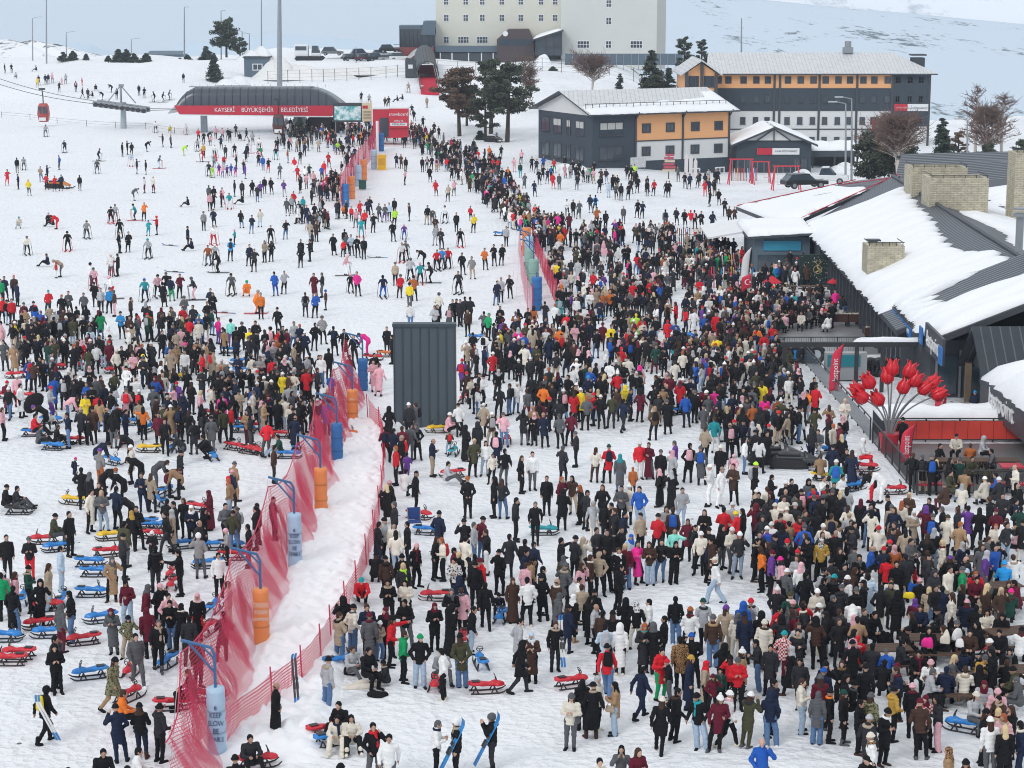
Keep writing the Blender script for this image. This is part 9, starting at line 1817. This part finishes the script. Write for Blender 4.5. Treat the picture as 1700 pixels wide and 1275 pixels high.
for px, lab in ((1570, 'long low red bench behind the front railing'), (1685, 'short red bench at the right end of the terrace')): g = on_ground(px, 822); rb = empty('red_bench', g, 0, lab, 'bench', 'red terrace benches'); b = MB(); b.box(g + Vector((0, .35, .42)), (2.4, .42, .08)); put(b, 'seat', REDP, rb); b = MB(); [b.box(g + Vector((s_ * .95, .35, .19)), (.08, .36, .38)) for s_ in (-1, 1)]; put(b, 'supports', DSTEEL, rb)
def lump(name, px, py, w_, h_, c, label, cat, seed=1, lift=0):
    g = on_ground(px, py, lift); rs = np.random.RandomState(seed); s = SDF((-w_ * .7, -w_ * .5, -.03), (w_ * .7, w_ * .5, h_ * 1.8 + .06), .02)
    for _ in range(7): s.ell((rs.uniform(-.3, .3) * w_, rs.uniform(-.2, .2) * w_, rs.uniform(0, .5) * h_), (w_ * rs.uniform(.14, .28), w_ * rs.uniform(.1, .2), h_ * rs.uniform(.4, .8)), .05)
    s.cut((0, 0, 0), (0, 0, -1)); V, F = s.skin(); o = clad(name, np_mesh(name, V, F, [REDP]), cloth_mat(c), None); o.location = g + Vector((0, 0, lift)); return tag(o, label, cat)
lump('blanket', 601, 1140, 1.35, .18, 'cr', 'cream blanket spread on the snow by the picnickers', 'blanket', 3); lump('dropped_coat', 632, 1155, .75, .16, 'bk', 'black coat dropped on the snow right of the cream blanket', 'coat', 5); lump('rucksack', 578, 1120, .55, .35, 'bk', 'black rucksack on the snow behind the cream blanket', 'bag', 6); lump('rucksack', 585, 1178, .0 + .4, .25, 'gy', 'small grey bag lying below the cream blanket', 'bag', 7) if False else None
lump('plastic_bag', 1590, 1062, .36, .34, 'wh', 'white plastic bag on the bag-covered picnic table', 'bag', 8, .77); lump('plastic_bag', 1594, 1074, .34, .22, 'wh', 'second white plastic bag beside the upright one', 'bag', 18, .77); lump('cream_tote', 1568, 1068, .34, .34, 'cr', 'cream tote bag on the bag-covered picnic table', 'bag', 9, .77); lump('pink_backpack', 1540, 1074, .4, .3, 'hp', 'hot pink backpack on the bag-covered picnic table', 'backpack', 10, .77); lump('yellow_bag', 1509, 993, .45, .2, 'ye', 'yellow bag on the table of the sitters in black', 'bag', 12, .77); lump('blue_bag', 1517, 981, .4, .25, 'bl', 'blue bag behind the yellow bag', 'bag', 13, .77); lump('piled_coats', 1358, 1085, .8, .5, 'cr', 'cream coats piled over a seat beside the olive hood', 'coats', 14)
lump('piled_rucksacks', 1470, 1070, .7, .5, 'bk', 'black rucksacks heaped near the striped child', 'bags', 15); lump('cream_umbrella', 640, 1010, .55, .35, 'cr', 'cream hood or cover bulging behind the red knit hat', 'cover', 16, 1.1) if False else None
g = on_ground(688, 882); fc_ = empty('folding_chair', g, R(10), 'blue folding chair in front of the pale blue sled', 'chair'); b = MB(); b.box((0, .2, .70), (.5, .04, .5)); b.build('back', mat('blue_canvas', (.02, .06, .22), .8), fc_); b = MB(); b.box((0, -.05, .42), (.5, .48, .04)); b.build('seat', mat('blue_canvas', (.02, .06, .22), .8), fc_); b = MB(); [b.tube([(s_ * .26, -.3, 0), (s_ * .26, .22, .95)], .015, 5) for s_ in (-1, 1)]; [b.tube([(s_ * .26, .3, 0), (s_ * .26, -.28, .44)], .015, 5) for s_ in (-1, 1)]; b.build('frame', STEEL, fc_)
g = on_ground(58, 702); um = empty('umbrella', g + Vector((0, 0, 1.0)), 0, 'black open umbrella held low over the sled riders', 'umbrella'); b = MB(); b.lathe((0, 0, 0), [(.62, 0), (.55, .16), (.38, .30), (.16, .38), (.01, .40)], 12); o = b.build('canopy', cloth_mat('bk'), um); b = MB(); b.tube([(0, 0, -.55), (0, 0, .42)], .012, 5); b.build('shaft', DSTEEL, um); um.rotation_euler = (R(35), R(-35), 0)
for k, (px, py, rot_, lab) in enumerate(((491, 1178, (R(82), 0, R(30)), 'grey skis stuck upright against the low net fence'), (372, 520, (0, 0, R(75)), 'red skis lying on the piste behind the pink jacket'), (290, 452, (0, 0, R(70)), 'bright skis lying on the piste by the green trousers'), (283, 408, (0, 0, R(60)), 'lone dark skis lying on open snow'), (627, 428, (0, 0, R(80)), 'skis laid down beside the ski group in the middle'))): s_ = ski_pair('skis', on_ground(px, py) + Vector((0, 0, .9 if k == 0 else .03)), rot_, mat('ski_red', (.5, .05, .06), .4) if k == 1 else mat('ski_dark', (.06, .06, .07), .4)); tag(s_, lab, 'skis', 'skis left in the snow')
TYRE = mat('tyre_rubber', (.02, .02, .022), .8); HEADL = mat('headlight_glass', (.6, .62, .62), .15)
def car(loc, rz, m, label, suv=True, pickup=False):
    r = empty('parked_car', loc, rz, label, 'car', 'parked cars'); L, W_, gz_ = 4.5, 1.8, .38; h1 = .95 if suv else .82; h2 = 1.72 if suv else 1.42
    side = [(-L / 2, gz_), (L / 2, gz_), (L / 2, gz_ + .35), (L / 2 - .12, h1 - .08), (1.05, h1), (-L / 2 + .05, h1 + .04), (-L / 2, h1 - .2)]; b = MB(); b.extr([(x, -W_ / 2, z) for x, z in side], (0, W_, 0)); o = b.build('body', m, r, bevel=.07)
    cab = [(1.0, h1 - .02), (.25, h2), (-1.65 if not pickup else -.5, h2 - .03), (-L / 2 + .12 if not pickup else -.75, h1)]; b = MB(); b.extr([(x, -W_ / 2 + .10, z) for x, z in cab], (0, W_ - .2, 0)); b.build('cabin_glass', PANE, r, bevel=.05)
    b = MB(); rf = [(.28, h2 - .03), (.2, h2 + .05), (-1.6 if not pickup else -.45, h2 + .02), (-1.72 if not pickup else -.55, h2 - .06)]; b.extr([(x, -W_ / 2 + .09, z) for x, z in rf], (0, W_ - .18, 0)); b.build('roof', m, r)
    for x in (L / 2 - .85, -L / 2 + .85):
        for y in (-W_ / 2 + .1, W_ / 2 - .1): b = MB(); b.tube([(x, y - .11, .34), (x, y + .11, .34)], .34, 16); w_ = b.build('wheel', TYRE, r); b = MB(); b.tube([(x, y - .118, .34), (x, y + .118, .34)], .2, 12); b.build('rim', STEEL, w_)
    for y in (-.62, .62): b = MB(); b.box((L / 2 - .03, y, gz_ + .38), (.1, .34, .16)); b.build('headlight', HEADL, r)
    return r
CC = {'grey': (.16, .17, .18), 'black': (.02, .02, .022), 'white': (.7, .71, .72), 'maroon': (.12, .02, .03), 'silver': (.38, .39, .4), 'navy': (.03, .04, .09)}
for px, py, c, rz, suv, lab in ((552, 92, 'grey', 0, True, 'grey off-road car parked highest above the snow heaps'), (585, 101, 'black', .5, False, 'black car right of the thin pole in the car park'), (606, 101, 'maroon', .6, False, 'maroon car in the middle of the car park row'), (625, 102, 'black', .5, True, 'tall black car in the middle of the car park row'), (645, 102, 'silver', .4, False, 'silver car near the right end of the car park row'), (663, 101, 'white', .3, True, 'white car at the right end of the car park row'), (600, 95, 'navy', .2, True, 'navy car in the back row of the car park'), (635, 94, 'silver', .2, False, 'silver car in the back row of the car park'), (647, 88, 'black', .1, True, 'black car parked beside the glass cafe terrace')):
    car(at(px, py, 424 if py > 98 else 432), rz, mat('car_' + c, CC[c], .25, 0, .05, 1), lab, suv)
car(at(1372, 305, 214), R(-12), mat('car_white', CC['white'], .25, 0, .05, 1), 'white pickup parked behind the red roofed restaurant edge', True, True); car(at(1335, 312, 206), R(15), mat('car_black', CC['black'], .25, 0, .05, 1), 'dark car half hidden behind the far restaurant roof', False)
g = at(515, 101, 418); sg_ = empty('snow_groomer', g, 0, 'white snow groomer with black tracks standing on the ploughed heap', 'snow groomer'); b = MB(); b.b2((-3.1, -1.2, .9), (-.3, 1.2, 3.2)); b.b2((.3, -1.1, .9), (2.1, 1.1, 1.6)); b.build('body', WHT, sg_, bevel=.12); b = MB(); b.extr([(.35, -1.05, 1.6), (2.0, -1.05, 1.6), (1.6, -1.05, 3.0), (.5, -1.05, 3.0)], (0, 2.1, 0)); b.build('cab', PANE, sg_, bevel=.06); b = MB(); b.b2((-2.8, -1.24, 2.1), (-.6, -1.205, 2.9)); b.build('side_window', PANE, sg_)
for y in (-1.3, 1.3): b = MB(); b.extr([(-2.6, y - .3, .1), (2.4, y - .3, .1), (2.9, y - .3, .6), (2.4, y - .3, .95), (-2.6, y - .3, .95), (-3.0, y - .3, .5)], (0, .6, 0)); b.build('track', TYRE, sg_)
def snowmobile(px, py, rz, m, label, sc=1.0):
    r = empty('snowmobile', on_ground(px, py), rz, label, 'snowmobile', 'snowmobiles'); r.scale = (sc,) * 3; s = SDF((-.5, -1.6, .1), (.5, 1.4, 1.1), .03); s.cone((0, -1.15, .36), (0, -.45, .58), .10, .20, .05).cone((0, -.45, .6), (0, -.3, .82), .15, .08, .05).cone((0, -.2, .52), (0, 1.0, .50), .14, .13, .05).cone((.22, -1.0, .38), (.2, -.3, .48), .07, .12, .04).cone((-.22, -1.0, .38), (-.2, -.3, .48), .07, .12, .04); V, F = s.skin(); clad('cowling', np_mesh('cowling', V, F, [REDP]), m, r)
    b = MB(); b.box((0, .45, .70), (.30, 1.1, .14)); b.build('seat', BLACKP, r, bevel=.05); b = MB(); b.extr([(-.24, -.5, .06), (-.24, 1.2, .03), (-.24, 1.45, .25), (-.24, 1.2, .5), (-.24, -.3, .45)], (.48, 0, 0)); b.build('track', TYRE, r)
    for q in (-1, 1): b = MB(); b.tube([(.48 * q, -.5, .05), (.48 * q, -1.2, .05), (.48 * q, -1.5, .22)], .05, 6); b.tube([(.48 * q, -.95, .06), (.2 * q, -.8, .45)], .035, 5); b.build('ski', BLACKP, r)
    b = MB(); b.extr([(-.25, -.48, .85), (.25, -.48, .85), (.18, -.36, 1.2), (-.18, -.36, 1.2)], (0, .02, 0)); b.build('windscreen', PANE, r); b = MB(); b.tube([(-.36, -.1, 1.0), (0, -.2, .95), (.36, -.1, 1.0)], .025, 6); b.build('handlebar', BLACKP, r)
snowmobile(1292, 770, R(100), mat('grey_cowling', (.10, .105, .115), .3), 'large dark snowmobile standing beside the lounging crowd', 1.05); snowmobile(1325, 778, R(80), mat('dark_cowling', (.04, .045, .05), .3), 'second dark snowmobile just right of the large one', .95); snowmobile(98, 313, R(80), mat('orange_cowling', (.6, .2, .03), .35), 'orange and black snowmobile carrying riders on the far left piste', 1.1); snowmobile(820, 236, R(60), mat('dark_cowling', (.04, .045, .05), .3), 'dark snowmobile parked under the pines', 1.1)
def swing(px, py, label, w_=3.6, h_=3.6):
    g = on_ground(px, py); r = empty('swing_frame', g, 0, label, 'swing frame', 'red swing frames'); b = MB()
    for s_ in (-1, 1):
        for q in (-1, 1): b.tube([g + Vector((s_ * w_ / 2 + .25 * s_, q * .9, 0)), g + Vector((s_ * w_ / 2, 0, h_))], .07, 6)
    b.tube([g + Vector((-w_ / 2 - .2, 0, h_)), g + Vector((w_ / 2 + .2, 0, h_))], .08, 6); put(b, 'frame', mat('bright_red_paint', (.6, .03, .06), .45), r)
    for k in (-.7, .7): b = MB(); [b.tube([g + Vector((k + d_, 0, h_)), g + Vector((k + d_, -.2, .7))], .02, 4) for d_ in (-.3, .3)]; b.box(g + Vector((k, -.2, .68)), (.7, .3, .06)); put(b, 'swing_seat', mat('swing_white', (.6, .5, .5), .6), r)
swing(1230, 306, 'left red swing frame in front of the entrance hall', 2.4, 2.9); swing(1262, 304, 'middle red swing frame in front of the entrance hall', 1.8, 2.5); swing(1305, 316, 'right red swing frame crowded with sitters', 2.6, 2.7)
g = on_ground(1110, 297); sp_ = empty('sign_post', g, 0, 'post stacked with red and cream arrow boards in front of the lodge', 'sign post'); b = MB(); b.tube([g, g + Vector((0, 0, 3.2))], .06, 6); put(b, 'post', TIMBER, sp_)
for k in range(6): b = MB(); b.box(g + Vector((.1 * (k % 2), -.08, 1.0 + k * .36)), (1.5 - .1 * k, .06, .26), R(4 * (k % 3 - 1))); put(b, 'arrow_board', mat('arrow_red', (.5, .08, .12), .6) if k % 3 else mat('arrow_cream', (.6, .5, .38), .6), sp_)
g = on_ground(1143, 294); b = MB()
for k in range(3): b.extr([g + Vector((.55 * k - .5, 0, 0)), g + Vector((.55 * k - .1, 0, 0)), g + Vector((.55 * k - .05, 0, 2.5 - .3 * k)), g + Vector((.55 * k - .3, 0, 2.9 - .3 * k)), g + Vector((.55 * k - .5, 0, 2.4 - .3 * k))], (0, .12, 0))
tag(put(b, 'standing_letters', mat('letter_white', (.7, .66, .67), .5)), 'cluster of tall white cut-out shapes standing in front of the lodge', 'display')
for px, py, lab in ((1150, 408, 'ski rack full of red and white skis left of the awning'), (1185, 455, 'ski rack with blue tarpaulins below the awning'), (1215, 478, 'low rack of blue and red hire gear beside the terrace'), (1235, 300, 'hanging rack of coloured hire gear under the swing frames')):
    g = on_ground(px, py); r = empty('ski_rack', g, 0, lab, 'ski rack', 'ski racks'); rs = np.random.RandomState(int(px)); b = MB(); b.tube([g + Vector((-1.6, 0, .95)), g + Vector((1.6, 0, .95))], .04, 5); [b.tube([g + Vector((s_ * 1.5, 0, 0)), g + Vector((s_ * 1.5, 0, 1.0))], .04, 5) for s_ in (-1, 1)]; put(b, 'frame', STEEL, r)
    for k in range(18):
        c = [(.5, .04, .06), (.65, .65, .65), (.03, .2, .5), (.03, .03, .035), (.5, .35, .05)][rs.randint(5)]; x = -1.5 + 3 * k / 17; b = MB(); b.extr([g + Vector((x - .04, -.3, .03)), g + Vector((x + .04, -.3, .03)), g + Vector((x + .04, .05, 1.5 + rs.uniform(-.2, .15))), g + Vector((x - .04, .05, 1.5))], (0, .03, 0)); put(b, 'ski', mat('rack_ski', c, .4), r)
hb = MB(); hb.b2((-3800, -60, -420), (3800, 7000, 420)); hz = hb.build('haze', []); tag(hz, kind='stuff')
hm = bpy.data.materials.new('air'); hm.use_nodes = True; hnt = hm.node_tree; hnt.nodes.clear(); ho = hnt.nodes.new('ShaderNodeOutputMaterial'); hv = hnt.nodes.new('ShaderNodeVolumePrincipled'); hv.inputs['Color'].default_value = (.74, .86, 1, 1); hv.inputs['Density'].default_value = .00015; hv.inputs['Anisotropy'].default_value = .2
hnt.links.new(hv.outputs[0], ho.inputs['Volume']); hz.data.materials.append(hm)
